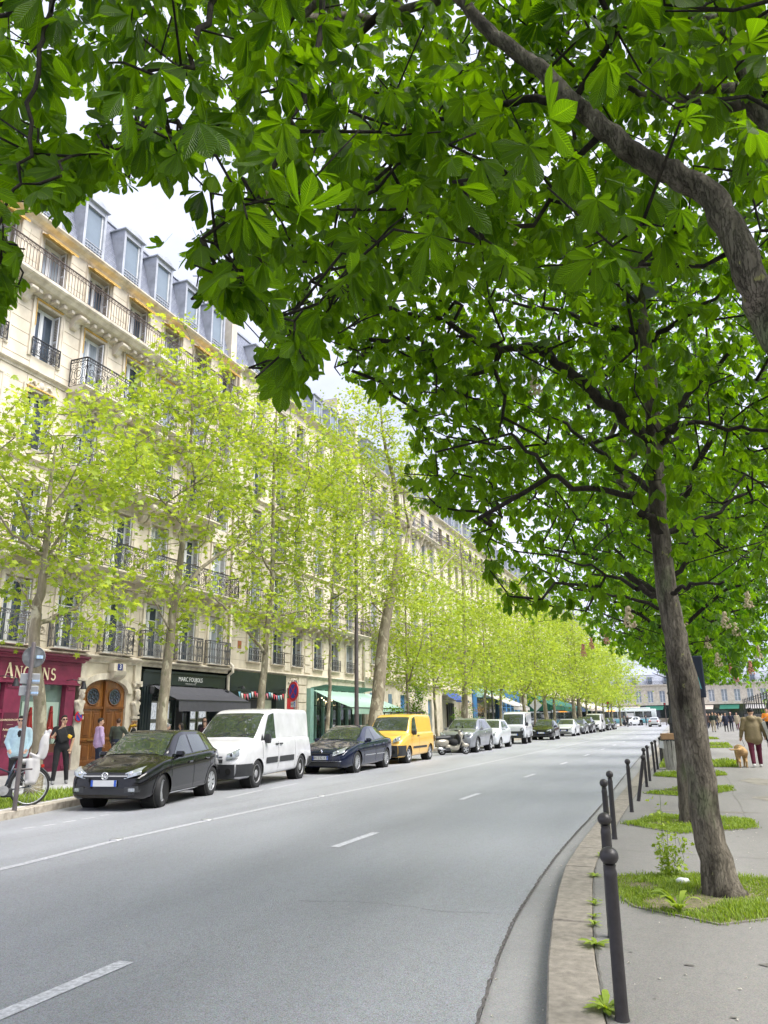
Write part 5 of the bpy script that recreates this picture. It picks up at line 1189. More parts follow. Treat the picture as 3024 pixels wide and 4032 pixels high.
def edge_leaves(mask, n, box, band, depth, size, rg, L=.17):
    """single leaves close to the crown's rim: their tips stay inside the rim"""
    out = [[], [], [], []]; got = 0; tries = 0
    while got < n and tries < 60:
        tries += 1; k = 600; X = RN.uniform(box[0], box[2], k); Y = RN.uniform(box[1], box[3], k); ins = poly_mask(mask, X, Y)
        far = poly_mask(mask, X, Y+band) & poly_mask(mask, X-band, Y) & poly_mask(mask, X+band, Y); s = ins & ~far; X, Y = X[s], Y[s]
        if not len(X): continue
        pos = np.array([tuple(depth(x, y, rg)) for x, y in zip(X, Y)]); m = len(pos)
        d = RN.normal(0, 1, (m, 3)); d[:, 2] = -np.abs(RN.normal(.5, .5, m)); nr = RN.normal(0, .45, (m, 3))+np.array([0, 0, 1.]); rot = rots(d, nr); sc = size*RN.uniform(.6, 1.15, m)
        ok = tips_ok(pos, rot, sc, L, mask); 
        for lst, a in zip(out, (pos, rot, sc, np.clip(RN.normal(.5, .25, m), 0, 1))): lst.append(a[ok])
        got += int(ok.sum())
    return [np.concatenate(a)[:n] for a in out]
class Skel:
    def __init__(s): s.p = []; s.par = []; s.r = []; s.cnt = None
    def path(s, pts, r0, r1, root=-1, sub=5, jit=.0):
        """add a limb; smooth polyline through pts"""
        pts = [Vector(q) for q in pts]
        if root >= 0: pts = [Vector(s.p[root])]+pts
        out = []
        for i in range(len(pts)-1):
            a = pts[max(i-1, 0)]; b = pts[i]; c = pts[i+1]; d = pts[min(i+2, len(pts)-1)]
            for k in range(sub):
                t = k/sub; out.append(.5*((2*b)+(c-a)*t+(2*a-5*b+4*c-d)*t*t+(3*b-a-3*c+d)*t**3))
        out.append(pts[-1]); n = len(out); last = root
        for i, q in enumerate(out):
            if i == 0 and root >= 0: continue
            if jit and 0 < i < n-1: q = q+Vector((R.gauss(0,jit), R.gauss(0,jit), R.gauss(0,jit)))
            s.p.append(tuple(q)); s.par.append(last); s.r.append(r0+(r1-r0)*i/(n-1)); last = len(s.p)-1
        return last
    def nearest(s, q): P = np.array(s.p); return int(np.argmin(((P-np.array(q))**2).sum(1)))
    def attach(s, C, rtip=.006, start=0, up=.6, rng=None, step=.35, wig=.06):
        C = np.asarray(C); P = np.array(s.p)
        dist = np.array([np.sqrt(((P[start:]-c)**2).sum(1)).min() for c in C]); order = np.argsort(dist)
        buf = np.zeros((len(P)+len(C)*10, 3)); buf[:len(P)] = P; n = len(P); ends = np.zeros(len(C), int)
        rng = rng or R
        for ci in order:
            c = C[ci]; d = buf[start:n]-c; cost = np.sqrt((d**2).sum(1))+up*np.maximum(0, d[:, 2])
            j = int(np.argmin(cost))+start; a = buf[j]; L = np.linalg.norm(c-a); k = int(np.clip(L/step, 1, 8)); last = j
            bow = np.array([rng.gauss(0, 1), rng.gauss(0, 1), abs(rng.gauss(0, 1))*.6])*wig*L
            for i in range(1, k+1):
                t = i/k; q = a+(c-a)*t+bow*sin(pi*t)+(np.array([rng.gauss(0,1) for _ in range(3)])*wig*.25*L/k if i < k else 0)
                buf[n] = q; s.p.append(tuple(q)); s.par.append(last); s.r.append(-1.); last = n; n += 1
            ends[ci] = last
        cnt = np.zeros(n)
        for e in ends: cnt[e] += 1
        for i in range(n-1, -1, -1):
            if s.par[i] >= 0: cnt[s.par[i]] += cnt[i]
        s.cnt = cnt
        for i in range(n):
            if s.r[i] < 0: s.r[i] = rtip*max(1, cnt[i])**.45
        for i in range(n):
            if s.par[i] >= 0 and s.r[i] > s.r[s.par[i]]: s.r[i] = s.r[s.par[i]]
        return ends
    def tubes(s, sel_min_r, sel_max_r, sides=6, bumpy=0.):
        ch = {}
        for i, p in enumerate(s.par): ch.setdefault(p, []).append(i)
        m = MB(); st = list(ch.get(-1, [])); st = [(i, -1) for i in st]
        while st:
            i, p = st.pop(); chain = [i] if p < 0 else [p, i]; cur = i
            while True:
                c = ch.get(cur, [])
                if not c: break
                c = sorted(c, key=lambda q: -s.r[q]); nx = c[0]
                for q in c[1:]: st.append((q, cur))
                chain.append(nx); cur = nx
            seg = []; rr = []
            for q in chain:
                r = s.r[q] if not (q == chain[0] and p >= 0) else min(s.r[q], s.r[chain[1]]*1.25)
                seg.append(s.p[q]); rr.append(r)
            if len(seg) < 2: continue
            if sel_min_r <= rr[0] < sel_max_r: m.tube(seg, [max(.0025, q) for q in rr], sides if rr[0] > .02 else 4, cap=True)
        return m
def ypt(px, py, Y):
    d = ray(px, py); t = Y/d.y; return Vector((d.x*t, Y, d.z*t+CAM_H))
def xpt(px, py, X):
    d = ray(px, py); t = X/d.x; return Vector((X, d.y*t, d.z*t+CAM_H))
def crown_samples(n, c, rad, rg, shell=.35, zmin=None, mask=None, maskmode=True):
    out = []; tr = 0
    while len(out) < n and tr < n*40:
        tr += 1
        v = np.array([rg.gauss(0,1), rg.gauss(0,1), rg.gauss(0,1)]); v /= np.linalg.norm(v)+1e-9
        u = rg.uniform(shell**3, 1)**(1/3.); q = np.array(c)+v*u*np.array(rad)*(.85+.25*sin(v[0]*5+c[1])*sin(v[1]*4+c[0])+.1*sin(v[2]*7))
        if zmin is not None and q[2] < zmin: continue
        if mask is not None:
            a = pix(q)
            if not poly_mask(mask, np.array([a[0]]), np.array([a[1]]))[0]: continue
        out.append(q)
    return np.array(out)
def tree_objects(name, label, skel, trunk_mat, leaf_mesh, loc, cat='tree', group=None, trunk_nodes_r=.03, sides=9):
    t = thing(name, label, cat, loc, 0, group); off = Vector(loc)
    if trunk_mat is M_BARKC:
        ml = skel.tubes(trunk_nodes_r, .1, sides); ml.v = [(v[0]-off.x, v[1]-off.y, v[2]-off.z) for v in ml.v]
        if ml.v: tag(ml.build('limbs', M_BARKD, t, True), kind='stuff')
    mt = skel.tubes(.1 if trunk_mat is M_BARKC else trunk_nodes_r, 9, sides); mt.v = [(v[0]-off.x, v[1]-off.y, v[2]-off.z) for v in mt.v]; mt.build('trunk', trunk_mat, t, True)
    mb = skel.tubes(0, trunk_nodes_r, 5); mb.v = [(v[0]-off.x, v[1]-off.y, v[2]-off.z) for v in mb.v]
    if mb.v: tag(mb.build('branches', M_BARKD if trunk_mat is M_BARKC else trunk_mat, t, True), kind='stuff')
    if leaf_mesh:
        o = link('crown', leaf_mesh, t, -off)
    return t
PLV, PLF = plane_leaf()
PL_T = []
for k in range(4):
    rg = random.Random(k); V = PLV.copy(); V[:, 2] += np.array([rg.uniform(-.06, .06) for _ in V]); F = np.array(PLF)
    PL_T.append((V, np.zeros((len(V), 3)), np.vstack([F, [[13,14,15]],[[13,15,16]]]), np.full(len(V), rg.uniform(-.1, .1))))
def plane_tree(loc, trunk_pts, r0, r1, limbs, crown, ncl, nleaf, size, label, seed, extra=None, shell=.25, zmin=2.6, spread=.24):
    rg = random.Random(seed); s = Skel()
    tip = s.path(trunk_pts, r0, r1, sub=5, jit=.012)
    for i in range(min(3, len(s.r))): s.r[i] *= 1.35-.12*i
    for (pts, a, b) in limbs:
        root = s.nearest(pts[0]); s.path(pts[1:], a, b, root, 5, .02)
    first = int(len(s.p)*.0)
    low = [i for i, p in enumerate(s.p) if p[2] > 2.4]; start = min(low) if low else 0
    C = np.concatenate([crown_samples(int(ncl*f), c, rad, rg, shell, zmin) for (c, rad, f) in crown])
    ends = s.attach(C, .0055, start, .9, rg, .45, .07)
    # leaves round every cluster and along its twig
    per = max(1, nleaf//len(C)); pos = np.repeat(C, per, 0)+RN.normal(0, spread, (len(C)*per, 3))*np.array([1, 1, .75])
    n = len(pos); d = RN.normal(0, 1, (n, 3)); d[:, 2] = d[:, 2]*.5-.35; nr = RN.normal(0, .55, (n, 3))+np.array([0, 0, 1.])
    tone = np.clip(RN.normal(.5, .22, n)+.12*np.repeat(RN.normal(0, 1, len(C)), per), 0, 1)
    me = inst_mesh('crown', PL_T, pos, rots(d, nr), size*RN.uniform(.55, 1.15, n), tone, M_PLANE, smooth=False)
    return tree_objects('plane_tree', label, s, M_BARKP, me, loc, group='plane trees along the shop side', trunk_nodes_r=.022)
TX = -13.2
def tp(Y, *pp): return [xpt(px, py, TX) for px, py in pp]
# nearest three and the old one follow the photograph's stems
plane_tree((-13.2,13.3,.13), [(-13.2,13.3,.1),(-13.2,13.32,1.6)]+tp(0,(133,2517),(165,2306),(176,2192),(190,2011),(203,1884),(222,1740)), .155, .022,
    [(tp(0,(150,2480),(240,2420),(310,2385),(400,2306),(560,2330)), .06, .015), (tp(0,(172,2200),(105,2150),(40,2090),(-40,1980)), .05, .015), (tp(0,(177,2205),(236,2116),(270,1990),(330,1900)), .045, .012), (tp(0,(148,2420),(90,2330),(60,2260)), .025, .01)],
    [((-13.2,13.5,7.3),(2.6,2.7,2.7),.8),((-13.1,13.9,4.6),(2.2,2.4,1.2),.2)], 250, 4000, .20, 'young plane tree behind the round traffic sign and bicycle', 11)
plane_tree((-13.2,17.5,.13), [(-13.2,17.5,.1),(-13.2,17.55,2.2)]+tp(0,(670,2528),(690,2349),(713,2197),(729,2031),(749,1799),(756,1600),(762,1380)), .16, .02,
    [(tp(0,(690,2349),(770,2260),(862,2183),(995,2110),(1080,2040)), .075, .015), (tp(0,(765,1940),(862,1786),(955,1719)), .045, .012), (tp(0,(718,2067),(663,2004),(597,1918),(560,1820)), .04, .012), (tp(0,(676,2480),(600,2360),(520,2330)), .03, .01)],
    [((-13.2,17.9,9.6),(2.8,2.9,4.5),.85),((-13.2,17.8,4.9),(2.3,2.4,1.2),.15)], 310, 5000, .195, 'plane tree in front of the black estate agency', 12)
plane_tree((-13.2,22.6,.13), [(-13.2,22.6,.1),(-13.2,22.65,2.0)]+tp(0,(1039,2649),(1053,2468),(1071,2273),(1076,1962),(1085,1700),(1090,1550)), .15, .02,
    [(tp(0,(1046,2560),(930,2432),(843,2352),(800,2251)), .06, .014), (tp(0,(1060,2425),(1234,2396),(1342,2352)), .05, .012), (tp(0,(1072,2250),(1000,2130),(960,2050)), .035, .012), (tp(0,(1075,2050),(1170,1950),(1240,1900)), .035, .012)],
    [((-13.2,23,9.8),(3.2,3.3,4.9),.85),((-13.2,22.8,5.1),(2.5,2.6,1.3),.15)], 350, 6600, .19, 'plane tree in front of the black shop with bunting', 13)
plane_tree((-13.2,27.6,.13), [(-13.2,27.6,.1)]+tp(0,(1299,2700),(1299,2468),(1318,2200),(1330,1950)), .085, .015, [(tp(0,(1299,2520),(1230,2440),(1200,2380)), .025, .01)],
    [((-13.2,27.6,8.8),(2.9,3.0,5.0),1.)], 250, 6200, .17, 'slim plane tree beside the lamp post at the cafe', 14)
plane_tree((-13.2,32.3,.13), [(-13.2,32.3,.1)]+[xpt(px, py, TX) for px, py in ((1494,2685),(1523,2432),(1560,2251),(1570,2106),(1552,1904),(1515,1745),(1498,1600))], .33, .04,
    [([xpt(px, py, TX) for px, py in ((1555,2270),(1640,2250),(1719,2258),(1827,2142),(1900,2080))], .10, .02), ([xpt(px, py, TX) for px, py in ((1565,2220),(1600,2142),(1625,2040),(1700,1950),(1760,1900))], .15, .03), ([xpt(px, py, TX) for px, py in ((1610,2080),(1590,1950),(1610,1850))], .08, .02),
     ([xpt(px, py, TX) for px, py in ((1568,2100),(1490,2030),(1430,1980))], .06, .015), ([xpt(px, py, TX) for px, py in ((1575,2200),(1640,2190),(1680,2080))], .06, .015)],
    [((-13.2,32.8,13.4),(3.8,4.2,5.2),.75),((-13.2,32.8,8),(3.2,3.4,2.2),.25)], 410, 8000, .19, 'old plane tree with a thick pale leaning trunk', 15, zmin=3.6)
labs = ['thin plane tree growing from the ivy behind the yellow van', 'thin forked plane tree behind the scooter', 'stout pale plane tree behind the grey car', 'slim plane tree left of the ornate lamp', 'bent plane tree behind the mini truck', 'leaning plane tree beside the blue shopfront corner',
        'slim plane tree by the green awning cheek', 'stout plane tree in front of the diamond sign', 'plane tree past the diamond sign', 'first of two stout plane trunks standing close together', 'second of two stout plane trunks standing close together', 'thin plane tree by the beige awning', 'dark plane tree near the white van far down', 'plane tree near the traffic lights', 'far plane tree before the bus', 'last plane trees beside the crossing']
far = [(37.0,.09,10,2500,2.4),(41.5,.085,9.5,2300,2.4),(47.0,.26,14,3000,3.2),(52.2,.10,11,2300,2.7),(56.8,.14,12,2300,2.9),(63.5,.17,12.5,2300,3.),(66.9,.11,11,1800,2.8),(72.5,.24,14,2300,3.3),(76.2,.16,12,1700,3.0),(88,.27,15,2200,3.6),(92,.27,15,2000,3.6),(97,.14,12,1500,3.2),(104.5,.16,13,1500,3.4),(112.5,.16,13,1500,3.5),(122,.18,14,1400,3.8),(133,.18,14,1400,4.0)]
for k, (Y, r, h, nl, rad) in enumerate(far):
    x0 = TX+.02*(Y-40) if Y > 60 else TX; rgk = random.Random(50+k)
    lx, ly = rgk.uniform(-.3,.3), rgk.uniform(-.35,.35)
    plane_tree((x0,Y,.13), [(x0,Y,.1),(x0+lx*.3,Y+ly*.3,1.8),(x0+lx*.7,Y+ly*.8,3.6),(x0+lx,Y+ly,5.5),(x0+lx*1.3,Y+ly,h*.75),(x0+lx,Y+ly,h*.92)], r, .02,
        [([(x0+lx*.6,Y+ly*.6,3.2),(x0+.8,Y-1.1,4.3),(x0+1.5,Y-1.9,5.4)], .04+r*.15, .012), ([(x0+lx*.8,Y+ly*.9,4.2),(x0-.3,Y+1.2,5.2),(x0-.6,Y+2,6.5)], .04+r*.15, .012)],
        [((x0+.1,Y,h*.62),(rad*1.15,rad*1.2,h*.42),.85),((x0+.2,Y,4.4),(rad,rad,1.2),.15)], 150, int(nl*1.9), .18+.0018*(Y-35), labs[k], 60+k, zmin=2.9, spread=.36+.003*(Y-35))

# ---------------------------------------------------------------- chestnuts
CH_HI = [compound(k, .17, True) for k in range(16)]
CH_LO = [compound(20+k, .17, False) for k in range(10)]
def tips_ok(pos, rot, sc, L, mask):
    loc = np.array([(0,0,0),(0,L,-.25*L),(L*.75,L*.45,-.2*L),(-L*.75,L*.45,-.2*L),(L*.8,-.1*L,-.1*L),(-L*.8,-.1*L,-.1*L)])
    P = np.einsum('nij,vj->nvi', rot, loc)*sc[:, None, None]+pos[:, None, :]; ok = np.ones(len(pos), bool)
    for v in range(len(loc)):
        a = pix(P[:, v]); ok &= poly_mask(mask, a[:, 0], a[:, 1]) & (a[:, 2] > .8)
    return ok
def chest_leaves(C, per, spread, size, mask=None, droop=.9, L=.17):
    pos = np.repeat(C, per, 0)+RN.normal(0, spread, (len(C)*per, 3))*np.array([1, 1, .7]); n = len(pos)
    d = RN.normal(0, 1, (n, 3)); d[:, 2] = -np.abs(RN.normal(droop*.5, .45, n)); nr = RN.normal(0, .45, (n, 3))+np.array([0, 0, 1.])
    nr -= 0
    rot = rots(d, nr); sc = size*RN.uniform(.5, 1.2, n); tone = np.clip(RN.normal(.45, .28, n)+np.repeat(RN.normal(0, .15, len(C)), per), 0, 1)
    if mask is not None:
        ok = tips_ok(pos, rot, sc, L, mask); pos, rot, sc, tone = pos[ok], rot[ok], sc[ok], tone[ok]
    return pos, rot, sc, tone
def blossom(mat, seed, h=.22):
    rg = random.Random(seed); m = MB(); m.tube([(0,0,0),(0,0,h)], .006, 4)
    for i in range(60):
        z = h*rg.uniform(.12, 1); r = .07*(1-z/h*.8)*rg.uniform(.5, 1); a = rg.uniform(0, 6.3); m.sphere((r*cos(a), r*sin(a), z), .013*rg.uniform(.7,1.2), 4)
    return m.mesh('blossom', mat)
BL = [blossom(M_PETAL, 1), blossom(M_PETAL, 2)]; BLP = [blossom(M_PINK, 3, .26), blossom(M_PINK, 4, .24)]

# --- the tree the photographer stands under: limb and hanging leaves overhead
MASK0 = [(-700,-900),(3700,-900),(3700,1500),(3024,1430),(2900,1250),(2700,1180),(2400,1250),(2150,1200),(1900,1240),(1700,1170),(1560,1160),(1400,1200),(1330,1360),(1290,1480),(1230,1600),(1050,1600),(950,1510),(1010,1330),(900,1290),(750,1230),(740,1060),(570,1030),(590,930),(830,850),(770,720),(690,770),(600,680),(540,770),(480,790),(400,720),(330,880),(230,870),(130,810),(50,900),(130,1080),(110,1200),(20,1290),(-700,1400)]
def sparse0(px, py):
    p = 1.0
    for (cx, cy, rx, ry, q) in [(300,290,200,200,.72),(150,330,150,120,.6),(560,200,120,120,.55),(930,540,90,90,.6),(1560,1020,150,70,.5),(1180,570,80,70,.7),(430,560,170,130,.45),(1350,100,150,100,.45),(700,470,140,120,.35),(1000,250,150,120,.3)]:
        e = ((px-cx)/rx)**2+((py-cy)/ry)**2
        p *= 1-q*math.exp(-e)
    return p
def make_tree0():
    rg = random.Random(21); s = Skel()
    base = (.85, 2.9, .1)
    s.path([base, (.84,2.92,1.2), (.80,2.95,2.2), (.78,3.0,3.0), (.8,3.0,4.2), (.82,2.9,6.0), (.8,2.8,8.0)], .19, .05, sub=4)
    fork = s.nearest((.79,2.97,2.3))
    limb = LIMB = [(3060,1330,3.35),(2960,1110,3.4),(2890,930,3.5),(2800,780,3.65),(2680,700,3.75),(2560,640,3.85),(2440,560,3.95),(2340,470,4.05),(2260,400,4.1),(2180,330,4.2),(2100,250,4.3),(2000,180,4.4),(1900,100,4.55),(1800,-20,4.7),(1600,-200,4.9)]
    s.path([apt(*q) for q in limb], .072, .032, fork, 4, .006)
    j = s.nearest(apt(2290,430,4.08)); s.path([apt(*q) for q in ((2180,400,4.3),(2020,400,4.5),(1850,460,4.7),(1650,480,4.9))], .030, .012, j, 4, .01)
    f2 = s.nearest((.8,3.0,4.0))
    s.path([apt(*q) for q in ((3080,620,4.2),(3024,505,4.4),(2968,409,4.5),(2936,280,4.6),(2850,65,4.8),(2780,-120,5.0))], .06, .03, f2, 4, .008)
    j = s.nearest(apt(2960,400,4.5)); s.path([apt(*q) for q in ((2850,415,4.6),(2753,398,4.7),(2635,387,4.8),(2484,355,5.0),(2350,330,5.2))], .034, .012, j, 4, .01)
    top = s.nearest((.8,2.8,7.0))
    a = s.nearest(apt(1700,-110,4.8)); s.path([apt(*q) for q in ((1300,-260,4.5),(900,-220,4.0),(560,-180,3.6),(300,-160,3.3),(60,-60,3.1),(-60,120,3.0))], .03, .010, a, 5, .02)
    b = s.nearest(apt(900,-220,4.0)); s.path([apt(*q) for q in ((800,60,3.7),(720,300,3.5),(600,430,3.3),(520,560,3.2))], .018, .006, b, 5, .015)
    b = s.nearest(apt(1300,-260,4.5)); s.path([apt(*q) for q in ((1250,100,4.3),(1180,400,4.1),(1050,700,3.9),(900,1000,3.7),(820,1130,3.6))], .022, .007, b, 5, .02)
    b = s.nearest(apt(1650,480,4.9)); s.path([apt(*q) for q in ((1500,700,4.8),(1350,900,4.6),(1200,1150,4.3),(1120,1350,4.1))], .016, .006, b, 5, .02)
    b = s.nearest(apt(300,-160,3.3)); s.path([apt(*q) for q in ((180,100,3.1),(130,420,3.0),(60,700,2.9),(-20,950,2.9))], .012, .005, b, 5, .012)
    # cluster centres: through the depth of the crown, thinner where the sky shows
    def sample(n, dlo, dhi, inset, xr=(-500,3400), yr=(-700,1500)):
        out = []; tr = 0
        while len(out) < n and tr < n*60:
            tr += 1; px, py = rg.uniform(*xr), rg.uniform(*yr)
            if not in_poly(MASK0, px, py+inset) or not in_poly(MASK0, px, py): continue
            if rg.random() > sparse0(px, py): continue
            dd = rg.uniform(dlo, dhi)
            if dd < 4.9 and min((px-q[0])**2+(py+60-q[1])**2 for q in LIMB) < 170**2: continue
            out.append(tuple(apt(px, py, dd)))
        return np.array(out)
    Cn = sample(170, 2.75, 4.2, 60); Cf = np.concatenate([sample(720, 4.0, 8.6, 20), sample(330, 5.0, 9.0, 20, (900,3400), (-700,900))])
    Cn = Cn[Cn[:, 2] > 2.3]
    E0 = edge_leaves(MASK0, 240, (-60, 200, 1500, 1650), 230, lambda x, y, g: apt(x, y, g.uniform(2.9, 4.8)), .95, rg)
    a0 = pix(E0[0]); k0 = ~((a0[:, 0] > 540) & (a0[:, 0] < 740) & (a0[:, 1] > 800) & (a0[:, 1] < 1040)); E0 = [q[k0] for q in E0]
    ends = s.attach(np.concatenate([Cn, Cf, E0[0]+np.array([0, 0, .03])]), .0042, 12, .35, rg, .3, .08)
    t = thing('chestnut_tree', 'chestnut tree overhead with a thick limb crossing the upper right corner', 'tree', base)
    off = Vector(base)
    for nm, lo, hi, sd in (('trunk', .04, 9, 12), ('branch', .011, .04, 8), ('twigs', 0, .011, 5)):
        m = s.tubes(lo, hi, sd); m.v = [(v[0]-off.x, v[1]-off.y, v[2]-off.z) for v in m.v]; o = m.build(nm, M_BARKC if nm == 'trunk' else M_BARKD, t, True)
        if nm != 'trunk': tag(o, kind='stuff')
    # near leaves are single objects, the others one mass
    def clear(q):            # keep the big limb in view
        a = pix(q[0]); dmin = np.min([(a[:, 0]-l[0])**2+(a[:, 1]+50-l[1])**2 for l in dense], 0); ok = (dmin > 135**2) | (a[:, 2] > 4.7); return tuple(v[ok] for v in q)
    dense = [tuple(np.array(u)*(1-k/3)+np.array(v)*k/3) for u, v in zip(LIMB, LIMB[1:]) for k in range(3)]
    pos, rot, sc, tone = clear(chest_leaves(Cn, 4, .17, 1.02, MASK0, .8))
    p2, r2, s2, t2 = clear(chest_leaves(Cf, 6, .28, .9, MASK0, .8))
    pos, rot, sc, tone = (np.concatenate(q) for q in zip((pos, rot, sc, tone), E0))
    pp = pix(pos); inview = (pp[:, 0] > -250) & (pp[:, 0] < 3270) & (pp[:, 1] > -250) & (pp[:, 1] < 1800)
    idx = np.where(inview)[0]; idx = idx[np.argsort(pp[idx, 2])][:295]
    meshes = []
    for (V, T, F, tn) in CH_HI: meshes.append(np_mesh('leaf', V, [F], M_CHES, True, {'tone': ('FLOAT', np.clip(.42+tn, 0, 1)), 'vein': ('FLOAT_VECTOR', T)}))
    for i in idx:
        o = link('leaf', meshes[rg.randrange(len(meshes))], t); M3 = Matrix(rot[i].tolist())
        o.matrix_local = Matrix.Translation(Vector(pos[i])-off) @ M3.to_4x4() @ Matrix.Scale(float(sc[i]), 4)
    rest = np.setdiff1d(np.arange(len(pos)), idx)
    # the crown goes on above and behind the camera
    Cr = np.array([(rg.uniform(-3.6, 4.2), rg.uniform(-2.5, 5.5), rg.uniform(4.6, 9.2)) for _ in range(420)]); ar_ = pix(Cr)
    vis = (ar_[:, 2] > .3) & (ar_[:, 1] > -150) & (ar_[:, 0] > -200) & (ar_[:, 0] < 3224); Cr = Cr[~vis | poly_mask([(900,-900),(3700,-900),(3700,1000),(900,700)], ar_[:, 0], ar_[:, 1])]
    s2_ = chest_leaves(Cr, 7, .36, 1.0); p2, r2, s2, t2 = (np.concatenate(q) for q in zip((p2, r2, s2, t2), s2_))
    P = np.concatenate([pos[rest], p2]); Rr = np.concatenate([rot[rest], r2]); Ss = np.concatenate([sc[rest], s2]); Tt = np.concatenate([tone[rest], t2])
    me = inst_mesh('foliage', CH_HI, P, Rr, Ss, Tt, M_CHES, True); o = link('foliage', me, t, -off); tag(o, kind='stuff')
    for k, (px, py, d) in enumerate(((960,1010,3.9),(1010,870,4.4),(2010,960,5.0),(1960,930,5.2))):
        o = link('blossom', BL[k % 2], t, apt(px, py, d)-off); o.rotation_euler = (rg.uniform(-.3,.3), rg.uniform(-.3,.3), 0)
    return t
T0 = make_tree0()

# --- the two trunks in view and the row behind
MASK1 = [(1250,900),(1270,1250),(1310,1450),(1390,1590),(1500,1570),(1560,1650),(1590,1720),(1550,1860),(1600,2010),(1800,2060),(1860,2200),(1900,2350),(2000,2420),(2150,2440),(2330,2430),(2450,2450),(2560,2330),(2700,2420),(2900,2470),(3500,2500),(3700,900),(3500,-900),(1360,-900)]
MASK2 = [(1500,700),(1620,1700),(1700,2060),(1880,2120),(1900,2260),(1960,2420),(2130,2470),(2330,2450),(2420,2500),(2560,2480),(2700,2560),(3024,2640),(3700,2600),(3700,0),(1500,0)]
def chestnut(base, trunk, r0, r1, limbs, crowns, ncl, per, tmpl, mat, label, seed, mask=None, size=1.0, spread=.32, vein=False, blos=(), rtip=.006, zmin=2.5, sides=14, ups=.5, edge=0):
    rg = random.Random(seed); s = Skel(); s.path(trunk, r0, r1, sub=5, jit=.006)
    n0 = len(s.p)
    for i, f in enumerate((1.42, 1.28, 1.16, 1.08, 1.03)):
        if i < n0: s.r[i] *= f
    for (pts, a, b) in limbs: s.path(pts[1:], a, b, s.nearest(pts[0]), 5, .02)
    start = min(i for i, p in enumerate(s.p) if p[2] > 2.9)
    C = np.concatenate([crown_samples(int(ncl*f), c, rad, rg, .3, zmin, mask) for (c, rad, f) in crowns])
    if edge: E_ = edge_leaves(mask, edge, (1250, 1000, 2400, 2500), 170, lambda x, y, g: ypt(x, y, base[1]+g.uniform(-1.2, 1.8)), size, rg)
    s.attach(np.concatenate([C, E_[0][::3]]) if edge else C, rtip, start, ups, rg, .4, .08)
    pos, rot, sc, tone = chest_leaves(C, per, spread, size, mask, .75)
    if edge: pos, rot, sc, tone = (np.concatenate(q) for q in zip((pos, rot, sc, tone), E_))
    me = inst_mesh('crown', tmpl, pos, rot, sc, tone, mat, vein)
    t = tree_objects('chestnut_tree', label, s, M_BARKC, me, base, group='chestnut trees along the park side', trunk_nodes_r=.028, sides=sides)
    for k, (px, py, Y) in enumerate(blos):
        o = link('blossom', (BLP if Y > 20 else BL)[k % 2], t, ypt(px, py, Y)-Vector(base)); sc_ = 1+Y*.02; o.scale = (sc_,)*3
    return t
def yp(Y, *q): return [ypt(a, b, Y+c) for a, b, c in q]
chestnut((.04,7.82,.13), [(.07,7.80,.08)]+yp(7.8,(2800,3330,0),(2748,3000,0),(2702,2700,0),(2658,2500,0),(2622,2300,0),(2592,2000,0),(2577,1750,0),(2560,1500,0),(2535,1300,0),(2510,1100,0)), .142, .05,
    [(yp(7.8,(2577,1740,0),(2372,1572,-.3),(2254,1478,-.5),(2148,1395,-.6),(2103,1371,-.7),(1941,1371,-.9),(1794,1290,-1.0),(1647,1238,-1.1),(1485,1201,-1.2),(1382,1150,-1.2)), .062, .012),
     (yp(7.8,(2590,1760,0),(2640,1690,.2),(2703,1560,.3),(2833,1442,.3),(2998,1312,.2)), .05, .014), (yp(7.8,(2585,1730,0),(2632,1690,-.2),(2703,1667,-.4),(2951,1678,-.6),(3100,1720,-.8)), .034, .012),
     (yp(7.8,(2597,2115,0),(2520,2000,-.3),(2478,1950,-.5),(2254,1903,-.8),(2077,1773,-1.0),(2018,1702,-1.1)), .045, .012), (yp(7.8,(2590,1960,0),(2500,1890,.4),(2372,1797,.8),(2231,1678,1.1),(2080,1600,1.4)), .042, .012),
     (yp(7.8,(2625,2375,0),(2540,2330,.3),(2490,2304,.5),(2360,2245,.9),(2200,2190,1.3)), .035, .010), (yp(7.8,(2600,2100,0),(2656,2080,.3),(2785,2033,.7),(2963,1926,1.0)), .04, .012),
     (yp(7.8,(2535,1320,0),(2396,1289,.3),(2150,1215,.7),(1900,1180,1.0)), .04, .012), (yp(7.8,(2540,1350,0),(2700,1250,-.2),(2850,1150,-.4)), .035, .012), (yp(7.8,(2625,2350,0),(2700,2310,-.3),(2850,2290,-.7)), .025, .01)],
    [((-1.3,8.3,5.5),(3.4,2.7,2.7),.52),((1.2,8.4,5.4),(2.4,2.5,2.7),.28),((-2.7,7.3,5.0),(1.8,1.7,1.8),.14),(tuple(ypt(1520,1370,7.0)),(1.2,1.4,1.0),.08),(tuple(ypt(1900,1500,7.6)),(1.3,1.4,1.1),.06)], 440, 7, CH_HI, M_CHES, 'chestnut tree with the leaning trunk nearest on the pavement', 31, MASK1, .88, .33, True, ((2110,1560,7.),(2480,2480,9)), edge=170)
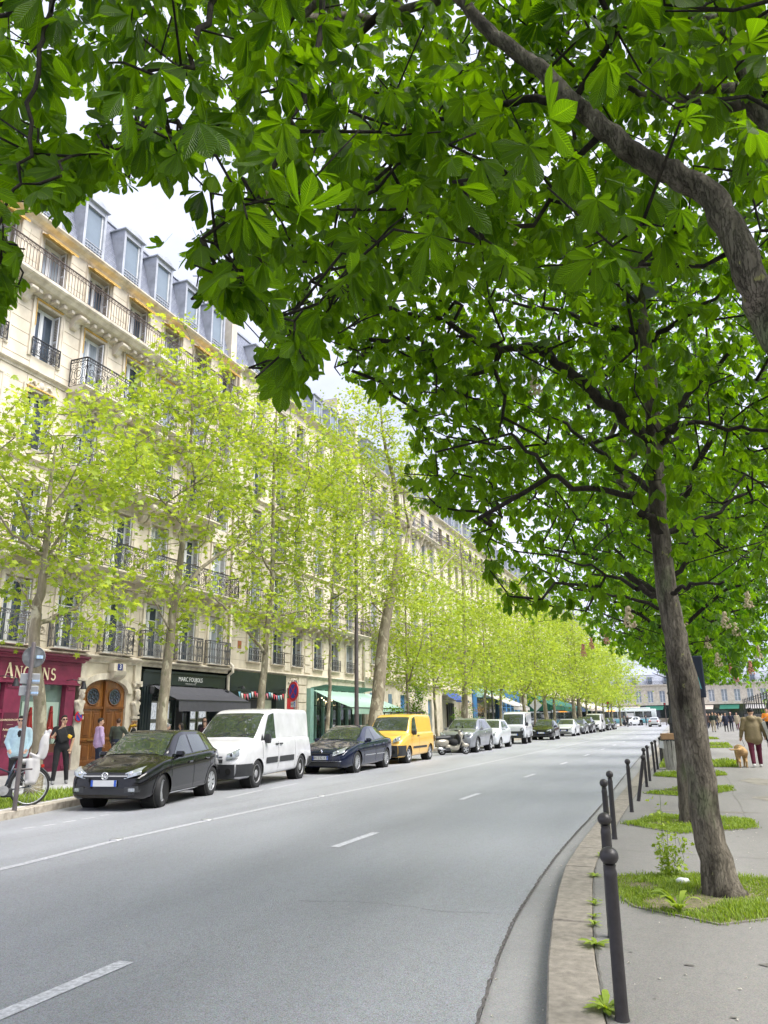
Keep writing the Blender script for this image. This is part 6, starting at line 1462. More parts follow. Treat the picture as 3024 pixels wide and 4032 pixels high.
chestnut((-.3,12.67,.13), [(-.24,12.65,.08)]+yp(12.65,(2703,3150,0),(2692,3000,0),(2671,2800,0),(2648,2600,0),(2628,2400,0),(2610,2150,0),(2595,1900,0)), .125, .06,
    [(yp(12.65,(2625,2350,0),(2450,2250,.3),(2300,2180,.5),(2100,2150,.6)), .06, .015), (yp(12.65,(2620,2300,0),(2720,2200,.2),(2880,2150,.4)), .05, .015), (yp(12.65,(2628,2420,0),(2480,2360,-.5),(2330,2330,-.9)), .035, .012)],
    [((-.9,12.9,6.9),(3.6,3.2,3.9),.65),((1.4,12.8,6.6),(2.8,3.0,3.8),.35)], 620, 6, CH_LO, M_CHESF, 'chestnut tree with the dark mossy trunk behind the nearest one', 32, MASK2, 1.05, .36, False, ((2950,2400,13),(2860,2480,13)))
MASK3 = [(1800,1500),(1960,2300),(2050,2470),(2230,2480),(2400,2560),(2470,2600),(2560,2640),(2700,2690),(2850,2700),(3700,2760),(3700,0),(1800,0)]
cl = ['third chestnut tree, with pink blossom beside the trunk', 'fourth chestnut tree, above the wooden bin', 'fifth chestnut tree along the park fence', 'sixth chestnut tree along the park fence', 'seventh chestnut tree along the park fence', 'eighth chestnut tree along the park fence', 'ninth chestnut tree along the park fence', 'farthest chestnut trees beside the crowd of walkers']
for k, (Y, ln) in enumerate([(17.7,.1),(22.5,-.1),(27.6,.1),(34.5,0),(44,.1),(58,0),(76,0),(98,0)]):
    pk = {0: ((2790,2560,17.5),(2900,2510,17.),(2990,2600,17.2),(2830,2630,17.),(2700,2480,17)), 1: ((2390,2540,21.8),(2330,2560,21.6),(2300,2590,21.5),(2480,2420,22),(2960,2660,22),(2900,2690,22.3)), 2: ((2370,2510,27),(2880,2660,27))}.get(k, ())
    chestnut((-.25,Y,.13), [(-.25,Y,.08),(-.28+ln,Y,1.5),(-.32+ln,Y+.05,3.0),(-.3+ln*2,Y,4.6),(-.3,Y,6.5)], .155, .06,
        [([(-.3,Y,3.2),(-1.4,Y-.6,4.0),(-2.5,Y-.8,4.5)], .05, .014), ([(-.3,Y,3.3),(.9,Y-.4,4.1),(2.0,Y-.5,4.4)], .05, .014)],
        [((-.8,Y,6.0),(3.2,2.8,3.8),.6),((1.3,Y,5.6),(2.6,2.7,3.4),.4)], max(110, 330-25*k), 7, CH_LO, M_CHESF, cl[k], 40+k, MASK3, 1.2+.012*(Y-17), .42, False, pk, zmin=2.35, sides=8, ups=.35)
# ================================================================ vehicles
def paint(name, col, metal=0., rough=.28, dirt=.1): return pbr(name, col, rough if max(col) > .06 else .15, metal, var=dirt, scale=2.2, spec=.1 if max(col) < .06 else .5, coat=.9)
M_TYRE = pbr('tyre_rubber', (.018,.018,.019), .75, var=.3, scale=20)
M_ALLOY = pbr('alloy', (.52,.53,.55), .35, .55, var=.1); M_STEEL = pbr('steel_wheel', (.33,.33,.34), .5, .4, var=.25, scale=12)
M_PLAST = pbr('black_plastic', (.022,.023,.026), .55, var=.2, scale=10); M_CHROME = pbr('chrome', (.75,.76,.78), .12, 1., var=0)
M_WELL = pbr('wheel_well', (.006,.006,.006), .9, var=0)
M_CGLASS = pbr('car_glass', (.030,.040,.036), .03, 0, var=.5, scale=1.5, spec=1., coat=.6)
M_LAMP = pbr('headlamp_glass', (.34,.37,.40), .10, .35, var=.35, scale=9, spec=1., coat=.8); M_TAIL = pbr('tail_lamp', (.42,.012,.012), .2, var=.1, coat=.6)
M_PLATE = pbr('plate_white', (.60,.61,.62), .45, var=.05); M_PBLUE = pbr('plate_blue', (.03,.10,.48), .45, var=0); M_INK = pbr('plate_ink', (.015,.015,.018), .5, var=0)
def wheel_mesh(r, w, style):
    ty = MB(); h = w/2
    ty.lathe([(r*.66,-h*.85),(r*.80,-h),(r*.93,-h*.96),(r,-h*.70),(r,h*.70),(r*.93,h*.96),(r*.80,h),(r*.66,h*.85)], 26, axis='x', cap=False)
    ri = MB(); R0 = r*.665
    ri.lathe([(R0,-h*.8),(R0,h*.82),(R0*.95,h*.86),(R0*.90,h*.55),(R0*.88,.0)], 26, axis='x', cap=False)
    if style == 'steel':
        ri.lathe([(R0*.90,h*.30),(R0*.72,h*.48),(R0*.55,h*.30),(R0*.42,h*.62),(R0*.20,h*.70),(0,h*.70)], 24, axis='x')
        for k in range(14):
            a = 2*pi*k/14; ri.lathe([(R0*.055,-.002),(R0*.055,.002)], 6, (h*.47, R0*.72*cos(a), R0*.72*sin(a)), 'x', 1)
    else:
        n = {'five': 5, 'multi': 14, 'double': 8}[style]
        ri.lathe([(R0*.88,h*.05),(0,h*.05)], 20, axis='x', mi=1)
        ri.lathe([(R0*.26,h*.5),(R0*.22,h*.66),(0,h*.68)], 14, axis='x')
        for k in range(n):
            a = 2*pi*k/n
            for da in ((-.13, .13) if style == 'double' else (0.,)):
                b = a+da; ww = R0*(.30 if style == 'five' else (.10 if style == 'multi' else .15))
                ri.bar((h*.52, R0*.18*cos(a), R0*.18*sin(a)), (h*.62, R0*.92*cos(b), R0*.92*sin(b)), ww, .03, up=(1,0,0))
    return ty.mesh('tyre', M_TYRE, True, 50), ri.mesh('rim', [M_STEEL if style == 'steel' else M_ALLOY, M_WELL], True, 40)
class Car:
    def __init__(s, sp):
        s.sp = sp; s.L = sp['L']
    def f(s, k, v): a = s.sp[k]; return cr_interp([p[0] for p in a], [p[1] for p in a], np.asarray(v, float))
    def section(s, v):
        hw, hr, zs, zt, zb = (float(s.f(k, [v])[0]) for k in ('hw', 'hr', 'belt', 'top', 'zb'))
        zs = min(zs, zt-.01); g = min(1., max(0., (zt-zs)/.22)); g = g*g*(3-2*g); h = zs-zb
        P = [(0,zb),(hw*.80,zb),(hw*.95,zb+.05*min(1,h*3)),(hw*.985,zb+.25*h),(hw,zb+.60*h),(hw*.99,zb+.86*h),(hw*.962,zs)]
        G = [(hw*.93,zs+.015),(hr+(hw*.93-hr)*.5,zs+(zt-.07-zs)*.5),(hr,zt-.075),(hr*.955,zt-.032),(hr*.82,zt-.012),(0,zt)]
        Hd = [(hw*.92,zs+.25*(zt-zs)),(hw*.84,zs+.52*(zt-zs)),(hw*.70,zs+.76*(zt-zs)),(hw*.5,zs+.90*(zt-zs)),(hw*.28,zs+.97*(zt-zs)),(0,zt)]
        P += [(a[0]*g+b[0]*(1-g), a[1]*g+b[1]*(1-g)) for a, b in zip(G, Hd)]
        t = np.arange(len(P)); tt = np.linspace(0, len(P)-1, 6*(len(P)-1)+1)
        return cr_interp(t, [p[0] for p in P], tt), cr_interp(t, [p[1] for p in P], tt)
    def side_x(s, v, z):
        x, zz = s.section(v); k = 24; return float(np.interp(z, zz[k:], x[k:]))      # from the widest point up
    def low_x(s, v, z):
        x, zz = s.section(v); return float(np.interp(z, zz[6:37], x[6:37]))
    def top_z(s, v, x):
        xs, zz = s.section(v); k = 36; return float(np.interp(abs(x), xs[k:][::-1], zz[k:][::-1]))
    def front_y(s, x, z):
        vs = np.linspace(0, s.L*.3, 60); hw = s.f('hw', vs)*.985; zt = s.f('top', vs)
        v1 = float(np.interp(abs(x), np.maximum.accumulate(hw), vs)); v2 = float(np.interp(z, np.maximum.accumulate(zt), vs)) if z > zt[0] else 0.
        return max(v1, v2)
def build_car(name, label, sp, body_mat, loc, th, group='vehicles parked along the kerb', wheel='double', cat='car', detail=2, flip=False):
    c = Car(sp); L = c.L; t = thing(name, label, cat, loc, th, group); Y = lambda v: v-L/2
    wr, vw = sp['wr'], sp['vw']
    def mk_body():
        vs = np.unique(np.concatenate([np.linspace(0, L, 70 if detail > 1 else 44), np.linspace(0, .35, 10), np.linspace(L-.3, L, 8)]))
        V = []; F = []
        secs = [c.section(v) for v in vs]; n = len(secs[0][0])
        for v, (x, z) in zip(vs, secs):
            V += [(a, Y(v), b) for a, b in zip(x, z)]+[(-a, Y(v), b) for a, b in zip(x[1:-1], z[1:-1])]
        m = 2*n-2
        def idx(i, j):      # j around: 0..n-1 right side bottom->top, then left side top->bottom
            return i*m+(j if j < n else n+(m-1-j))
        order = list(range(n))+[n+(n-3-k) for k in range(n-2)]
        for i in range(len(vs)-1):
            for j in range(m):
                a, b = order[j], order[(j+1) % m]
                q = (i*m+a, i*m+b, (i+1)*m+b, (i+1)*m+a)
                cx = sum(V[k][0] for k in q)/4; cyy = sum(V[k][1] for k in q)/4; cz = sum(V[k][2] for k in q)/4
                if any((cyy-Y(w))**2+(cz-wr)**2 < (wr*1.17)**2 for w in vw) and abs(cx) > sp['W']*.28: continue
                F.append(q)
        F.append(tuple(order[k] for k in range(m))[::-1]); F.append(tuple((len(vs)-1)*m+order[k] for k in range(m)))
        mb = MB(); mb.add(V, F); return mb.mesh('body', body_mat, True, 38)
    key = (id(sp), body_mat.name, detail); link('body', cached(('car',)+key, mk_body), t)
    # wheel wells, arches, wheels
    ty, ri = cached(('wheel', wr, wheel), lambda: wheel_mesh(wr, .2, wheel))
    for w in vw:
        arch = MB()
        for sd in (-1, 1):
            P = []
            for rr in (wr*1.10, wr*1.27):
                row = []
                for k in range(17):
                    a = -.25+(pi+.5)*k/16; z = wr+rr*sin(a); v = w+rr*cos(a); z = max(z, float(c.f('zb', [v])[0])+.01); row.append((sd*(c.low_x(min(max(v, .02), L-.02), z)+.008), Y(v), z))
                P.append(row)
            arch.grid(P, flip=sd > 0)
        arch.build('wheel_arch', sp.get('archmat') or body_mat, t, True)
        for sd in (-1, 1):
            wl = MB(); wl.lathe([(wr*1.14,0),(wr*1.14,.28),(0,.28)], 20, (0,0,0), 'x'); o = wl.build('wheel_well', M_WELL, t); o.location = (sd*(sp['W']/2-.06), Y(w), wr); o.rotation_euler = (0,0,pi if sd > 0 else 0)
            xw = sd*(sp['W']/2-.12)
            o = link('wheel', ty, t, (xw, Y(w), wr), (R.uniform(0,6), 0, 0 if sd > 0 else pi)); link('rim', ri, o, (0,0,0))
            if sp.get('steer') and w == vw[0]: o.rotation_euler.z += sp['steer']
    # glass
    def side_panel(b0, b1, t0, t1, zlo, zhi, off=.006, n=8, k=6, nm='side_window', mat=M_CGLASS, sides=(-1, 1)):
        for sd in sides:
            P = []
            for i in range(k+1):
                u = i/k; row = []
                for j in range(n+1):
                    q = j/n; vb = b0+(b1-b0)*q; vt = t0+(t1-t0)*q; v = vb+(vt-vb)*u; z0 = zlo(vb) if callable(zlo) else zlo; z1 = zhi(vt) if callable(zhi) else zhi; z = z0+(z1-z0)*u
                    row.append((sd*(c.side_x(v, z) + off), Y(v), z))
                P.append(row)
            mb = MB(); mb.grid(P, flip=sd < 0); mb.build(nm, mat, t, True)
    bz = lambda d: (lambda v: float(c.f('belt', [v])[0])+d); tz = lambda d: (lambda v: float(c.f('top', [v])[0])-d)
    for wdw in sp['win']: side_panel(*wdw, bz(.035), tz(.105))
    def top_panel(v0, v1, k0, k1, nm, back=False, mat=M_CGLASS, n=10):
        P = []
        for i in range(11):
            u = i/10; v = v0+(v1-v0)*u; hr = float(c.f('hr', [v])[0])*(k0+(k1-k0)*u); row = []
            for j in range(n+1): x = -hr+2*hr*j/n; row.append((x, Y(v)+(.010 if back else -.010), c.top_z(v, x)+.006))
            P.append(row)
        mb = MB(); mb.grid(P, flip=not back if False else False); mb.build(nm, mat, t, True)
    top_panel(*sp['ws'], 'windscreen')
    if sp.get('rw'): top_panel(*sp['rw'], 'rear_window', True)
    # doors: seams and handles
    if detail > 1:
        sm = MB()
        for v, z0, z1, ln in sp.get('seams', []):
            for sd in (-1, 1):
                P = [[(sd*(c.low_x(v+ln*u, z0+(z1-z0)*u)+.004), Y(v+ln*u)+d, z0+(z1-z0)*u) for d in (-.006, .006)] for u in np.linspace(0, 1, 8)]; sm.grid(P, flip=sd > 0)
        if sm.v: tag(sm.build('door_seam', M_WELL, t), kind='stuff')
        for v, z in sp.get('handles', []):
            for sd in (-1, 1): h = MB(); h.bbox(-.02,.025,-.09,.09,-.018,.018,.012); h.build('door_handle', sp.get('hmat') or body_mat, t, loc=(sd*(c.low_x(v, z)+.012), Y(v), z))
        for (b0, b1, z0, z1, mt) in sp.get('strips', []):
            for sd in (-1, 1):
                P = [[(sd*(c.low_x(v, z)+.014), Y(v), z) for v in np.linspace(b0, b1, 9)] for z in np.linspace(z0, z1, 3)]; mb = MB(); mb.grid(P, flip=sd < 0); mb.build('side_trim', mt, t, True)
    for sd in (-1, 1):
        v, z = sp['mirror']; x = c.side_x(v, z)
        mb = MB(); mb.bbox(.02,.20,-.05,.06,-.055,.065,.03); mb.bar((-.05,0,-.02),(.05,0,-.02),.05); o = mb.build('door_mirror', sp.get('mmat') or body_mat, t, True, 40, loc=(sd*x, Y(v), z))
        if sd < 0: o.rotation_euler.z = pi; 
        if sp.get('mscale'): o.scale = (1, 1, sp['mscale'])
    # front
    def front(x0, x1, z0, z1, off, nm, mat, n=10, k=3, th=.03):
        P = [[(x, Y(c.front_y(x, z))-off, z) for x in np.linspace(x0, x1, n+1)] for z in np.linspace(z0, z1, k+1)]
        mb = MB(); mb.grid(P, flip=False); P2 = [[(p[0], p[1]+th+off, p[2]) for p in r] for r in P]
        ring = [P[0], P2[0]]; mb.grid([P2[0], P[0]]); mb.grid([P[-1], P2[-1]]); return mb.build(nm, mat, t, True, 30)
    for (x0, x1, z0, z1, off, nm, mat) in sp['front']: front(x0, x1, z0, z1, off, nm, mat)
    if 'hl' in sp:
        x, z, lx, lz, dv = sp['hl']
        for sd in (-1, 1):
            P = []
            for i in range(7):
                u = i/6; row = []
                for j in range(9):
                    q = j/8; xx = x+lx*(q-.5); zz = z-lz/2*(1-.25*q)+lz*(u)*(1.-.3*(1-q)) + dv*q
                    row.append((sd*xx, Y(c.front_y(xx, zz))-.012, zz))
                P.append(row)
            mb = MB(); mb.grid(P, flip=sd < 0); o = mb.build('headlight', M_LAMP, t, True)
            r = MB(); r.sphere((0,0,0), 1, 10, sc=(lx*.15, .010, lz*.30)); r.build('reflector', M_CHROME, o, True, loc=(sd*(x-lx*.08), Y(c.front_y(x-lx*.08, z))-.012, z+dv*.4))
    if sp.get('plate'):
        z, txt = sp['plate']; y = Y(c.front_y(.0, z))-sp.get('plate_off', .035); mb = MB(); mb.box(-.26,.26,-.008,.008,-.055,.055); o = mb.build('number_plate', M_PLATE, t, loc=(0, y, z))
        for s2 in (-1, 1): b = MB(); b.box(s2*.238-.022,s2*.238+.022,-.0095,.0,-.055,.055); b.build('blue_band', M_PBLUE, o)
        if txt: lettering(txt, .115, M_INK, o, (0,-.0105,0), (pi/2,0,0), ext=.001, spacing=1.0)
    return t, c, Y
def mod(sp, **k): d = dict(sp); d.update(k); return d
HATCH = dict(L=3.97, W=1.68, wr=.31, vw=(.80, 3.26), steer=.22,
    top=[(0,.60),(.05,.70),(.22,.78),(.9,.94),(1.05,.985),(1.75,1.39),(2.1,1.455),(2.8,1.45),(3.4,1.36),(3.72,1.04),(3.93,.82),(3.97,.62)], belt=[(0,.56),(.3,.70),(1.0,.88),(2.0,.93),(3.0,.97),(3.6,.98),(3.97,.58)],
    hw=[(0,.58),(.06,.69),(.25,.775),(.6,.82),(1.2,.84),(3.0,.84),(3.6,.80),(3.9,.70),(3.97,.62)], hr=[(0,.5),(1.0,.74),(1.75,.60),(2.4,.575),(3.3,.56),(3.75,.58),(3.97,.5)], zb=[(0,.24),(.3,.19),(2,.20),(3.7,.24),(3.97,.34)],
    win=[(1.30,2.16,1.86,2.16),(2.24,2.98,2.24,2.92),(3.04,3.42,3.0,3.18)], ws=(1.08,1.76,.86,.93), rw=(3.45,3.72,.85,.85), seams=[(1.15,.30,.90,-.05),(2.20,.26,.92,0),(3.02,.45,.95,.10)], handles=[(1.98,.80),(2.88,.83)],
    mirror=(1.42,.97), front=[(-.46,.46,.60,.675,.012,'grille',M_PLAST),(-.62,.62,.30,.415,.012,'lower_grille',M_PLAST)], hl=(.55,.655,.30,.15,.06), plate=(.505,None))
# 1 black hatchback
blk = paint('black_paint', (.006,.006,.007), 0, .2)
def at_wheel(sp, x, y, th):                # centre of the car from the street-side front wheel's contact point
    o = Matrix.Rotation(th, 3, 'Z') @ Vector((sp['W']/2-.03, -sp['L']/2+sp['vw'][0], 0)); return (x-o.x, y-o.y, 0)
th = radians(11); CARS = []
t, c, Yf = build_car('hatchback_car', 'glossy black hatchback parked nearest, with a round front badge', HATCH, blk, at_wheel(HATCH, -9.97, 13.40, th), th, wheel='double')
CARS.append(t)
m = MB(); y = Yf(c.front_y(0,.64))-.03
m.tube([(.066*cos(a),0,.066*sin(a)) for a in [2*pi*k/20 for k in range(20)]], .009, 5, closed=True)
for s in (-1, 1):
    m.bar((s*.030,0,.055),(s*.0,0,.005),.012,.012); m.bar((s*.052,0,.030),(s*.024,0,-.052),.012,.012); m.bar((s*.024,0,-.052),(s*.0,0,-.008),.012,.012)
m.build('badge', M_CHROME, t, True, loc=(0,y,.635))
m = MB(); m.box(-.46,.46,-.01,0,.628,.642); m.build('chrome_strip', M_CHROME, t, loc=(0,Yf(c.front_y(.3,.64))-.018,0))
for s in (-1, 1):
    P = [[(s*x, Yf(c.front_y(x, z+.05*(x-.42)))-.014, z+.05*(x-.42)) for x in np.linspace(.42,.70,7)] for z in np.linspace(.33,.44,4)]; mb = MB(); mb.grid(P, flip=s < 0); mb.build('fog_surround', pbr('satin_grey', (.05,.052,.056), .35, .3), t, True)
    P = [[(s*x, Yf(c.front_y(x, z))-.02, z) for x in np.linspace(.50,.62,5)] for z in np.linspace(.355,.415,3)]; mb = MB(); mb.grid(P, flip=s < 0); mb.build('fog_lamp', M_LAMP, t, True)
P = [[(c.low_x(v, z)+.01, Yf(v), z) for v in np.linspace(1.15,2.85,8)] for z in (.235,.255)]; mb = MB(); mb.grid(P); mb.build('sill_strip', M_CHROME, t)
# 2 white van
VAN = dict(L=4.81, W=1.90, wr=.335, vw=(.93, 3.93), top=[(0,.66),(.05,.84),(.2,.98),(.6,1.12),(.92,1.20),(1.78,1.83),(2.1,1.92),(2.6,1.95),(4.5,1.94),(4.70,1.87),(4.78,1.5),(4.81,.5)],
    belt=[(0,.60),(.3,.86),(.8,1.06),(1.4,1.12),(4.5,1.14),(4.81,.48)], hw=[(0,.66),(.06,.78),(.25,.87),(.6,.93),(1.2,.95),(4.6,.95),(4.75,.92),(4.81,.88)], hr=[(0,.55),(.9,.86),(1.78,.755),(2.2,.79),(4.6,.80),(4.81,.74)], zb=[(0,.28),(.3,.24),(2,.26),(4.5,.30),(4.81,.36)],
    win=[(1.36,2.16,1.86,2.14)], ws=(.98,1.76,.90,.95), seams=[(1.22,.35,1.1,-.02),(2.22,.32,1.1,0),(3.42,.38,1.15,0)], handles=[(2.10,1.02),(2.38,1.02)], hmat=M_PLAST, mirror=(1.40,1.16), mmat=M_PLAST, mscale=1.9,
    front=[(-.74,.74,.27,.60,.045,'bumper',M_PLAST),(-.42,.42,.64,.72,.014,'grille',M_PLAST),(-.40,.40,.765,.785,.014,'grille_bar',M_PLAST),(-.38,.38,.40,.50,.05,'air_intake',M_WELL)], hl=(.66,.80,.30,.20,.06), strips=[(1.42,2.16,.55,.70,M_PLAST),(2.30,3.32,.55,.70,M_PLAST)])
wht = paint('white_van_paint', (.54,.54,.56), 0, .35, .14); th = radians(6)
t, c, Yf = build_car('panel_van', 'white panel van with black bumper parked behind the black hatchback', VAN, wht, at_wheel(VAN, -10.45, 17.85, th), th, wheel='steel', cat='van'); CARS.append(t)
for s in (-1, 1):
    for (v0, v1) in ((0.04,.62),(4.42,4.78)):
        P = [[(s*(c.low_x(v, z)+.03), Yf(v)-(.03 if v0 < 1 else 0), z) for v in np.linspace(v0, v1, 7)] for z in np.linspace(.31,.60,4)]; mb = MB(); mb.grid(P, flip=s < 0); mb.build('bumper_end', M_PLAST, t, True)
    P = [[(s*(c.side_x(v, z)+.004), Yf(v), z) for v in np.linspace(2.36,3.32,8)] for z in np.linspace(1.18,1.76,5)]; mb = MB(); mb.grid(P, flip=s < 0); mb.build('side_panel', wht, t, True)
    P = [[(s*(c.side_x(v, z)+.004), Yf(v), z) for v in np.linspace(3.46,4.5,8)] for z in np.linspace(1.18,1.76,5)]; mb = MB(); mb.grid(P, flip=s < 0); mb.build('side_panel', wht, t, True)
    P = [[(s*(c.side_x(v, z)+.007), Yf(v), z) for v in (1.18,1.34)] for z in (1.13,1.20,1.30)]; mb = MB(); mb.add([P[0][0], P[0][1], P[2][1]], [(0,1,2)]); mb.build('quarter_trim', M_PLAST, t)
    f = MB(); f.disc((0,0,0), .075, 'y', 14, .02); f.build('fog_lamp', M_WELL, t, loc=(s*.60, Yf(c.front_y(.60,.44))-.055, .44))
for x in (-.35, .35):
    w = MB(); v = 1.0; w.tube([(x, Yf(v)-.03, c.top_z(v, x)+.03), (x+.42, Yf(v+.10)-.035, c.top_z(v+.10, x+.42)+.03)], .012, 5); w.build('wiper', M_PLAST, t)
# 3 dark blue saloon
SAL = dict(L=4.69, W=1.81, wr=.325, vw=(.92, 3.68), top=[(0,.56),(.06,.66),(.28,.76),(1.15,.93),(1.32,.985),(2.18,1.38),(2.55,1.44),(3.0,1.425),(3.6,1.31),(4.25,1.05),(4.60,.98),(4.69,.62)], belt=[(0,.52),(.3,.70),(1.2,.88),(2.5,.93),(3.8,.97),(4.3,.95),(4.69,.58)],
    hw=[(0,.62),(.06,.73),(.25,.82),(.6,.88),(1.2,.905),(3.6,.905),(4.3,.85),(4.6,.76),(4.69,.68)], hr=[(0,.5),(1.3,.76),(2.18,.62),(2.8,.60),(3.6,.58),(4.25,.62),(4.69,.5)], zb=[(0,.22),(.3,.18),(2,.19),(4.4,.22),(4.69,.34)],
    win=[(1.70,2.50,2.28,2.52),(2.58,3.34,2.58,3.26),(3.40,3.86,3.34,3.52)], ws=(1.36,2.18,.86,.93), rw=(3.62,4.22,.86,.85), seams=[(1.45,.28,.88,-.03),(2.54,.25,.92,0),(3.42,.42,.95,.08)], handles=[(2.38,.80),(3.26,.83)],
    mirror=(1.80,.96), front=[(-.66,.66,.24,.36,.012,'lower_grille',M_PLAST),(-.68,.68,.375,.395,.02,'chrome_strip',M_CHROME),(-.30,.30,.60,.63,.012,'bonnet_gap',M_WELL)], hl=(.58,.62,.36,.17,.085), plate=(.485,'BH 232 KV'), strips=[(1.50,2.50,.50,.525,M_CHROME),(2.58,3.40,.50,.525,M_CHROME)])
t, c, Yf = build_car('saloon_car', 'dark navy blue car with plate BH 232 KV', SAL, paint('navy_paint', (.006,.010,.032), .1, .2), at_wheel(SAL, -10.10, 23.45, radians(2)), radians(2), wheel='multi'); CARS.append(t)
m = MB(); m.add([(0,0,.075),(.055,0,0),(0,0,-.075),(-.055,0,0),(0,-.02,.035),(.025,-.02,0),(0,-.02,-.035),(-.025,-.02,0)], [(0,1,5,4),(1,2,6,5),(2,3,7,6),(3,0,4,7)]); m.build('badge', M_CHROME, t, loc=(0,Yf(c.front_y(0,.665))-.02,.665))
P = [[(c.side_x(v, z)+.009, Yf(v), z) for v in np.linspace(1.68,3.9,14)] for z in (.965,.985)]
# 4 yellow van
KAN = dict(L=4.21, W=1.83, wr=.31, vw=(.85, 3.55), top=[(0,.66),(.05,.84),(.2,.97),(.75,1.09),(.95,1.16),(1.58,1.70),(1.95,1.80),(2.4,1.82),(3.9,1.80),(4.1,1.72),(4.18,1.4),(4.21,.5)], belt=[(0,.60),(.3,.86),(.8,1.02),(1.4,1.06),(4.0,1.08),(4.21,.48)],
    hw=[(0,.64),(.06,.76),(.25,.85),(.6,.90),(1.2,.915),(3.9,.915),(4.15,.88),(4.21,.84)], hr=[(0,.55),(.9,.84),(1.58,.73),(2.0,.74),(4.0,.74),(4.21,.70)], zb=[(0,.26),(.3,.22),(2,.24),(4.0,.26),(4.21,.34)],
    win=[(1.30,2.0,1.68,1.98)], ws=(1.0,1.58,.90,.95), seams=[(1.15,.32,1.05,-.02),(2.08,.30,1.05,0)], handles=[(1.96,.98)], hmat=M_PLAST, mirror=(1.34,1.10), mmat=M_PLAST, mscale=1.4,
    front=[(-.72,.72,.25,.66,.045,'bumper',M_PLAST),(-.42,.42,.70,.80,.014,'grille',M_PLAST),(-.40,.40,.755,.768,.02,'grille_bar',M_CHROME),(-.4,.4,.36,.46,.05,'air_intake',M_WELL)], hl=(.66,.86,.26,.20,.05), strips=[(1.30,3.05,.52,.60,M_PLAST)])
yel = paint('yellow_paint', (.74,.43,.06), 0, .32, .05)
t, c, Yf = build_car('delivery_van', 'yellow postal style delivery van with roof bars', KAN, yel, at_wheel(KAN, -10.3, 28.85, radians(1)), radians(1), wheel='five', cat='van'); CARS.append(t)
for s in (-1, 1):
    P = [[(s*(c.low_x(v, z)+.03), Yf(v)-.03, z) for v in np.linspace(.04, .50, 7)] for z in np.linspace(.29,.66,4)]; mb = MB(); mb.grid(P, flip=s < 0); mb.build('bumper_end', M_PLAST, t, True)
    P = [[(s*(c.side_x(v, z)+.005), Yf(v), z) for v in np.linspace(2.2,3.7,8)] for z in np.linspace(1.12,1.62,5)]; mb = MB(); mb.grid(P, flip=s < 0); mb.build('side_panel', yel, t, True)
    f = MB(); f.disc((0,0,0), .07, 'y', 14, .02); f.build('fog_lamp', M_WELL, t, loc=(s*.58, Yf(c.front_y(.58,.44))-.055, .44))
    m = MB(); m.bar((s*.55,Yf(2.0),1.86),(s*.55,Yf(3.8),1.86),.03)
    for q in (2.05, 2.9, 3.75): m.bar((s*.55,Yf(q),1.80),(s*.55,Yf(q),1.86),.03)
    m.build('roof_rail', M_PLAST, t)
for q in (2.05, 3.75): m = MB(); m.bar((-.6,Yf(q),1.89),(.6,Yf(q),1.89),.03); m.build('roof_bar', M_PLAST, t)
# 5 the others
SUV = dict(L=4.45, W=1.84, wr=.35, vw=(.90, 3.57), top=[(0,.72),(.06,.88),(.25,1.0),(1.1,1.09),(1.25,1.13),(1.95,1.55),(2.3,1.62),(3.4,1.60),(3.95,1.50),(4.25,1.15),(4.40,1.0),(4.45,.6)], belt=[(0,.66),(.3,.90),(1.1,1.03),(2.5,1.06),(3.9,1.10),(4.45,.56)],
    hw=[(0,.64),(.06,.76),(.25,.85),(.6,.90),(1.2,.92),(3.6,.92),(4.2,.86),(4.45,.72)], hr=[(0,.5),(1.2,.80),(1.95,.66),(2.6,.65),(3.8,.63),(4.45,.55)], zb=[(0,.28),(.3,.24),(2,.26),(4.2,.28),(4.45,.40)],
    win=[(1.55,2.35,2.08,2.35),(2.43,3.2,2.43,3.14),(3.26,3.8,3.2,3.6)], ws=(1.28,1.95,.88,.94), rw=(3.98,4.22,.85,.85), seams=[(1.3,.36,1.0,-.02),(2.39,.34,1.05,0),(3.25,.5,1.05,.06)], handles=[(2.24,.93),(3.1,.96)],
    mirror=(1.62,1.11), front=[(-.46,.46,.66,.84,.014,'grille',M_PLAST),(-.70,.70,.30,.46,.014,'lower_grille',M_PLAST)], hl=(.62,.86,.34,.11,.05), plate=(.58,None), archmat=M_PLAST)
t, c, Yf = build_car('suv_car', 'grey tall car parked behind the scooter', SUV, paint('steel_grey_paint', (.27,.28,.31), .5, .3), at_wheel(SUV, -10.05, 38.2, 0), 0, wheel='five'); CARS.append(t)
for s in (-1, 1): m = MB(); m.tube([(s*.62,Yf(2.1),1.60),(s*.63,Yf(2.3),1.66),(s*.62,Yf(3.5),1.65),(s*.61,Yf(3.7),1.58)], .018, 5); m.build('roof_rail', M_CHROME, t)
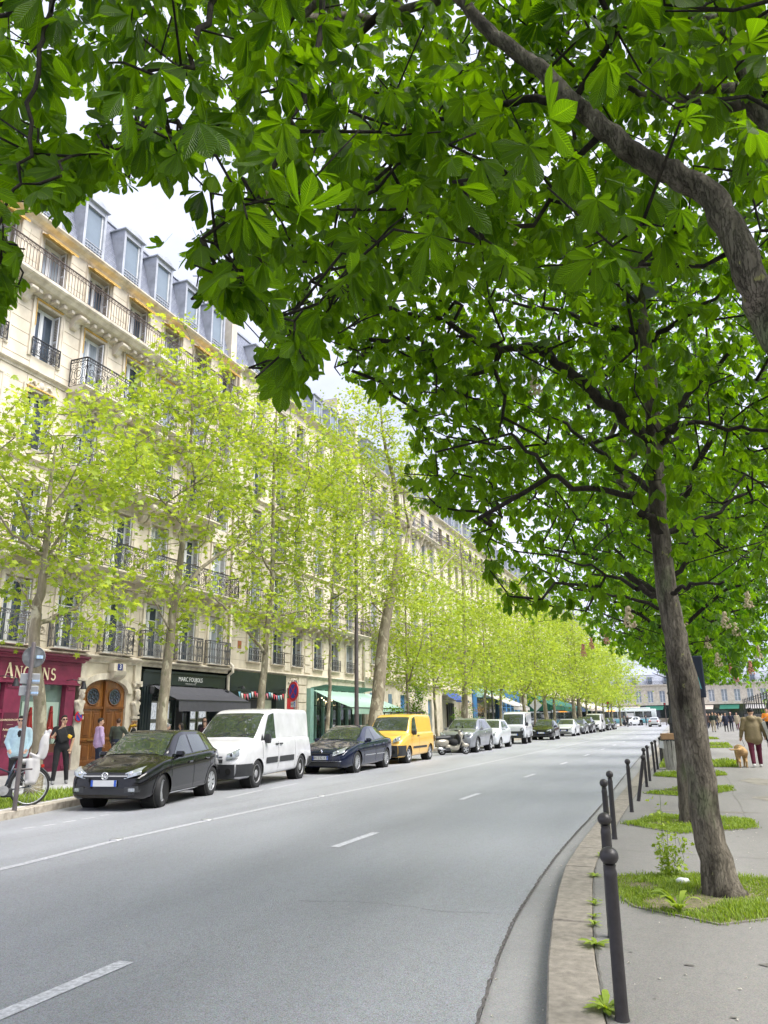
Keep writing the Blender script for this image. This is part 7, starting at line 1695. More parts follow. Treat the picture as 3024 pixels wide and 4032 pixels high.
CITY = dict(L=3.61, W=1.65, wr=.30, vw=(.60, 3.08), top=[(0,.62),(.05,.80),(.2,.92),(.72,1.03),(.85,1.07),(1.5,1.48),(1.85,1.55),(2.7,1.53),(3.2,1.42),(3.48,1.05),(3.61,.62)], belt=[(0,.58),(.3,.84),(1.0,.95),(2.0,.98),(3.2,1.04),(3.61,.56)],
    hw=[(0,.58),(.06,.69),(.25,.77),(.6,.81),(1.2,.825),(3.0,.825),(3.4,.77),(3.61,.64)], hr=[(0,.5),(.85,.74),(1.5,.61),(2.2,.59),(3.2,.57),(3.61,.5)], zb=[(0,.26),(.3,.21),(2,.22),(3.4,.26),(3.61,.36)],
    win=[(1.12,1.9,1.62,1.9),(1.98,2.75,1.98,2.66)], ws=(.90,1.5,.88,.94), rw=(3.24,3.46,.85,.85), seams=[(1.0,.30,.92,-.03),(1.94,.28,.95,0)], handles=[(1.78,.86)], mirror=(1.18,1.02), front=[(-.5,.5,.30,.42,.012,'lower_grille',M_PLAST)], hl=(.55,.76,.22,.18,.03), plate=(.52,None), strips=[(1.0,2.5,.36,.46,M_PLAST)])
pw = paint('pearl_white_paint', (.52,.54,.57), 0, .3, .05)
t, c, Yf = build_car('city_car', 'small white hatchback between the grey car and the mini truck', CITY, pw, at_wheel(CITY, -10.08, 43.2, 0), 0, wheel='five', detail=1); CARS.append(t)
MINI = dict(L=3.7, W=1.55, wr=.29, vw=(.62, 2.75), top=[(0,.98),(.04,1.12),(.12,1.20),(.52,1.84),(.72,1.96),(1.3,1.98),(1.5,2.0),(3.66,2.0),(3.7,.6)], belt=[(0,.90),(.2,1.10),(1.0,1.12),(3.6,1.15),(3.7,.55)], hw=[(0,.70),(.05,.74),(.3,.77),(3.6,.77),(3.7,.76)], hr=[(0,.66),(.5,.68),(1.2,.69),(3.7,.72)], zb=[(0,.36),(2,.34),(3.7,.40)],
    win=[(.42,1.0,.66,1.0)], ws=(.13,.52,.93,.95), seams=[(.35,.5,1.1,0),(1.1,.45,1.15,0)], handles=[(.98,.98)], hmat=M_PLAST, mirror=(.42,1.2), mmat=M_PLAST, mscale=1.8, front=[(-.72,.72,.36,.78,.014,'black_face',M_PLAST)], plate=(.58,None), plate_off=.05)
t, c, Yf = build_car('mini_truck', 'boxy white electric mini truck with round headlights and black face', MINI, pw, at_wheel(MINI, -10.2, 51.0, radians(4)), radians(4), wheel='steel', cat='truck', detail=1); CARS.append(t)
for s in (-1, 1):
    m = MB(); m.lathe([(.115,0),(.115,-.03),(.10,-.045)], 16, (0,0,0), 'y', cap=False); o = m.build('headlight', M_PLAST, t, True, loc=(s*.56, Yf(0)-.02, .88)); m = MB(); m.lathe([(.10,-.03),(.06,-.05),(0,-.055)], 14, (0,0,0), 'y'); m.build('lens', M_LAMP, o, True)
    m = MB(); m.disc((0,0,0), .05, 'y', 10, .03); m.build('fog_lamp', M_LAMP, t, loc=(s*.62, Yf(0)-.03, .60))
def simple(nm, lab, sp, mat, x, y, th=0., wheel='five', cat='car', g='vehicles parked along the kerb'):
    t, c, Yf = build_car(nm, lab, sp, mat, at_wheel(sp, x, y, th), th, wheel=wheel, cat=cat, detail=1, group=g); CARS.append(t); return t, c, Yf
H2 = mod(HATCH, steer=0, hl=(.56,.66,.30,.10,.04), front=[(-.5,.5,.42,.60,.012,'grille',M_PLAST),(-.62,.62,.28,.36,.012,'lower_grille',M_PLAST)], plate=(.52,None))
simple('hatchback_car', 'black hatchback between the mini truck and a white saloon', H2, blk, -9.9, 59.7)
A2 = mod(SAL, plate=(.50,None), front=[(-.40,.40,.40,.66,.014,'grille',M_PLAST),(-.70,.70,.24,.34,.012,'lower_grille',M_PLAST)], strips=[])
t, c, Yf = simple('saloon_car', 'white saloon with a large dark grille, far along the row', A2, pw, -9.92, 71.0)
simple('hatchback_car', 'grey hatchback just behind the white saloon', H2, paint('graphite_paint', (.10,.105,.115), .4, .3), -10.1, 79.0)
simple('suv_car', 'dark tall car in front of the far silver van', SUV, paint('anthracite_paint', (.035,.037,.042), .3, .28), -10.0, 84.0)
V2 = mod(VAN, strips=[], front=[(-.70,.70,.28,.46,.016,'bumper',M_PLAST),(-.55,.55,.55,.78,.014,'grille',M_PLAST)])
simple('panel_van', 'silver white van far down the row of parked cars', V2, paint('silver_white_paint', (.58,.58,.59), .2, .3), -9.65, 89.6, wheel='steel', cat='van')
simple('hatchback_car', 'dark hatchback just beyond the far silver van', H2, blk, -9.85, 99.3)
simple('hatchback_car', 'last dark hatchback of the parked row', H2, MATS['anthracite_paint'], -9.8, 105.9)
t, c, Yf = simple('city_car', 'white car with dark front turning at the crossing before the bus', mod(CITY, front=[(-.6,.6,.26,.6,.012,'bumper',M_PLAST)], plate=None), pw, -10.9, 148, radians(-38), g='vehicles at the crossing')
# the car driving away
t, c, Yf = build_car('saloon_car', 'silver saloon driving away towards the crossing', A2, paint('silver_paint', (.52,.53,.54), .4, .3), (-6.1,131.5,0), pi, detail=1, group='vehicles at the crossing', wheel='multi'); CARS.append(t)
for s in (-1, 1): m = MB(); m.bbox(-.2,.2,-.05,.05,-.07,.07,.03); m.build('tail_light', M_TAIL, t, True, loc=(s*.60, 4.69/2-.06, .86))
m = MB(); m.box(-.5,.5,-.01,.01,-.1,.1); m.build('rear_bumper', M_PLAST, t, loc=(0, 4.69/2+.005, .35))
for o in t.children: pass
# city bus crossing
M_BUSW = paint('bus_white', (.60,.66,.66), 0, .35); M_BUSB = paint('bus_jade', (.16,.42,.50), 0, .35)
BUS = thing('city_bus', 'pale city bus with dark windows crossing the end of the street', 'bus', (-13.0, 160, 0), radians(-86), 'vehicles at the crossing')
m = MB(); m.bbox(-1.25,1.25,-6,6,1.05,2.95,.12); m.build('body', M_BUSW, BUS, True, 35); m = MB(); m.bbox(-1.26,1.26,-6.01,6.01,.32,1.10,.08); m.build('skirt', M_BUSB, BUS, True, 35)
m = MB(); m.bbox(-1.1,1.1,-5.4,5.0,2.95,3.2,.1); m.build('roof_unit', M_BUSW, BUS, True, 35)
for s in (-1, 1):
    for k in range(7): m = MB(); m.box(-.008,.008,-.72,.72,0,1.15); m.build('window', M_CGLASS, BUS, loc=(s*1.256, -4.9+1.55*k, 1.35))
m = MB(); m.box(-1.15,1.15,-.008,.008,0,1.4); m.build('windscreen', M_CGLASS, BUS, loc=(0,-6.008,1.15)); m = MB(); m.box(-.7,.7,-.01,.01,0,.22); m.build('destination_display', pbr('display_orange', (.9,.35,.05), .4, var=.4, scale=12, emit=.8), BUS, loc=(0,-6.02,2.62))
m = MB(); m.box(-.01,.01,-.8,.8,0,.22); m.build('side_display', MATS['display_orange'], BUS, loc=(1.262,-2.3,2.55)); m = MB(); m.box(-.01,.01,-.7,.7,0,.7); m.build('poster', M_PLATE, BUS, loc=(1.268,1.2,1.5))
ty, ri = cached(('wheel', .48, 'steel'), lambda: wheel_mesh(.48, .28, 'steel'))
for y in (-3.2, 3.0):
    for s in (-1, 1): o = link('wheel', ty, BUS, (s*1.16, y, .48), (0,0,0 if s > 0 else pi)); link('rim', ri, o)
# ================================================================ people and animals: one continuous surface from blended rounded bones
SKIN = [pbr('skin_light', (.58,.36,.26), .55, var=.08, scale=12), pbr('skin_tan', (.48,.29,.19), .55, var=.08, scale=12)]
def cloth(name, col, rough=.85, var=.16): return pbr(name, col, rough, var=var, scale=9, bump=.35, bscale=22)
HAIRD = pbr('hair_dark', (.018,.013,.011), .5, var=.4, scale=40); HAIRB = pbr('hair_brown', (.07,.035,.02), .5, var=.4, scale=40); HAIRC = pbr('hair_curly', (.27,.15,.065), .6, var=.4, scale=40); HAIRG = pbr('hair_grey', (.32,.31,.30), .6, var=.3, scale=40)
SHOEW = pbr('shoe_white', (.68,.68,.66), .6, var=.1); SHOEG = pbr('shoe_grey', (.26,.26,.26), .7, var=.2, scale=20); SHOED = pbr('shoe_dark', (.03,.028,.027), .5, var=.2)
def person(label, loc, face, H=1.74, top=None, legs=None, shoe=SHOED, skin=0, hair=('short', HAIRD), armL=None, armR=None, footL=(-.11,.0), footR=(.11,.0), kneeL=0., kneeR=0., lean=(0,0), head=(0,0), sleeve='long', bulk=1.0, coat=0., h=.014, sit=False, shorts=False, glasses=False, group=None, inner=None, hoodie=False, skirt=None):
    """face: heading of the look direction, degrees anticlockwise from +X. local +y is forward. arms: (elbow, wrist) in local metres for a 1.75 m body"""
    H = H*.94 if loc[0] < -12 else H; t = thing('person', label, 'person', loc, radians(face-90), group); s = H/1.75; P = []; LS, LT, LL, LO, LI = 0, 1, 2, 3, 4
    lx, ly = lean; zt = lambda z: z
    def lp(x, y, z): k = max(0, (z-.92))/.8; return (x+lx*k, y+ly*k, z)
    b = bulk; hip = .92 if not sit else .48
    dz = hip-.92
    def U(x, y, z): q = lp(x, y, z); return (q[0], q[1], q[2]+dz)
    # torso
    P += [('ell', (U(0,-.01,.96), (.165*b,.125*b,.13)), LL, .05), ('ell', (U(0,.0,1.10), (.155*b,.115*b,.17)), LT, .06), ('ell', (U(0,.0,1.28), (.182*b,.122*b,.19)), LT, .07), ('cap', (U(-.165*b,-.01,1.415), U(.165*b,-.01,1.415), .062*b, .062*b), LT, .06)]
    if coat > 0: P += [('cap', (U(-.05,0,1.18), (-.065+lx*.1,0,.96+dz-coat), .145*b, .158*b), LT, .03), ('cap', (U(.05,0,1.18), (.065+lx*.1,0,.96+dz-coat), .145*b, .158*b), LT, .03)]
    if inner: P += [('ell', (U(0,.105*b,1.33), (.05,.03,.10)), LI, .01)]
    if hoodie: P += [('cap', (U(-.09,-.05,1.47), U(.09,-.05,1.47), .06, .06), LT, .04), ('ell', (U(0,-.10,1.43), (.10,.07,.08)), LT, .04)]
    P += [('cap', (U(0,-.005,1.44), U(0,.01,1.55), .055, .052), LS, .03)]
    # head
    hx, hy = head; c = Vector(U(0,.015,1.645)); yaw = hx
    def Hd(x, y, z):
        v = Matrix.Rotation(yaw, 3, 'Z') @ (Matrix.Rotation(hy, 3, 'X') @ Vector((x, y, z))); return tuple(c+v)
    P += [('ell', (Hd(0,0,.012), (.076,.094,.108), ('Z', yaw)), LS, .01), ('ell', (Hd(0,.028,-.062), (.056,.062,.058), ('Z', yaw)), LS, .03), ('cap', (Hd(0,.094,-.002), Hd(0,.110,-.032), .010, .015), LS, .012), ('cap', (Hd(-.022,.082,-.070), Hd(.022,.082,-.070), .010, .010), LS, .008), ('cap', (Hd(-.03,.082,.022), Hd(.03,.082,.022), .012, .012), LS, .012)]
    for sx in (-1, 1): P += [('ell', (Hd(sx*.078,-.008,-.012), (.011,.020,.031), ('Z', yaw)), LS, .008)]
    # legs
    for sx, ft, kn in ((-1, footL, kneeL), (1, footR, kneeR)):
        hp = Vector((sx*.092*b, -.01, hip+.0)); an = Vector((ft[0], ft[1], .085+(ft[2] if len(ft) > 2 else 0)))
        if sit: kne = Vector((sx*.13, .42, .50)); an = Vector((sx*.13, .42, .085))
        else:
            mid = (hp+an)/2; kne = mid+Vector((0, .03+kn, .02))
        P += [('cap', (tuple(hp), tuple(kne), .092*b, .064*b), LL, .04), ('cap', (tuple(kne), tuple(kne.lerp(an, .92 if not shorts else .05)), .062*b, .050*b), LL, .03)]
        if shorts: P += [('cap', (tuple(kne), tuple(kne.lerp(an, .35)), .052, .055), LS, .02), ('cap', (tuple(kne.lerp(an, .35)), tuple(an), .055, .036), LS, .02)]
        P += [('cap', (tuple(an+Vector((0,-.035,-.045))), tuple(an+Vector((0,.13,-.052))), .042, .034), LO, .02), ('cap', (tuple(an), tuple(an+Vector((0,.03,-.03))), .042, .042), LO, .02)]
    if skirt: P += [('cap', (U(0,0,.98), (0,.0,skirt), .17*b, .20*b), LL, .04)]
    # arms
    dl = ((-.26,-.02,1.14), (-.25,.06,.90)); dr = ((.26,-.02,1.14), (.25,.06,.90))
    for sx, arm in ((-1, armL or dl), (1, armR or dr)):
        sh = Vector(U(sx*.185*b, -.01, 1.405)); el = Vector(U(*arm[0])); wr = Vector(U(*arm[1])); rr = 1.0 if sleeve == 'short' else 1.12
        if sleeve == 'short':
            md = sh.lerp(el, .72); P += [('cap', (tuple(sh), tuple(md), .060*b, .058*b), LT, .04), ('cap', (tuple(md), tuple(el), .045, .041), LS, .015), ('cap', (tuple(el), tuple(wr), .041, .029), LS, .015)]
        else: P += [('cap', (tuple(sh), tuple(el), .060*b*rr, .050*b*rr), LT, .04), ('cap', (tuple(el), tuple(el.lerp(wr, .94)), .049*b*rr, .038*b*rr), LT, .02)]
        f = (wr-el).normalized(); side = f.cross(Vector((0,1,0.2))).normalized(); nrm = side.cross(f).normalized()
        if len(arm) > 2: f = Vector(arm[2]).normalized(); side = f.cross(nrm).normalized()
        palm = wr+f*.055; P += [('cap', (tuple(wr), tuple(palm), .028, .034), LS, .015)]
        for k in range(4):
            q = palm+side*(.024-.016*k)+f*.025; l = (.058,.068,.064,.048)[k]; mid = q+f*l*.55; tip = mid+(f*.75+nrm*.5)*l*.5
            P += [('cap', (tuple(q), tuple(mid), .0105, .0095), LS, .004), ('cap', (tuple(mid), tuple(tip), .0095, .0085), LS, .004)]
        q = wr+f*.03+side*.03; P += [('cap', (tuple(q), tuple(q+(f*.7+side*.6)*.05), .013, .010), LS, .006)]
    V, F, lab = sdf_mesh([(k, d, l, bl) for k, d, l, bl in P], h)
    me = np_mesh('body', V*s, [F], [SKIN[skin], top, legs, shoe, inner or top], True, mi=lab); link('body', me, t)
    # hair
    kind, hm = hair; HP = []
    def cutface(V, F):
        L = np.array(Matrix.Rotation(-yaw, 3, 'Z')); Q = (V-np.array(c)) @ L.T; keep = ~((Q[:, 1] > .035+.35*np.clip(Q[:, 2], -.1, .08)) & (Q[:, 2] < .062)); return F[keep[F].all(1)]
    if kind in ('short', 'curly', 'long', 'bun'):
        HP.append(('ell', (Hd(0,-.012,.030), (.083,.098,.104), ('Z', yaw)), 0, .01)); HP.append(('ell', (Hd(0,.045,.098), (.058,.050,.028), ('Z', yaw)), 0, .02))
    if kind == 'curly':
        rg = random.Random(3)
        for i in range(26): a = rg.uniform(-1.9, 5.0-1.9); z = rg.uniform(-.10, .11); HP.append(('ell', (Hd(.085*cos(a+pi*1.05), -.02+.085*sin(a+pi*1.05), z), (.035,.035,.035)), 0, .012))
    if kind == 'long':
        for sx in (-1, 1): HP.append(('cap', (Hd(sx*.068,-.015,.02), Hd(sx*.085,-.01,-.24), .035, .030), 0, .02))
        HP.append(('cap', (Hd(0,-.07,.0), Hd(0,-.085,-.26), .06, .06), 0, .03))
    if kind == 'bun': HP.append(('ell', (Hd(0,-.09,.06), (.04,.04,.04)), 0, .01))
    if kind == 'cap': HP += [('ell', (Hd(0,-.005,.04), (.086,.10,.092), ('Z', yaw)), 0, .01), ('cap', (Hd(-.04,.09,.055), Hd(.04,.09,.055), .022, .022), 0, .02)]
    if HP:
        V, F, lab = sdf_mesh(HP, min(h, .012)); F = cutface(V, F) if kind != 'cap' else F; link('hair' if kind != 'cap' else 'cap', np_mesh('hair', V*s, [F], hm, True), t)
    if glasses:
        g = MB()
        for sx in (-1, 1): g.sphere(Hd(sx*.033,.096,.008), 1, 10, sc=(.027,.010,.021)); g.bar(Hd(sx*.06,.088,.012), Hd(sx*.076,.0,.008), .005)
        g.bar(Hd(-.01,.1,.012), Hd(.01,.1,.012), .005); g.v = [(v[0]*s, v[1]*s, v[2]*s) for v in g.v]; g.build('sunglasses', pbr('shades', (.02,.012,.012), .1, spec=.9, var=0), t, True)
    elif h < .016:
        g = MB()
        for sx in (-1, 1): g.sphere(Hd(sx*.031,.084,.006), 1, 8, sc=(.013,.007,.007))
        g.v = [(v[0]*s, v[1]*s, v[2]*s) for v in g.v]; g.build('eyes', pbr('eye_dark', (.05,.04,.035), .2, var=0), t, True)
    return t
BLK = cloth('black_cotton', (.012,.012,.014)); NAVY = cloth('navy_cotton', (.018,.022,.045)); JEAN = cloth('dark_denim', (.025,.035,.065)); SKYB = cloth('pale_blue_shell', (.42,.58,.66), .6); LILAC = cloth('lilac_shirt', (.58,.42,.66)); GRNJ = cloth('bottle_green_jacket', (.06,.075,.055), .6); BROWN = cloth('dark_brown_wool', (.05,.03,.025)); PLUM = cloth('plum_wool', (.07,.025,.04)); WINE = cloth('wine_trousers', (.11,.012,.035)); OLIVE = cloth('olive_jacket', (.22,.17,.09), .7); ORNG = cloth('orange_shirt', (.85,.27,.02), .7); GREY = cloth('grey_wool', (.20,.20,.20)); TEAL = cloth('jade_shirt', (.06,.36,.26)); BEIGE = cloth('beige_wool', (.45,.36,.25)); KHAKI = cloth('khaki_chinos', (.42,.36,.26)); PINKC = cloth('pink_wool', (.52,.30,.30)); WHITEC = cloth('white_cotton', (.66,.66,.66))
# shop side
person('man in a pale blue jacket and sunglasses standing beside the tree', (-15.0,14.55,.13), -48, 1.76, SKYB, BLK, SHOEW, 0, ('short', HAIRD), ((-.27,.02,1.15), (-.20,.12,.97)), ((.27,.02,1.15), (.20,.12,.97)), (-.13,.02), (.11,.0), sleeve='long', bulk=1.12, glasses=True, inner=BLK, hoodie=True, coat=.06, h=.011)
mb_ = person('man in black with a hand on his chin and a chest bag', (-15.25,16.2,.13), -38, 1.78, BLK, BLK, SHOEG, 1, ('short', HAIRD), ((-.27,.0,1.14), (-.22,.06,.90)), ((.27,.10,1.20), (.06,.15,1.47), (-.2,.0,1)), (-.20,-.10), (.17,.10), sleeve='short', bulk=1.08, glasses=True, h=.011, head=(.1, .12))
m = MB(); m.bbox(-.13,.13,-.05,.05,-.17,.17,.04); o = m.build('chest_bag', cloth('bag_black', (.02,.02,.022)), mb_, True, 40, loc=(.03,.15,1.20)); o.rotation_euler = (0,.35,0)
m = MB(); m.bbox(-.055,.055,-.03,.03,-.045,.045,.02); o = m.build('yellow_pouch', pbr('yellow_nylon', (.75,.45,.02), .5, var=.1), mb_, True, 40, loc=(-.14,.17,1.16)); o.rotation_euler = (0,-.5,0)
m = MB(); m.tube([(-.17,.06,1.43),(-.05,.16,1.33),(.12,.16,1.18),(.20,.02,1.0),(.10,-.14,1.2),(-.15,-.10,1.42)], .016, 5); m.build('bag_strap', BLK, mb_)
person('dark haired woman in black at the left edge of the picture', (-16.4,14.85,.13), -50, 1.60, BLK, BLK, SHOEW, 0, ('long', HAIRD), None, ((.24,.12,1.2), (.08,.2,1.42), (-.3,.1,1)), h=.013)
person('man in a lilac shirt with his back to the street', (-18.2,20.95,.13), 62, 1.73, LILAC, JEAN, SHOED, 0, ('short', HAIRD), ((-.27,.0,1.14), (-.22,.14,.98)), ((.27,-.02,1.14), (.24,.06,.90)), head=(-.5,0), bulk=1.06, coat=.05, h=.012)
person('man in a dark green jacket talking by the oak door', (-18.35,22.0,.13), 100, 1.72, GRNJ, JEAN, SHOED, 0, ('short', HAIRB), None, ((.30,.12,1.22), (.42,.22,1.20)), head=(.5,0), bulk=1.14, h=.012)
w_ = person('curly haired woman with a yellow scarf by the oak door', (-18.3,22.75,.13), 215, 1.63, BLK, BLK, SHOED, 0, ('curly', HAIRC), coat=.25, h=.012)
m = MB(); m.tube([(.09*cos(a), .02+.085*sin(a), 1.385+.02*sin(2*a)) for a in [2*pi*k/12 for k in range(12)]], .042, 7, closed=True); m.tube([(.02,.10,1.38),(.05,.14,1.28),(.04,.15,1.18)], [.04,.045,.03], 6); m.build('scarf', cloth('mustard_knit', (.60,.36,.03)), w_, True)
person('bearded man in dark clothes just left of the white van', (-18.0,26.6,.13), -60, 1.75, BLK, BLK, SHOED, 0, ('long', HAIRD), h=.014)
person('dark haired woman in a plum coat looking down by the white van', (-17.8,26.35,.13), -90, 1.60, PLUM, BLK, SHOED, 0, ('long', HAIRB), head=(.2,-.3), h=.014)
person('smiling long haired woman in white behind the black hatchback', (-17.9,24.95,.13), 200, 1.52, WHITEC, JEAN, SHOED, 1, ('long', HAIRD), head=(.4,-.1), h=.014)
person('person in a grey jumper bending behind the plane trunk', (-17.8,23.7,.13), 40, 1.5, GREY, JEAN, SHOED, 0, ('short', HAIRG), lean=(0,.25), head=(0,-.4), h=.016)
person('woman in a jade top walking past the cafe', (-18.0,43.5,.13), -20, 1.55, TEAL, BLK, SHOED, 0, ('bun', HAIRB), h=.016)
person('person in a mauve shirt beside the white mini truck', (-13.6,53.6,.13), 90, 1.70, cloth('mauve_shirt', (.36,.30,.42)), NAVY, SHOED, 1, ('short', HAIRD), h=.02)
# cafe terrace
def chair(name, label, loc, rz, mat, group='cafe terrace furniture'):
    t = thing(name, label, 'chair', loc, rz, group); m = MB(); m.bbox(-.2,.2,-.2,.2,.43,.46,.01); m.build('seat', mat, t); m = MB()
    m.bbox(-.2,.2,-.21,-.19,.60,.88,.01); m.build('backrest', mat, t)
    for x in (-.18, .18):
        for y in (-.18, .18): l = MB(); l.bar((x,y,0),(x*.95,y,.43 if y > 0 else .86),.028); l.build('leg', mat, t)
    return t
chair('bistro_chair', 'white bistro chair at the end of the cafe terrace', (-16.7,36.0,.13), radians(150), M_WHITE)
chair('bistro_chair', 'cream slatted chair behind the navy car on the cafe terrace', (-16.9,37.6,.13), radians(-60), pbr('cream_paint', (.55,.55,.38), .5))
t = thing('cafe_table', 'round white cafe table on the terrace', 'table', (-16.9,36.8,.13), 0, 'cafe terrace furniture'); m = MB(); m.lathe([(.34,.72),(.35,.74),(.34,.76),(0,.76)], 20); m.build('table_top', M_WHITE, t); m = MB(); m.lathe([(.22,0),(.2,.02),(.03,.05),(.025,.72)], 12); m.build('stand', M_IRON, t)
person('seated woman in a dark brown coat on the cafe terrace', (-17.3,37.35,.13), 160, 1.66, BROWN, BLK, SHOED, 0, ('long', HAIRB), ((-.26,.1,1.14),(-.1,.3,1.10)), sit=True, h=.016)
person('seated customer in maroon raising an arm at the cafe', (-18.2,39.6,.13), -60, 1.72, PLUM, JEAN, SHOED, 0, ('short', HAIRD), ((-.34,.15,1.28),(-.12,.35,1.32)), ((.4,.1,1.3),(.62,.2,1.24)), sit=True, h=.016)
person('seated man in black deep in the cafe terrace', (-18.5,42.2,.13), -70, 1.72, BLK, JEAN, SHOED, 1, ('short', HAIRD), sit=True, h=.018)
# park side
wk = person('woman in an olive jacket and wine trousers walking a dog', (1.52,26.0,.13), 92, 1.66, OLIVE, WINE, SHOEW, 0, ('cap', BLK), ((-.31,-.02,1.12),(-.36,.03,.90)), ((.31,-.03,1.12),(.33,.05,.92)), (-.10,-.18,.02), (.12,.14), sleeve='long', bulk=1.22, coat=.10, h=.012, hoodie=True)
m = MB(); m.prism([(-.02,0),(.10,-.45),(.16,-.45),(.08,.05)], -.10, .10, 'y'); o = m.build('shoulder_bag', pbr('bag_grey', (.36,.36,.33), .6, var=.2), wk, loc=(.27,-.05,1.25))
for k in range(5): m = MB(); m.tube([(.33,.05,.86),(.36+.05*k,.02,.5-.06*k),(.42+.03*k,.05,.35-.05*k),(.44,.06,.6),(.34,.05,.86)], .008, 4); m.build('lead_loop', M_IRON, wk)
jg = person('bearded jogger in an orange shirt and black shorts', (4.05,53.9,.13), -96, 1.84, ORNG, BLK, SHOED, 0, ('short', HAIRB), ((-.29,-.12,1.14),(-.20,.16,1.20)), ((.29,.02,1.12),(.10,.22,1.22)), (-.10,.20), (.10,-.28,.2), sleeve='short', shorts=True, kneeL=.06, kneeR=.12, bulk=1.06, h=.016)
ped = [((1.1,98.),-88,1.72,BROWN,JEAN,'walker in a brown coat at the left of the distant crowd'),((1.4,78.4),-90,1.76,cloth('forest_jumper', (.02,.035,.03)),KHAKI,'man in a dark jumper and khaki trousers walking towards the camera'),((1.65,112.),-90,1.72,BLK,BLK,'distant walker in black behind the man in khaki trousers'),((2.65,108.),-90,1.68,BEIGE,BLK,'distant woman in a long beige coat'),
       ((2.5,79.9),-80,1.68,NAVY,BLK,'woman in a padded navy coat in the distant group'),((3.0,81.0),-95,1.72,NAVY,NAVY,'walker in navy with a pale pink hat in the distant group'),((3.8,87.5),-100,1.72,KHAKI,WINE,'walker in a khaki coat and red trousers by the park fence'),((3.1,140.),-90,1.7,NAVY,BLK,'farthest walker in navy among the crowd'),((2.2,120.),-90,1.72,BLK,NAVY,'distant walker in a black jacket'),((2.0,132.),-90,1.66,PINKC,BLK,'distant walker in pink among the crowd'),((1.25,104.),-92,1.7,JEAN,BLK,'distant walker in a denim jacket at the left of the crowd'),((1.95,93.),-85,1.74,BLK,JEAN,'walker in a black coat between the khaki trousers and the beige coat'),((3.3,118.),-90,1.66,WHITEC,JEAN,'distant walker in a white top near the fence'),((2.75,126.),-90,1.7,GREY,BLK,'distant walker in grey near the far trunks')]
for k, ((x, y), f, H_, tp_, lg, lab) in enumerate(ped):
    o = person(lab, (x,y,.13), f, H_, tp_, lg, SHOED, k % 2, ('cap', PINKC) if k == 5 else ('long' if k in (3,4) else 'short', HAIRB if k % 2 else HAIRD), footL=(-.10,.18), footR=(.10,-.16), coat=.25 if k in (0,3,4,6) else .0, bulk=1.0, h=.022, group='walkers on the pavement by the park fence')
person('woman in a pale top walking behind the dog walker', (3.05,51.5,.13), -95, 1.68, BEIGE, JEAN, SHOED, 0, ('long', HAIRB), h=.02)
for k, (x, y, lab) in enumerate(((-11.0,136.,'person in grey standing at the crossing kerb'),(-10.4,134.5,'person in black standing at the crossing kerb'),(-8.4,150.,'person in dark clothes pushing a pram over the crossing'))):
    person(lab, (x,y,.0), -90+40*k, 1.72, [GREY, BLK, NAVY][k], [JEAN, BLK, BLK][k], SHOED, 0, ('short', HAIRD), h=.024)
t = thing('pram', 'dark pram on the crossing in front of the bus', 'pram', (-9.4,150,0)); m = MB(); m.prism([(-.4,.55),(.3,.5),(.45,.9),(.1,1.05),(-.45,.85)], -.25, .25, 'y'); m.build('body', BLK, t); m = MB(); m.bar((.4,0,.85),(.75,0,1.05),.04); m.build('handle', M_IRON, t)
for x in (-.35, .35):
    for y in (-.25, .25): m = MB(); m.lathe([(.14,-.02),(.14,.02)], 12, (x,y,.14), 'y'); m.build('wheel', M_TYRE, t); m = MB(); m.bar((x,y,.14),(x*.3,y,.6),.03); m.build('strut', M_IRON, t)
# dog seen from behind
def dog():
    t = thing('dog', 'golden labrador walking on a lead seen from behind', 'dog', (1.12,26.0,.13), radians(4)); P = []
    P += [('ell', ((0,-.22,.46),(.125,.16,.135)),0,.05),('ell', ((0,.0,.47),(.125,.26,.13)),0,.08),('ell', ((0,.24,.46),(.135,.20,.165)),0,.08),('cap', ((0,.36,.50),(0,.50,.52),.095,.08),0,.06),('ell', ((0,.60,.52),(.085,.12,.085)),0,.04),('cap', ((0,.68,.49),(0,.78,.46),.05,.04),0,.03)]
    for s in (-1, 1):
        dy = .06*s
        P += [('cap', ((s*.085,-.24,.42),(s*.10,-.14+dy,.27),.085,.055),0,.04),('cap', ((s*.10,-.14+dy,.27),(s*.095,-.33+dy,.16),.045,.03),0,.02),('cap', ((s*.095,-.33+dy,.16),(s*.095,-.29+dy,.03),.028,.025),0,.015),('cap', ((s*.095,-.30+dy,.022),(s*.095,-.22+dy,.02),.028,.024),0,.01)]
        P += [('cap', ((s*.085,.28,.40),(s*.085,.22-dy,.24),.06,.04),0,.03),('cap', ((s*.085,.22-dy,.24),(s*.085,.26-dy,.03),.035,.026),0,.015),('cap', ((s*.085,.26-dy,.022),(s*.085,.33-dy,.02),.03,.025),0,.01),('ell', ((s*.09,.57,.52),(.02,.04,.06)),0,.01)]
    P += [('cap', ((0,-.34,.52),(-.10,-.42,.50),.04,.033),0,.03),('cap', ((-.10,-.42,.50),(-.30,-.42,.50),.033,.018),0,.02),('cap', ((-.30,-.42,.50),(-.36,-.41,.52),.018,.010),0,.02)]
    V, F, lab = sdf_mesh(P, .012); link('body', np_mesh('body', V, [F], pbr('golden_fur', (.52,.33,.15), .8, var=.25, scale=8, bump=.5, bscale=80, tint=(.42,.26,.12)), True), t)
    m = MB(); m.tube([(.10*cos(a),.42+.02*sin(a),.51+.10*sin(a)) for a in [2*pi*k/12 for k in range(12)]], .012, 4, closed=True); m.build('collar', pbr('collar_leather', (.2,.08,.03), .5), t); return t
dog()
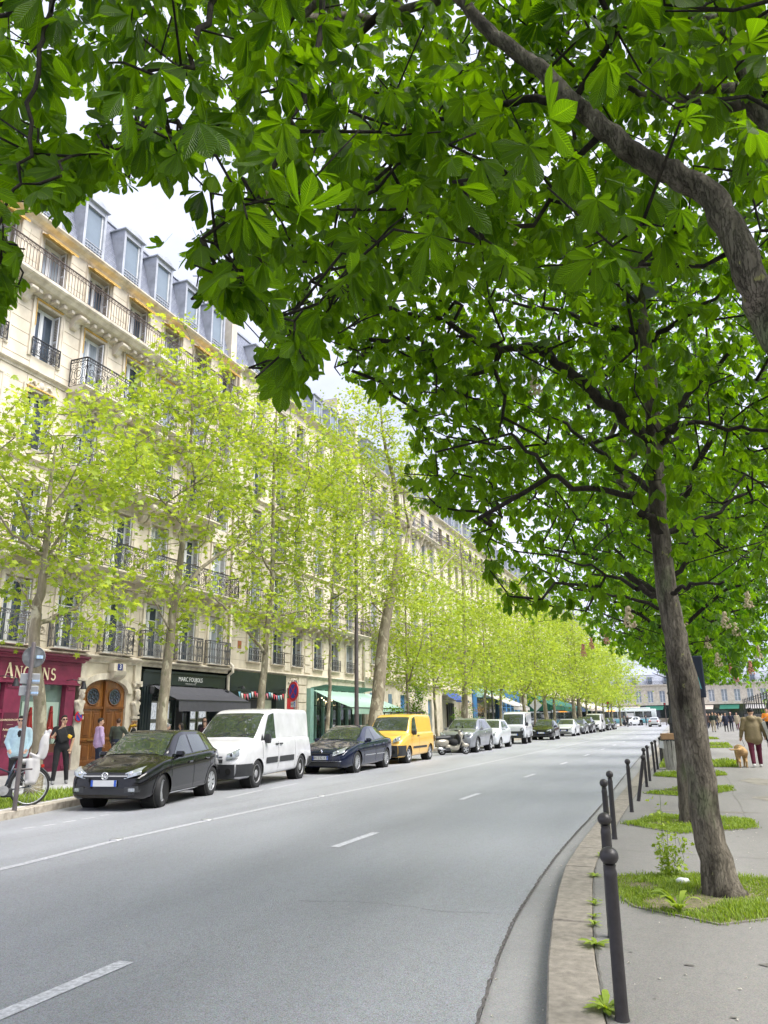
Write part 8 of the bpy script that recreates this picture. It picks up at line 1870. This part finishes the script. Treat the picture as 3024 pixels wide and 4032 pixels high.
m = MB(); m.tube([(1.10,26.42,.73),(1.15,26.3,.60),(1.25,26.1,.72),(1.17,26.03,1.02)], .006, 4); tag(m.build('dog_lead', M_IRON), 'thin dark dog lead from the hand to the collar', 'lead')
# ================================================================ street furniture
M_BOL = pbr('bollard_paint', (.040,.036,.038), .42, .15, var=.25, scale=14, bump=.1, bscale=60)
def bollard_mesh():
    m = MB(); m.lathe([(.036,0),(.034,.01),(.0315,.03),(.0305,.66),(.0325,.68),(.030,.695),(.026,.71),(.030,.725)], 20); m.lathe([(.046*sin(a), .768-.046*cos(a)) for a in np.linspace(.35, pi, 12)], 20, cap=False)
    return m.mesh('bollard', M_BOL, True, 45)
BM = bollard_mesh()
bl = [((-.51,4.55),'nearest ball topped dark bollard, cut by the bottom edge'),((-.70,6.1),'second nearest ball topped bollard'),((-1.03,9.3),'third bollard from the camera, in front of the fourth'),((-1.11,10.7),'fourth bollard from the camera, just right of the third'),((-1.12,13.7),'fifth bollard, standing alone'),((-1.13,15.44),'bent bollard tilting to the right'),((-1.15,18.5),'bollard half hidden behind the bent one'),((-1.17,20.15),'bollard just right of the bent one'),((-1.19,23.06),'first of two bollards left of the wooden bin'),((-1.18,24.55),'second of two bollards left of the wooden bin'),((-1.2,27.7),'bollard just past the wooden bin'),((-1.22,29.6),'bollard beside the ornate lamp base'),((-1.2,32.4),'farthest bollard in view')]
for k, ((x, y), lab) in enumerate(bl):
    o = link('bollard', BM, None, (x, y, .128)); tag(o, lab, 'bollard', 'bollards along the kerb'); o.rotation_euler = (R.uniform(-.012,.012), R.uniform(-.012,.012), R.uniform(0,6))
    if k == 5: o.rotation_euler = (0, .20, 0)
    if y < 8: o.scale = (1.08,1.08,1.0)
o = link('bollard', BM, None, (-17.6,20.95,.13)); o.scale = (1.3,1.3,1.1); tag(o, 'grey bollard beside the man in the lilac shirt', 'bollard')
# sign pole with sign backs beside the bicycle
M_POLE = pbr('pole_paint', (.10,.085,.085), .5, .2, var=.25, scale=8); M_ALU = pbr('sign_back', (.30,.31,.32), .5, .3, var=.12, scale=4); M_STK = pbr('sticker_blue', (.35,.50,.72), .5, var=.4, scale=20)
SP = thing('sign_pole', 'dark leaning pole with the grey backs of a round and two small signs', 'traffic sign', (-11.48,11.19,.13), radians(40)); SP.rotation_euler = (.0, .012, radians(40))
m = MB(); m.lathe([(.045,0),(.040,.05),(.038,2.95),(.030,2.97)], 14); m.build('post', M_POLE, SP, True, 40); m = MB(); m.bbox(-.10,.22,-.02,.06,.68,.71,.01); m.build('bracket', M_POLE, SP)
m = MB(); m.lathe([(.195,0),(.202,.012),(.195,.025),(.185,.012)], 32, (0,0,0), 'y', cap=False); m.lathe([(.19,.012),(0,.012)], 32, (0,0,0), 'y'); o = m.build('round_sign', M_ALU, SP, True, 40, loc=(.02,.05,2.70)); m = MB(); m.box(.05,.16,-.012,.0,-.03,.03); m.build('sticker', M_STK, o)
for z, w, h in ((2.30,.34,.19),(2.08,.33,.18)):
    m = MB(); m.bbox(-w/2,w/2,-.012,.012,-h/2,h/2,.012); o = m.build('small_sign', M_ALU, SP, loc=(.0,.05,z)); m = MB(); m.box(.04,.17,-.016,-.013,-.055,-.02); m.build('sticker', M_STK, o)
    m = MB(); m.bar((-.05,.0,z),(.05,.0,z),.04,.03); m.build('clamp', M_ALU, SP)
# no stopping sign
NS = thing('no_stopping_sign', 'round red and blue no stopping sign above a small white plaque', 'traffic sign', (-12.9,24.42,.13), radians(-30))
m = MB(); m.lathe([(.035,0),(.035,2.85)], 10); m.build('post', M_POLE, NS, True); m = MB(); m.lathe([(.325,-.012),(.325,.012)], 32, (0,-.05,2.47), 'y'); o = m.build('red_disc', MATS['sign_red'], NS)
m = MB(); m.lathe([(.24,-.016),(.24,-.012)], 32, (0,-.05,2.47), 'y'); m.build('blue_face', MATS['sign_blue'], NS)
for s in (-1, 1): m = MB(); m.bar((-.17*s,-.069-.001*s,2.30),(.17*s,-.069-.001*s,2.64),.004,.06,up=(0,-1,0)) if False else m.prism([(-.17*s-.03,2.30),(-.17*s+.03,2.28),(.17*s+.03,2.64),(.17*s-.03,2.66)], -.072-.0015*s, -.0665, 'y'); m.build('red_bar', MATS['sign_red'], NS)
m = MB(); m.bbox(-.15,.15,-.06,-.045,1.93,2.12,.008); m.build('plaque', M_PLATE, NS); lettering('SAUF', .085, M_INK, NS, (-.05,-.0625,2.03), (pi/2,0,0), ext=.001); m = MB(); m.box(.06,.14,-.064,-.06,1.95,2.10); m.build('blue_square', M_PBLUE, NS)
m = MB(); m.sphere((0,0,.085), .011, 6); m.bar((0,0,.07),(0,0,.03),.012); m.tube([(.03*cos(a), 0, .02+.03*sin(a)) for a in np.linspace(2.2, 6.0, 8)], .005, 4); m.build('wheelchair_symbol', M_WHITE, NS, loc=(.10,-.067,1.97))
# lamp posts
def lamp_plain():
    t = thing('lamp_post', 'tall dark street lamp in front of the green cafe', 'street lamp', (-12.9,29.85,.13)); m = MB(); m.lathe([(.16,0),(.15,.5),(.10,.9),(.085,2.5),(.075,9.0),(.05,9.3)], 14); m.build('post', M_POLE, t, True, 40)
    m = MB(); m.tube([(0,0,9.1),(.1,.6,9.9),(.3,1.6,10.3),(.5,2.6,10.2),(.6,3.3,10.05)], .03, 7); m.build('arm', M_POLE, t, True); m = MB(); m.lathe([(.08,.25),(.28,.12),(.34,0),(.30,-.02)], 16, (.6,3.4,9.85)); m.build('lamp_shade', pbr('lamp_grey', (.30,.30,.32), .5), t, True); m = MB(); m.lathe([(.28,0),(.2,-.13),(0,-.18)], 14, (.6,3.4,9.83)); m.build('lamp_bowl', pbr('lamp_bowl', (.55,.58,.60), .2, spec=.8), t, True); return t
lamp_plain()
def lamp_ornate(label, loc, h=5.6):
    t = thing('ornate_lamp', label, 'street lamp', loc); m = MB()
    m.lathe([(.30,0),(.30,.12),(.22,.18),(.20,.5),(.26,.56),(.24,.66),(.15,.75),(.13,1.15),(.19,1.22),(.17,1.32),(.09,1.45),(.07,2.2),(.10,2.26),(.065,2.34),(.05,h-.7),(.09,h-.62),(.04,h-.55)], 14); m.build('column', M_IRON, t, True, 50)
    m = MB(); m.lathe([(.06,0),(.15,.10),(.20,.42),(.21,.45)], 8, (0,0,h-.55), cap=False); m.build('lantern_glass', pbr('lantern_glass', (.50,.52,.50), .15, spec=.8), t); m = MB(); m.lathe([(.24,0),(.16,.12),(.06,.2),(.03,.32),(0,.36)], 8, (0,0,h-.10)); m.build('lantern_cap', M_IRON, t); m = MB(); m.bar((-.2,0,h-.62),(.2,0,h-.62),.03); m.build('ladder_bar', M_IRON, t); return t
lamp_ornate('ornate cast iron lamp on the shop side pavement', (-12.9,53.3,.13)); lamp_ornate('ornate cast iron lamp behind the wooden bin', (-.80,30.6,.13)); lamp_ornate('distant ornate lamp among the plane trunks', (-12.4,92.0,.13))
# bin with a cardboard box
M_WOOD = pbr('weathered_wood', (.42,.40,.36), .8, var=.3, scale=6, stretch=(4,4,.6), tint=(.30,.29,.26))
t = thing('litter_bin', 'tapered slatted wooden bin beside the dark trunk', 'bin', (-.74,24.6,.13))
m = MB(); m.lathe([(.19,.02),(.26,.80)], 12, cap=True); m.build('liner', M_DARK, t)
for k in range(14):
    a = 2*pi*k/14; m = MB(); m.bar((.205*cos(a),.205*sin(a),.0),(.275*cos(a),.275*sin(a),.80),.10,.02,up=(cos(a),sin(a),0)); m.build('slat', M_WOOD, t)
m = MB(); m.lathe([(.29,.78),(.29,.82),(.24,.82)], 16, cap=False); m.build('rim', M_IRON, t)
m = MB(); m.bbox(-.20,.20,-.15,.15,0,.17,.006); o = tag(m.build('cardboard_box', pbr('cardboard', (.42,.25,.13), .8, var=.15)), 'brown cardboard box lying on the wooden bin', 'box'); o.location = (-.80,24.55,.95); o.rotation_euler.z = .2
m = MB(); m.add([(0,0,0),(.16,.02,-.04),(.14,.03,-.24),(-.03,.02,-.20)], [(0,1,2,3)]); m.add([(0,.012,0),(.16,.032,-.04),(.14,.042,-.24),(-.03,.032,-.20)], [(3,2,1,0)]); o = tag(m.build('paper_bag', M_WHITE), 'white paper scrap hanging from the wooden bin', 'paper'); o.location = (-1.05,24.4,.93)
# dark sign panel behind the nearest trunk
t = thing('signal_panel', 'dark blue panel on a post behind the leaning chestnut trunk', 'sign', (.12,15,.13)); m = MB(); m.lathe([(.05,0),(.05,2.5)], 10); m.build('post', M_POLE, t); m = MB(); m.bbox(-.26,.09,-.16,-.06,1.78,2.50,.02); m.build('panel', pbr('panel_navy', (.012,.02,.04), .4), t); m = MB(); m.add([(-.06,-.162,1.98),(.03,-.162,1.92),(-.01,-.162,2.14)], [(0,1,2)]); m.build('teal_arrow', pbr('panel_teal', (.12,.42,.42), .5), t)
# traffic lights
for (x, y, lab) in ((-11.6,118.,'traffic light among the far plane trunks'),(-4.6,139.,'traffic light at the far right corner of the crossing')):
    t = thing('traffic_light', lab, 'traffic light', (x,y,.1)); m = MB(); m.lathe([(.08,0),(.06,3.6)], 10); m.build('post', M_POLE, t); m = MB(); m.bbox(-.18,.18,-.3,-.05,2.6,3.6,.04); m.build('head', M_PLAST, t)
    for k in range(3): m = MB(); m.disc((0,-.31,3.4-.32*k), .11, 'y', 12, .02); m.build('lens', [MATS['sign_red'], M_DARK, M_DARK][k], t)
# ---------------------------------------------------------------- bicycle with child seat
def bicycle():
    fr = Vector((-11.93,11.93,.13)); ax = Vector((-.69,-.72,0)).normalized(); t = thing('bicycle', 'dark bicycle with a pale child seat leaning beside the sign pole', 'bicycle', fr, atan2(ax.y, ax.x)); t.rotation_euler = (radians(4), 0, atan2(ax.y, ax.x))
    M_FR = pbr('bike_frame', (.030,.045,.075), .3, .3, var=.1, coat=.5); r = .335
    def wheel(x):
        m = MB(); m.tube([(r*cos(a), 0, r*sin(a)) for a in [2*pi*k/40 for k in range(40)]], .019, 6, closed=True); o = m.build('wheel', M_TYRE, t, True, loc=(x,0,r)); k = MB(); k.tube([(.305*cos(a), 0, .305*sin(a)) for a in [2*pi*k_/36 for k_ in range(36)]], .010, 5, closed=True); k.build('rim', M_ALLOY, o, True)
        s = MB()
        for i in range(28): a = 2*pi*i/28; s.tube([(.03*cos(a+.9*(-1)**i), .02*(-1)**i, .03*sin(a+.9*(-1)**i)), (.30*cos(a), 0, .30*sin(a))], .0022, 3)
        s.lathe([(.03,-.035),(.03,.035)], 10, (0,0,0), 'y'); tag(s.build('spokes', M_ALLOY, o), kind='stuff')
        g = MB(); g.tube([((r+.035)*cos(a), 0, (r+.035)*sin(a)) for a in np.linspace(-.1, 2.9, 18)], .022, 5); g.build('mudguard', M_PLAST, t, True, loc=(x,0,r)); return o
    wheel(0); wheel(1.1)
    fm = MB(); bb = (.44,0,.28); st = (.28,0,.80); hd = (.95,0,.86); hl = (.98,0,.70)
    for a, b, rr in ((bb,st,.018),(bb,hl,.020),((.32,0,.58),hd,.016),(hd,hl,.021),((0,.05,r),bb,.011),((0,-.05,r),bb,.011),((0,.05,r),(.30,.02,.66),.010),((0,-.05,r),(.30,-.02,.66),.010),(hl,(1.1,.05,r),.014),(hl,(1.1,-.05,r),.014),(hd,(.93,0,1.05),.014)): fm.tube([a, b], rr, 8)
    fm.build('frame', M_FR, t, True)
    m = MB(); m.tube([(.80,-.30,1.06),(.90,-.2,1.07),(.93,0,1.05),(.90,.2,1.07),(.80,.30,1.06)], .012, 6); m.build('handlebar', M_PLAST, t, True)
    m = MB(); m.sphere((.25,0,.86), 1, 12, sc=(.14,.075,.035)); m.tube([st, (.26,0,.85)], .014, 6); m.build('saddle', M_PLAST, t, True)
    m = MB(); m.lathe([(.09,-.004),(.09,.004)], 20, (bb[0],.06,bb[2]), 'y'); m.bar((bb[0],.07,bb[2]),(bb[0]+.10,.07,bb[2]-.14),.02); m.bar((bb[0],-.07,bb[2]),(bb[0]-.10,-.07,bb[2]+.14),.02); m.bbox(bb[0]+.05,bb[0]+.15,.07,.17,bb[2]-.155,bb[2]-.135,.006); m.bbox(bb[0]-.15,bb[0]-.05,-.17,-.07,bb[2]+.135,bb[2]+.155,.006); m.build('crankset', M_STEEL, t)
    m = MB(); m.bbox(-.10,.10,-.05,.05,.14,.30,.02); m.build('chain_case', M_PLAST, t, loc=(.38,.0,.02))
    m = MB(); m.tube([(-.14,-.06,.72),(.22,-.06,.72)], .008, 5); m.tube([(-.14,.06,.72),(.22,.06,.72)], .008, 5); m.tube([(-.02,.06,.34),(-.10,.06,.72)], .007, 5); m.tube([(-.02,-.06,.34),(-.10,-.06,.72)], .007, 5); m.build('rack', M_PLAST, t)
    M_SEAT = pbr('seat_grey', (.40,.39,.39), .55, var=.06)
    s = part('child_seat', t)
    P = [('cap', ((-.06,-.11,.80),(.16,-.11,.80),.05,.04),0,.03),('cap', ((-.06,.11,.80),(.16,.11,.80),.05,.04),0,.03),('cap', ((-.06,0,.79),(.14,0,.78),.045,.04),0,.03)]
    for y in (-.14, .14): P += [('cap', ((-.08,y,.80),(-.20,y,1.10),.045,.03),0,.03),('cap', ((-.20,y,1.10),(-.27,y*.75,1.34),.03,.028),0,.03),('cap', ((-.08,y,.78),(-.05,y*1.1,.42),.045,.05),0,.03),('cap', ((-.05,y*1.1,.42),(.06,y*1.1,.40),.05,.04),0,.02),('cap', ((.05,y,.80),(.0,y*1.1,.45),.04,.05),0,.03),('cap', ((-.10,y*1.15,.86),(.04,y*1.15,.93),.028,.022),0,.02)]
    P += [('cap', ((-.27,-.105,1.34),(-.27,.105,1.34),.03,.03),0,.03),('cap', ((-.14,-.12,.98),(-.14,.12,.98),.025,.025),0,.03),('cap', ((-.10,-.12,.86),(-.10,.12,.86),.025,.03),0,.03),('cap', ((-.245,-.11,1.22),(-.245,.11,1.22),.022,.022),0,.02)]
    for y in (-.15, .15): P += [('ell', ((-.03,y,.62),(.13,.035,.24)),0,.04), ('ell', ((-.19,y*.95,1.05),(.085,.03,.24)),0,.04)]
    P += [('ell', ((-.20,0,1.10),(.045,.15,.27)),0,.05)]
    V, F, lab = sdf_mesh(P, .014); link('shell', np_mesh('shell', V, [F], M_SEAT, True), s)
    m = MB(); m.tube([(-.20,-.06,1.18),(-.10,-.07,.95),(.0,-.04,.84)], .014, 5); m.tube([(-.20,.06,1.18),(-.10,.07,.95),(.0,.04,.84)], .014, 5); m.bbox(-.24,-.19,-.10,.10,.98,1.16,.02); m.build('harness', BLK, s, True)
    m = MB(); m.bbox(-.03,.03,-.03,.03,-.03,.03,.01); m.build('rear_light', M_TAIL, t, loc=(-.20,0,.70)); return t
bicycle()
# ---------------------------------------------------------------- scooter
def scooter():
    a = Vector((-11.0,35.3,0)); ax = Vector((.66,.74,0)).normalized(); t = thing('motor_scooter', 'champagne grey motor scooter parked at the kerb before the grey car', 'scooter', a, atan2(ax.y, ax.x)); M_S = paint('champagne_paint', (.36,.33,.27), .3, .3)
    for x in (.0, 1.28):
        ty, ri = cached(('wheel', .22, 'five'), lambda: wheel_mesh(.22, .11, 'five')); o = link('wheel', ty, t, (x,0,.22), (0,0,-pi/2)); link('rim', ri, o); 
    P = [('ell', ((.02,0,.56),(.36,.19,.17)),0,.05),('cap', ((.25,0,.36),(.80,0,.30),.12,.10),0,.05),('cap', ((.80,0,.32),(1.02,0,.86),.12,.13),0,.06),('cap', ((1.02,0,.86),(.98,0,1.02),.10,.07),0,.04),('ell', ((1.28,0,.40),(.20,.085,.10)),0,.04),('cap', ((1.05,0,.62),(1.24,0,.42),.06,.05),0,.04),('ell', ((.0,0,.45),(.20,.15,.12)),0,.05)]
    V, F, lab = sdf_mesh(P, .018); link('body', np_mesh('body', V, [F], M_S, True), t)
    P = [('cap', ((-.28,0,.75),(.40,0,.77),.09,.10),0,.05),('ell', ((.05,0,.76),(.38,.15,.06)),0,.05)]; V, F, lab = sdf_mesh(P, .02); link('seat', np_mesh('seat', V, [F], M_PLAST, True), t)
    m = MB(); m.tube([(.92,-.32,1.06),(.98,-.12,1.05),(1.0,0,1.04),(.98,.12,1.05),(.92,.32,1.06)], .022, 6); m.build('handlebar', M_PLAST, t, True); m = MB(); m.sphere((1.06,0,1.02), 1, 10, sc=(.09,.09,.08)); m.build('headlight', M_LAMP, t, True)
    P = [('ell', ((.86,0,.66),(.10,.24,.26)),0,.05),('ell', ((.62,0,.55),(.22,.22,.16)),0,.06)]; V, F, lab = sdf_mesh(P, .02); link('leg_cover', np_mesh('leg_cover', V, [F], BLK, True), t)
    m = MB(); m.tube([(.1,-.17,.26),(-.12,-.18,.28),(-.34,-.18,.33)], [.04,.06,.05], 8); m.build('exhaust', M_CHROME, t, True); m = MB(); m.bbox(-.40,-.36,-.08,.08,.62,.90,.01); m.build('back_rack', M_CHROME, t)
    for s in (-1, 1): m = MB(); m.tube([(.96,s*.2,1.06),(.98,s*.26,1.2)], .008, 4); m.lathe([(.055,-.006),(.055,.006)], 12, (.98,s*.27,1.23), 'x'); m.build('mirror', M_PLAST, t)
    m = MB(); m.bar((.42,-.1,.24),(.36,-.2,.0),.02); m.build('stand', M_IRON, t); m = MB(); m.bbox(.10,.4,-.12,.12,.16,.34,.03); m.build('engine', M_PLAST, t); return t
scooter()
# ---------------------------------------------------------------- park railing on the right
M_GOLD = pbr('gilded_iron', (.62,.42,.06), .35, .7, var=.2)
FE = thing('park_railing', 'tall black park railing with gilded tips on a low stone wall', 'fence', (7.8,40,.13))
m = MB(); m.bbox(-.25,.25,-75,110,0,.62,.03); m.build('low_wall', M_STONE2, FE); m = MB(); m.box(-.30,.30,-75,110,.62,.70); m.build('coping', M_TRIM, FE)
m = MB(); m.box(-.03,.03,-75,110,.70,1.55); m.build('lower_panel', M_IRON, FE); m = MB(); m.box(-.03,.03,-75,110,3.55,3.62); m.build('upper_rail', M_IRON, FE); m = MB(); m.box(-.03,.03,-75,110,3.85,3.92); m.build('top_rail', M_IRON, FE)
barm = MB().lathe([(.020,0),(.020,3.5)], 6).mesh('railing_bar', M_IRON, True); tipm = MB().lathe([(.028,0),(.05,.10),(.03,.18),(0,.42)], 6).mesh('gilded_tip', M_GOLD, True)
postm = MB().lathe([(.075,0),(.07,3.4),(.09,3.5),(.05,3.6)], 8).mesh('railing_post', M_IRON, True)
n = 0
for i in range(220):
    y = 8+i*.36
    if i % 11 == 0: link('railing_post', postm, FE, (0,y-40,.70))
    link('gilded_tip', tipm, FE, (0,y-40,3.92 if True else 0))
fb = MB()
for i in range(180): y = 8+220*.36+i*.4; fb.bar((0,y-40,.70),(0,y-40,4.1),.12) if y-40 < 110 and i % 11 == 0 else None
tag(fb.build('far_bars', M_IRON, FE), kind='stuff')
# trees of the park behind the railing: one far mass
def park_mass():
    C = []; rg = random.Random(77)
    for i in range(420): y = rg.uniform(-35, 150); x = rg.uniform(11, 20); C.append((x, y, rg.uniform(1.2, 13)*(1 if x > 13 else .75)))
    C = np.array(C); pos = np.repeat(C, 26, 0)+RN.normal(0, 1.0, (len(C)*26, 3)); n = len(pos); d = RN.normal(0, 1, (n, 3)); nr = RN.normal(0, .6, (n, 3))+np.array([-.4, 0, 1.])
    me = inst_mesh('park_trees', PL_T, pos, rots(d, nr), RN.uniform(.35, .8, n), np.clip(RN.normal(.5, .25, n), 0, 1), M_CHESF, smooth=False); return tag(link('park_trees', me), 'mass of park trees behind the railing', 'trees', kind='stuff')
park_mass()
h = MB()
# ---------------------------------------------------------------- planting at the shops
def shrub(label, loc, h, w, n, seed, mat=M_CHESF, pot=True, size=.12):
    rg = random.Random(seed); t = thing('potted_shrub', label, 'plant', loc, 0, 'shrubs in front of the shops'); C = np.array([(rg.gauss(0,w*.35), rg.gauss(0,w*.35), rg.uniform(.4, h)) for _ in range(40)])
    pos = np.repeat(C, n//40, 0)+RN.normal(0, .12, (40*(n//40), 3)); k = len(pos); me = inst_mesh('crown', PL_T, pos, rots(RN.normal(0,1,(k,3)), RN.normal(0,.5,(k,3))+np.array([0,0,1.])), size*RN.uniform(.5,1.2,k), np.clip(RN.normal(.5,.25,k),0,1), mat, smooth=False); link('crown', me, t)
    m = MB()
    for c in C[:12]: m.tube([(0,0,.3),tuple(c)], .012, 4)
    m.build('stem', M_BARKC, t)
    if pot: m = MB(); m.bbox(-.32,.32,-.3,.3,0,.42,.02); m.build('planter', pbr('terracotta_planter', (.30,.14,.08), .8, var=.2), t)
    return t
shrub('tall ivy clad column of leaves behind the scooter', (-13.3,38.6,.13), 3.4, .55, 1400, 1); shrub('leafy planter left of the ivy column', (-13.6,37.4,.13), 1.6, .9, 700, 2, M_PLANE); shrub('bushy green shrub at the planted shopfront', (-16.8,60.0,.13), 2.2, 1.3, 900, 3); shrub('brownish shrub at the planted shopfront', (-16.6,62.5,.13), 2.6, 1.4, 800, 4, leaf_mat('dry_leaf', (.20,.12,.05), (.38,.24,.10), .3)); shrub('shrub at the foot of the thin plane tree behind the yellow van', (-13.2,35.4,.13), 2.0, .6, 700, 6)
# climbing weed at the foot of the nearest trunk
rg = random.Random(9); t = thing('climbing_weed', 'tall leafy weed growing beside the nearest chestnut trunk', 'weed', (-.42,8.35,.13)); m = MB(); pos = []
for k in range(7):
    x, y, hh = rg.gauss(.05,.10), rg.gauss(0,.06), rg.uniform(.25,.75); P = [(x*.4,y,0),(x*.8,y,hh*.5),(x+rg.gauss(0,.03),y,hh)]; m.tube(P, .0022, 4)
    for i in range(40): u = rg.random(); pos.append((x*(.4+.6*u)+rg.gauss(0,.03), y+rg.gauss(0,.03), hh*u))
m.build('stem', M_GRASS, t); pos = np.array(pos); k = len(pos); link('leaves', inst_mesh('leaves', PL_T, pos, rots(RN.normal(0,1,(k,3)), RN.normal(0,.5,(k,3))+np.array([0,0,1.])), RN.uniform(.03,.07,k), np.clip(RN.normal(.6,.2,k),0,1), M_GRASS, smooth=False), t)
t = thing('dock_weed', 'dark broad leafed weed at the front edge of the near grass', 'weed', (-.28,7.0,.13)); o = link('leaves', rosette(22, .19, 31, 1.4), t)
me = MB(); me.sphere((0,0,.03), 1, 8, sc=(.05,.04,.03)); me.sphere((.04,.02,.03), 1, 7, sc=(.03,.03,.025)); o = tag(me.build('crumpled_tissue', M_WHITE, None, True), 'crumpled white tissue in the grass left of the trunk', 'litter'); o.location = (-.28,8.05,.135)
o2 = tag(link('crumpled_tissue', o.data), 'crumpled white tissue in the grass right of the trunk', 'litter'); o2.location = (.42,7.45,.135)
# pigeon in the chestnut
P = [('ell', ((0,0,0),(.07,.15,.08)),0,.03),('cap', ((0,.12,.03),(0,.17,.09),.04,.035),0,.03),('ell', ((0,.185,.105),(.03,.036,.03)),0,.02),('cap', ((0,.215,.10),(0,.24,.095),.010,.005),0,.01),('cap', ((0,-.13,-.01),(0,-.30,-.03),.045,.025),0,.03)]
V, F, lab = sdf_mesh(P, .010); o = link('pigeon', np_mesh('pigeon', V, [F], pbr('feather_grey', (.22,.23,.26), .7, var=.3, scale=12), True)); q = ypt(2555,1145,7.8); o.location = q; o.rotation_euler = (0,.2,-2.0); tag(o, 'grey wood pigeon perched high in the leaning chestnut', 'bird')
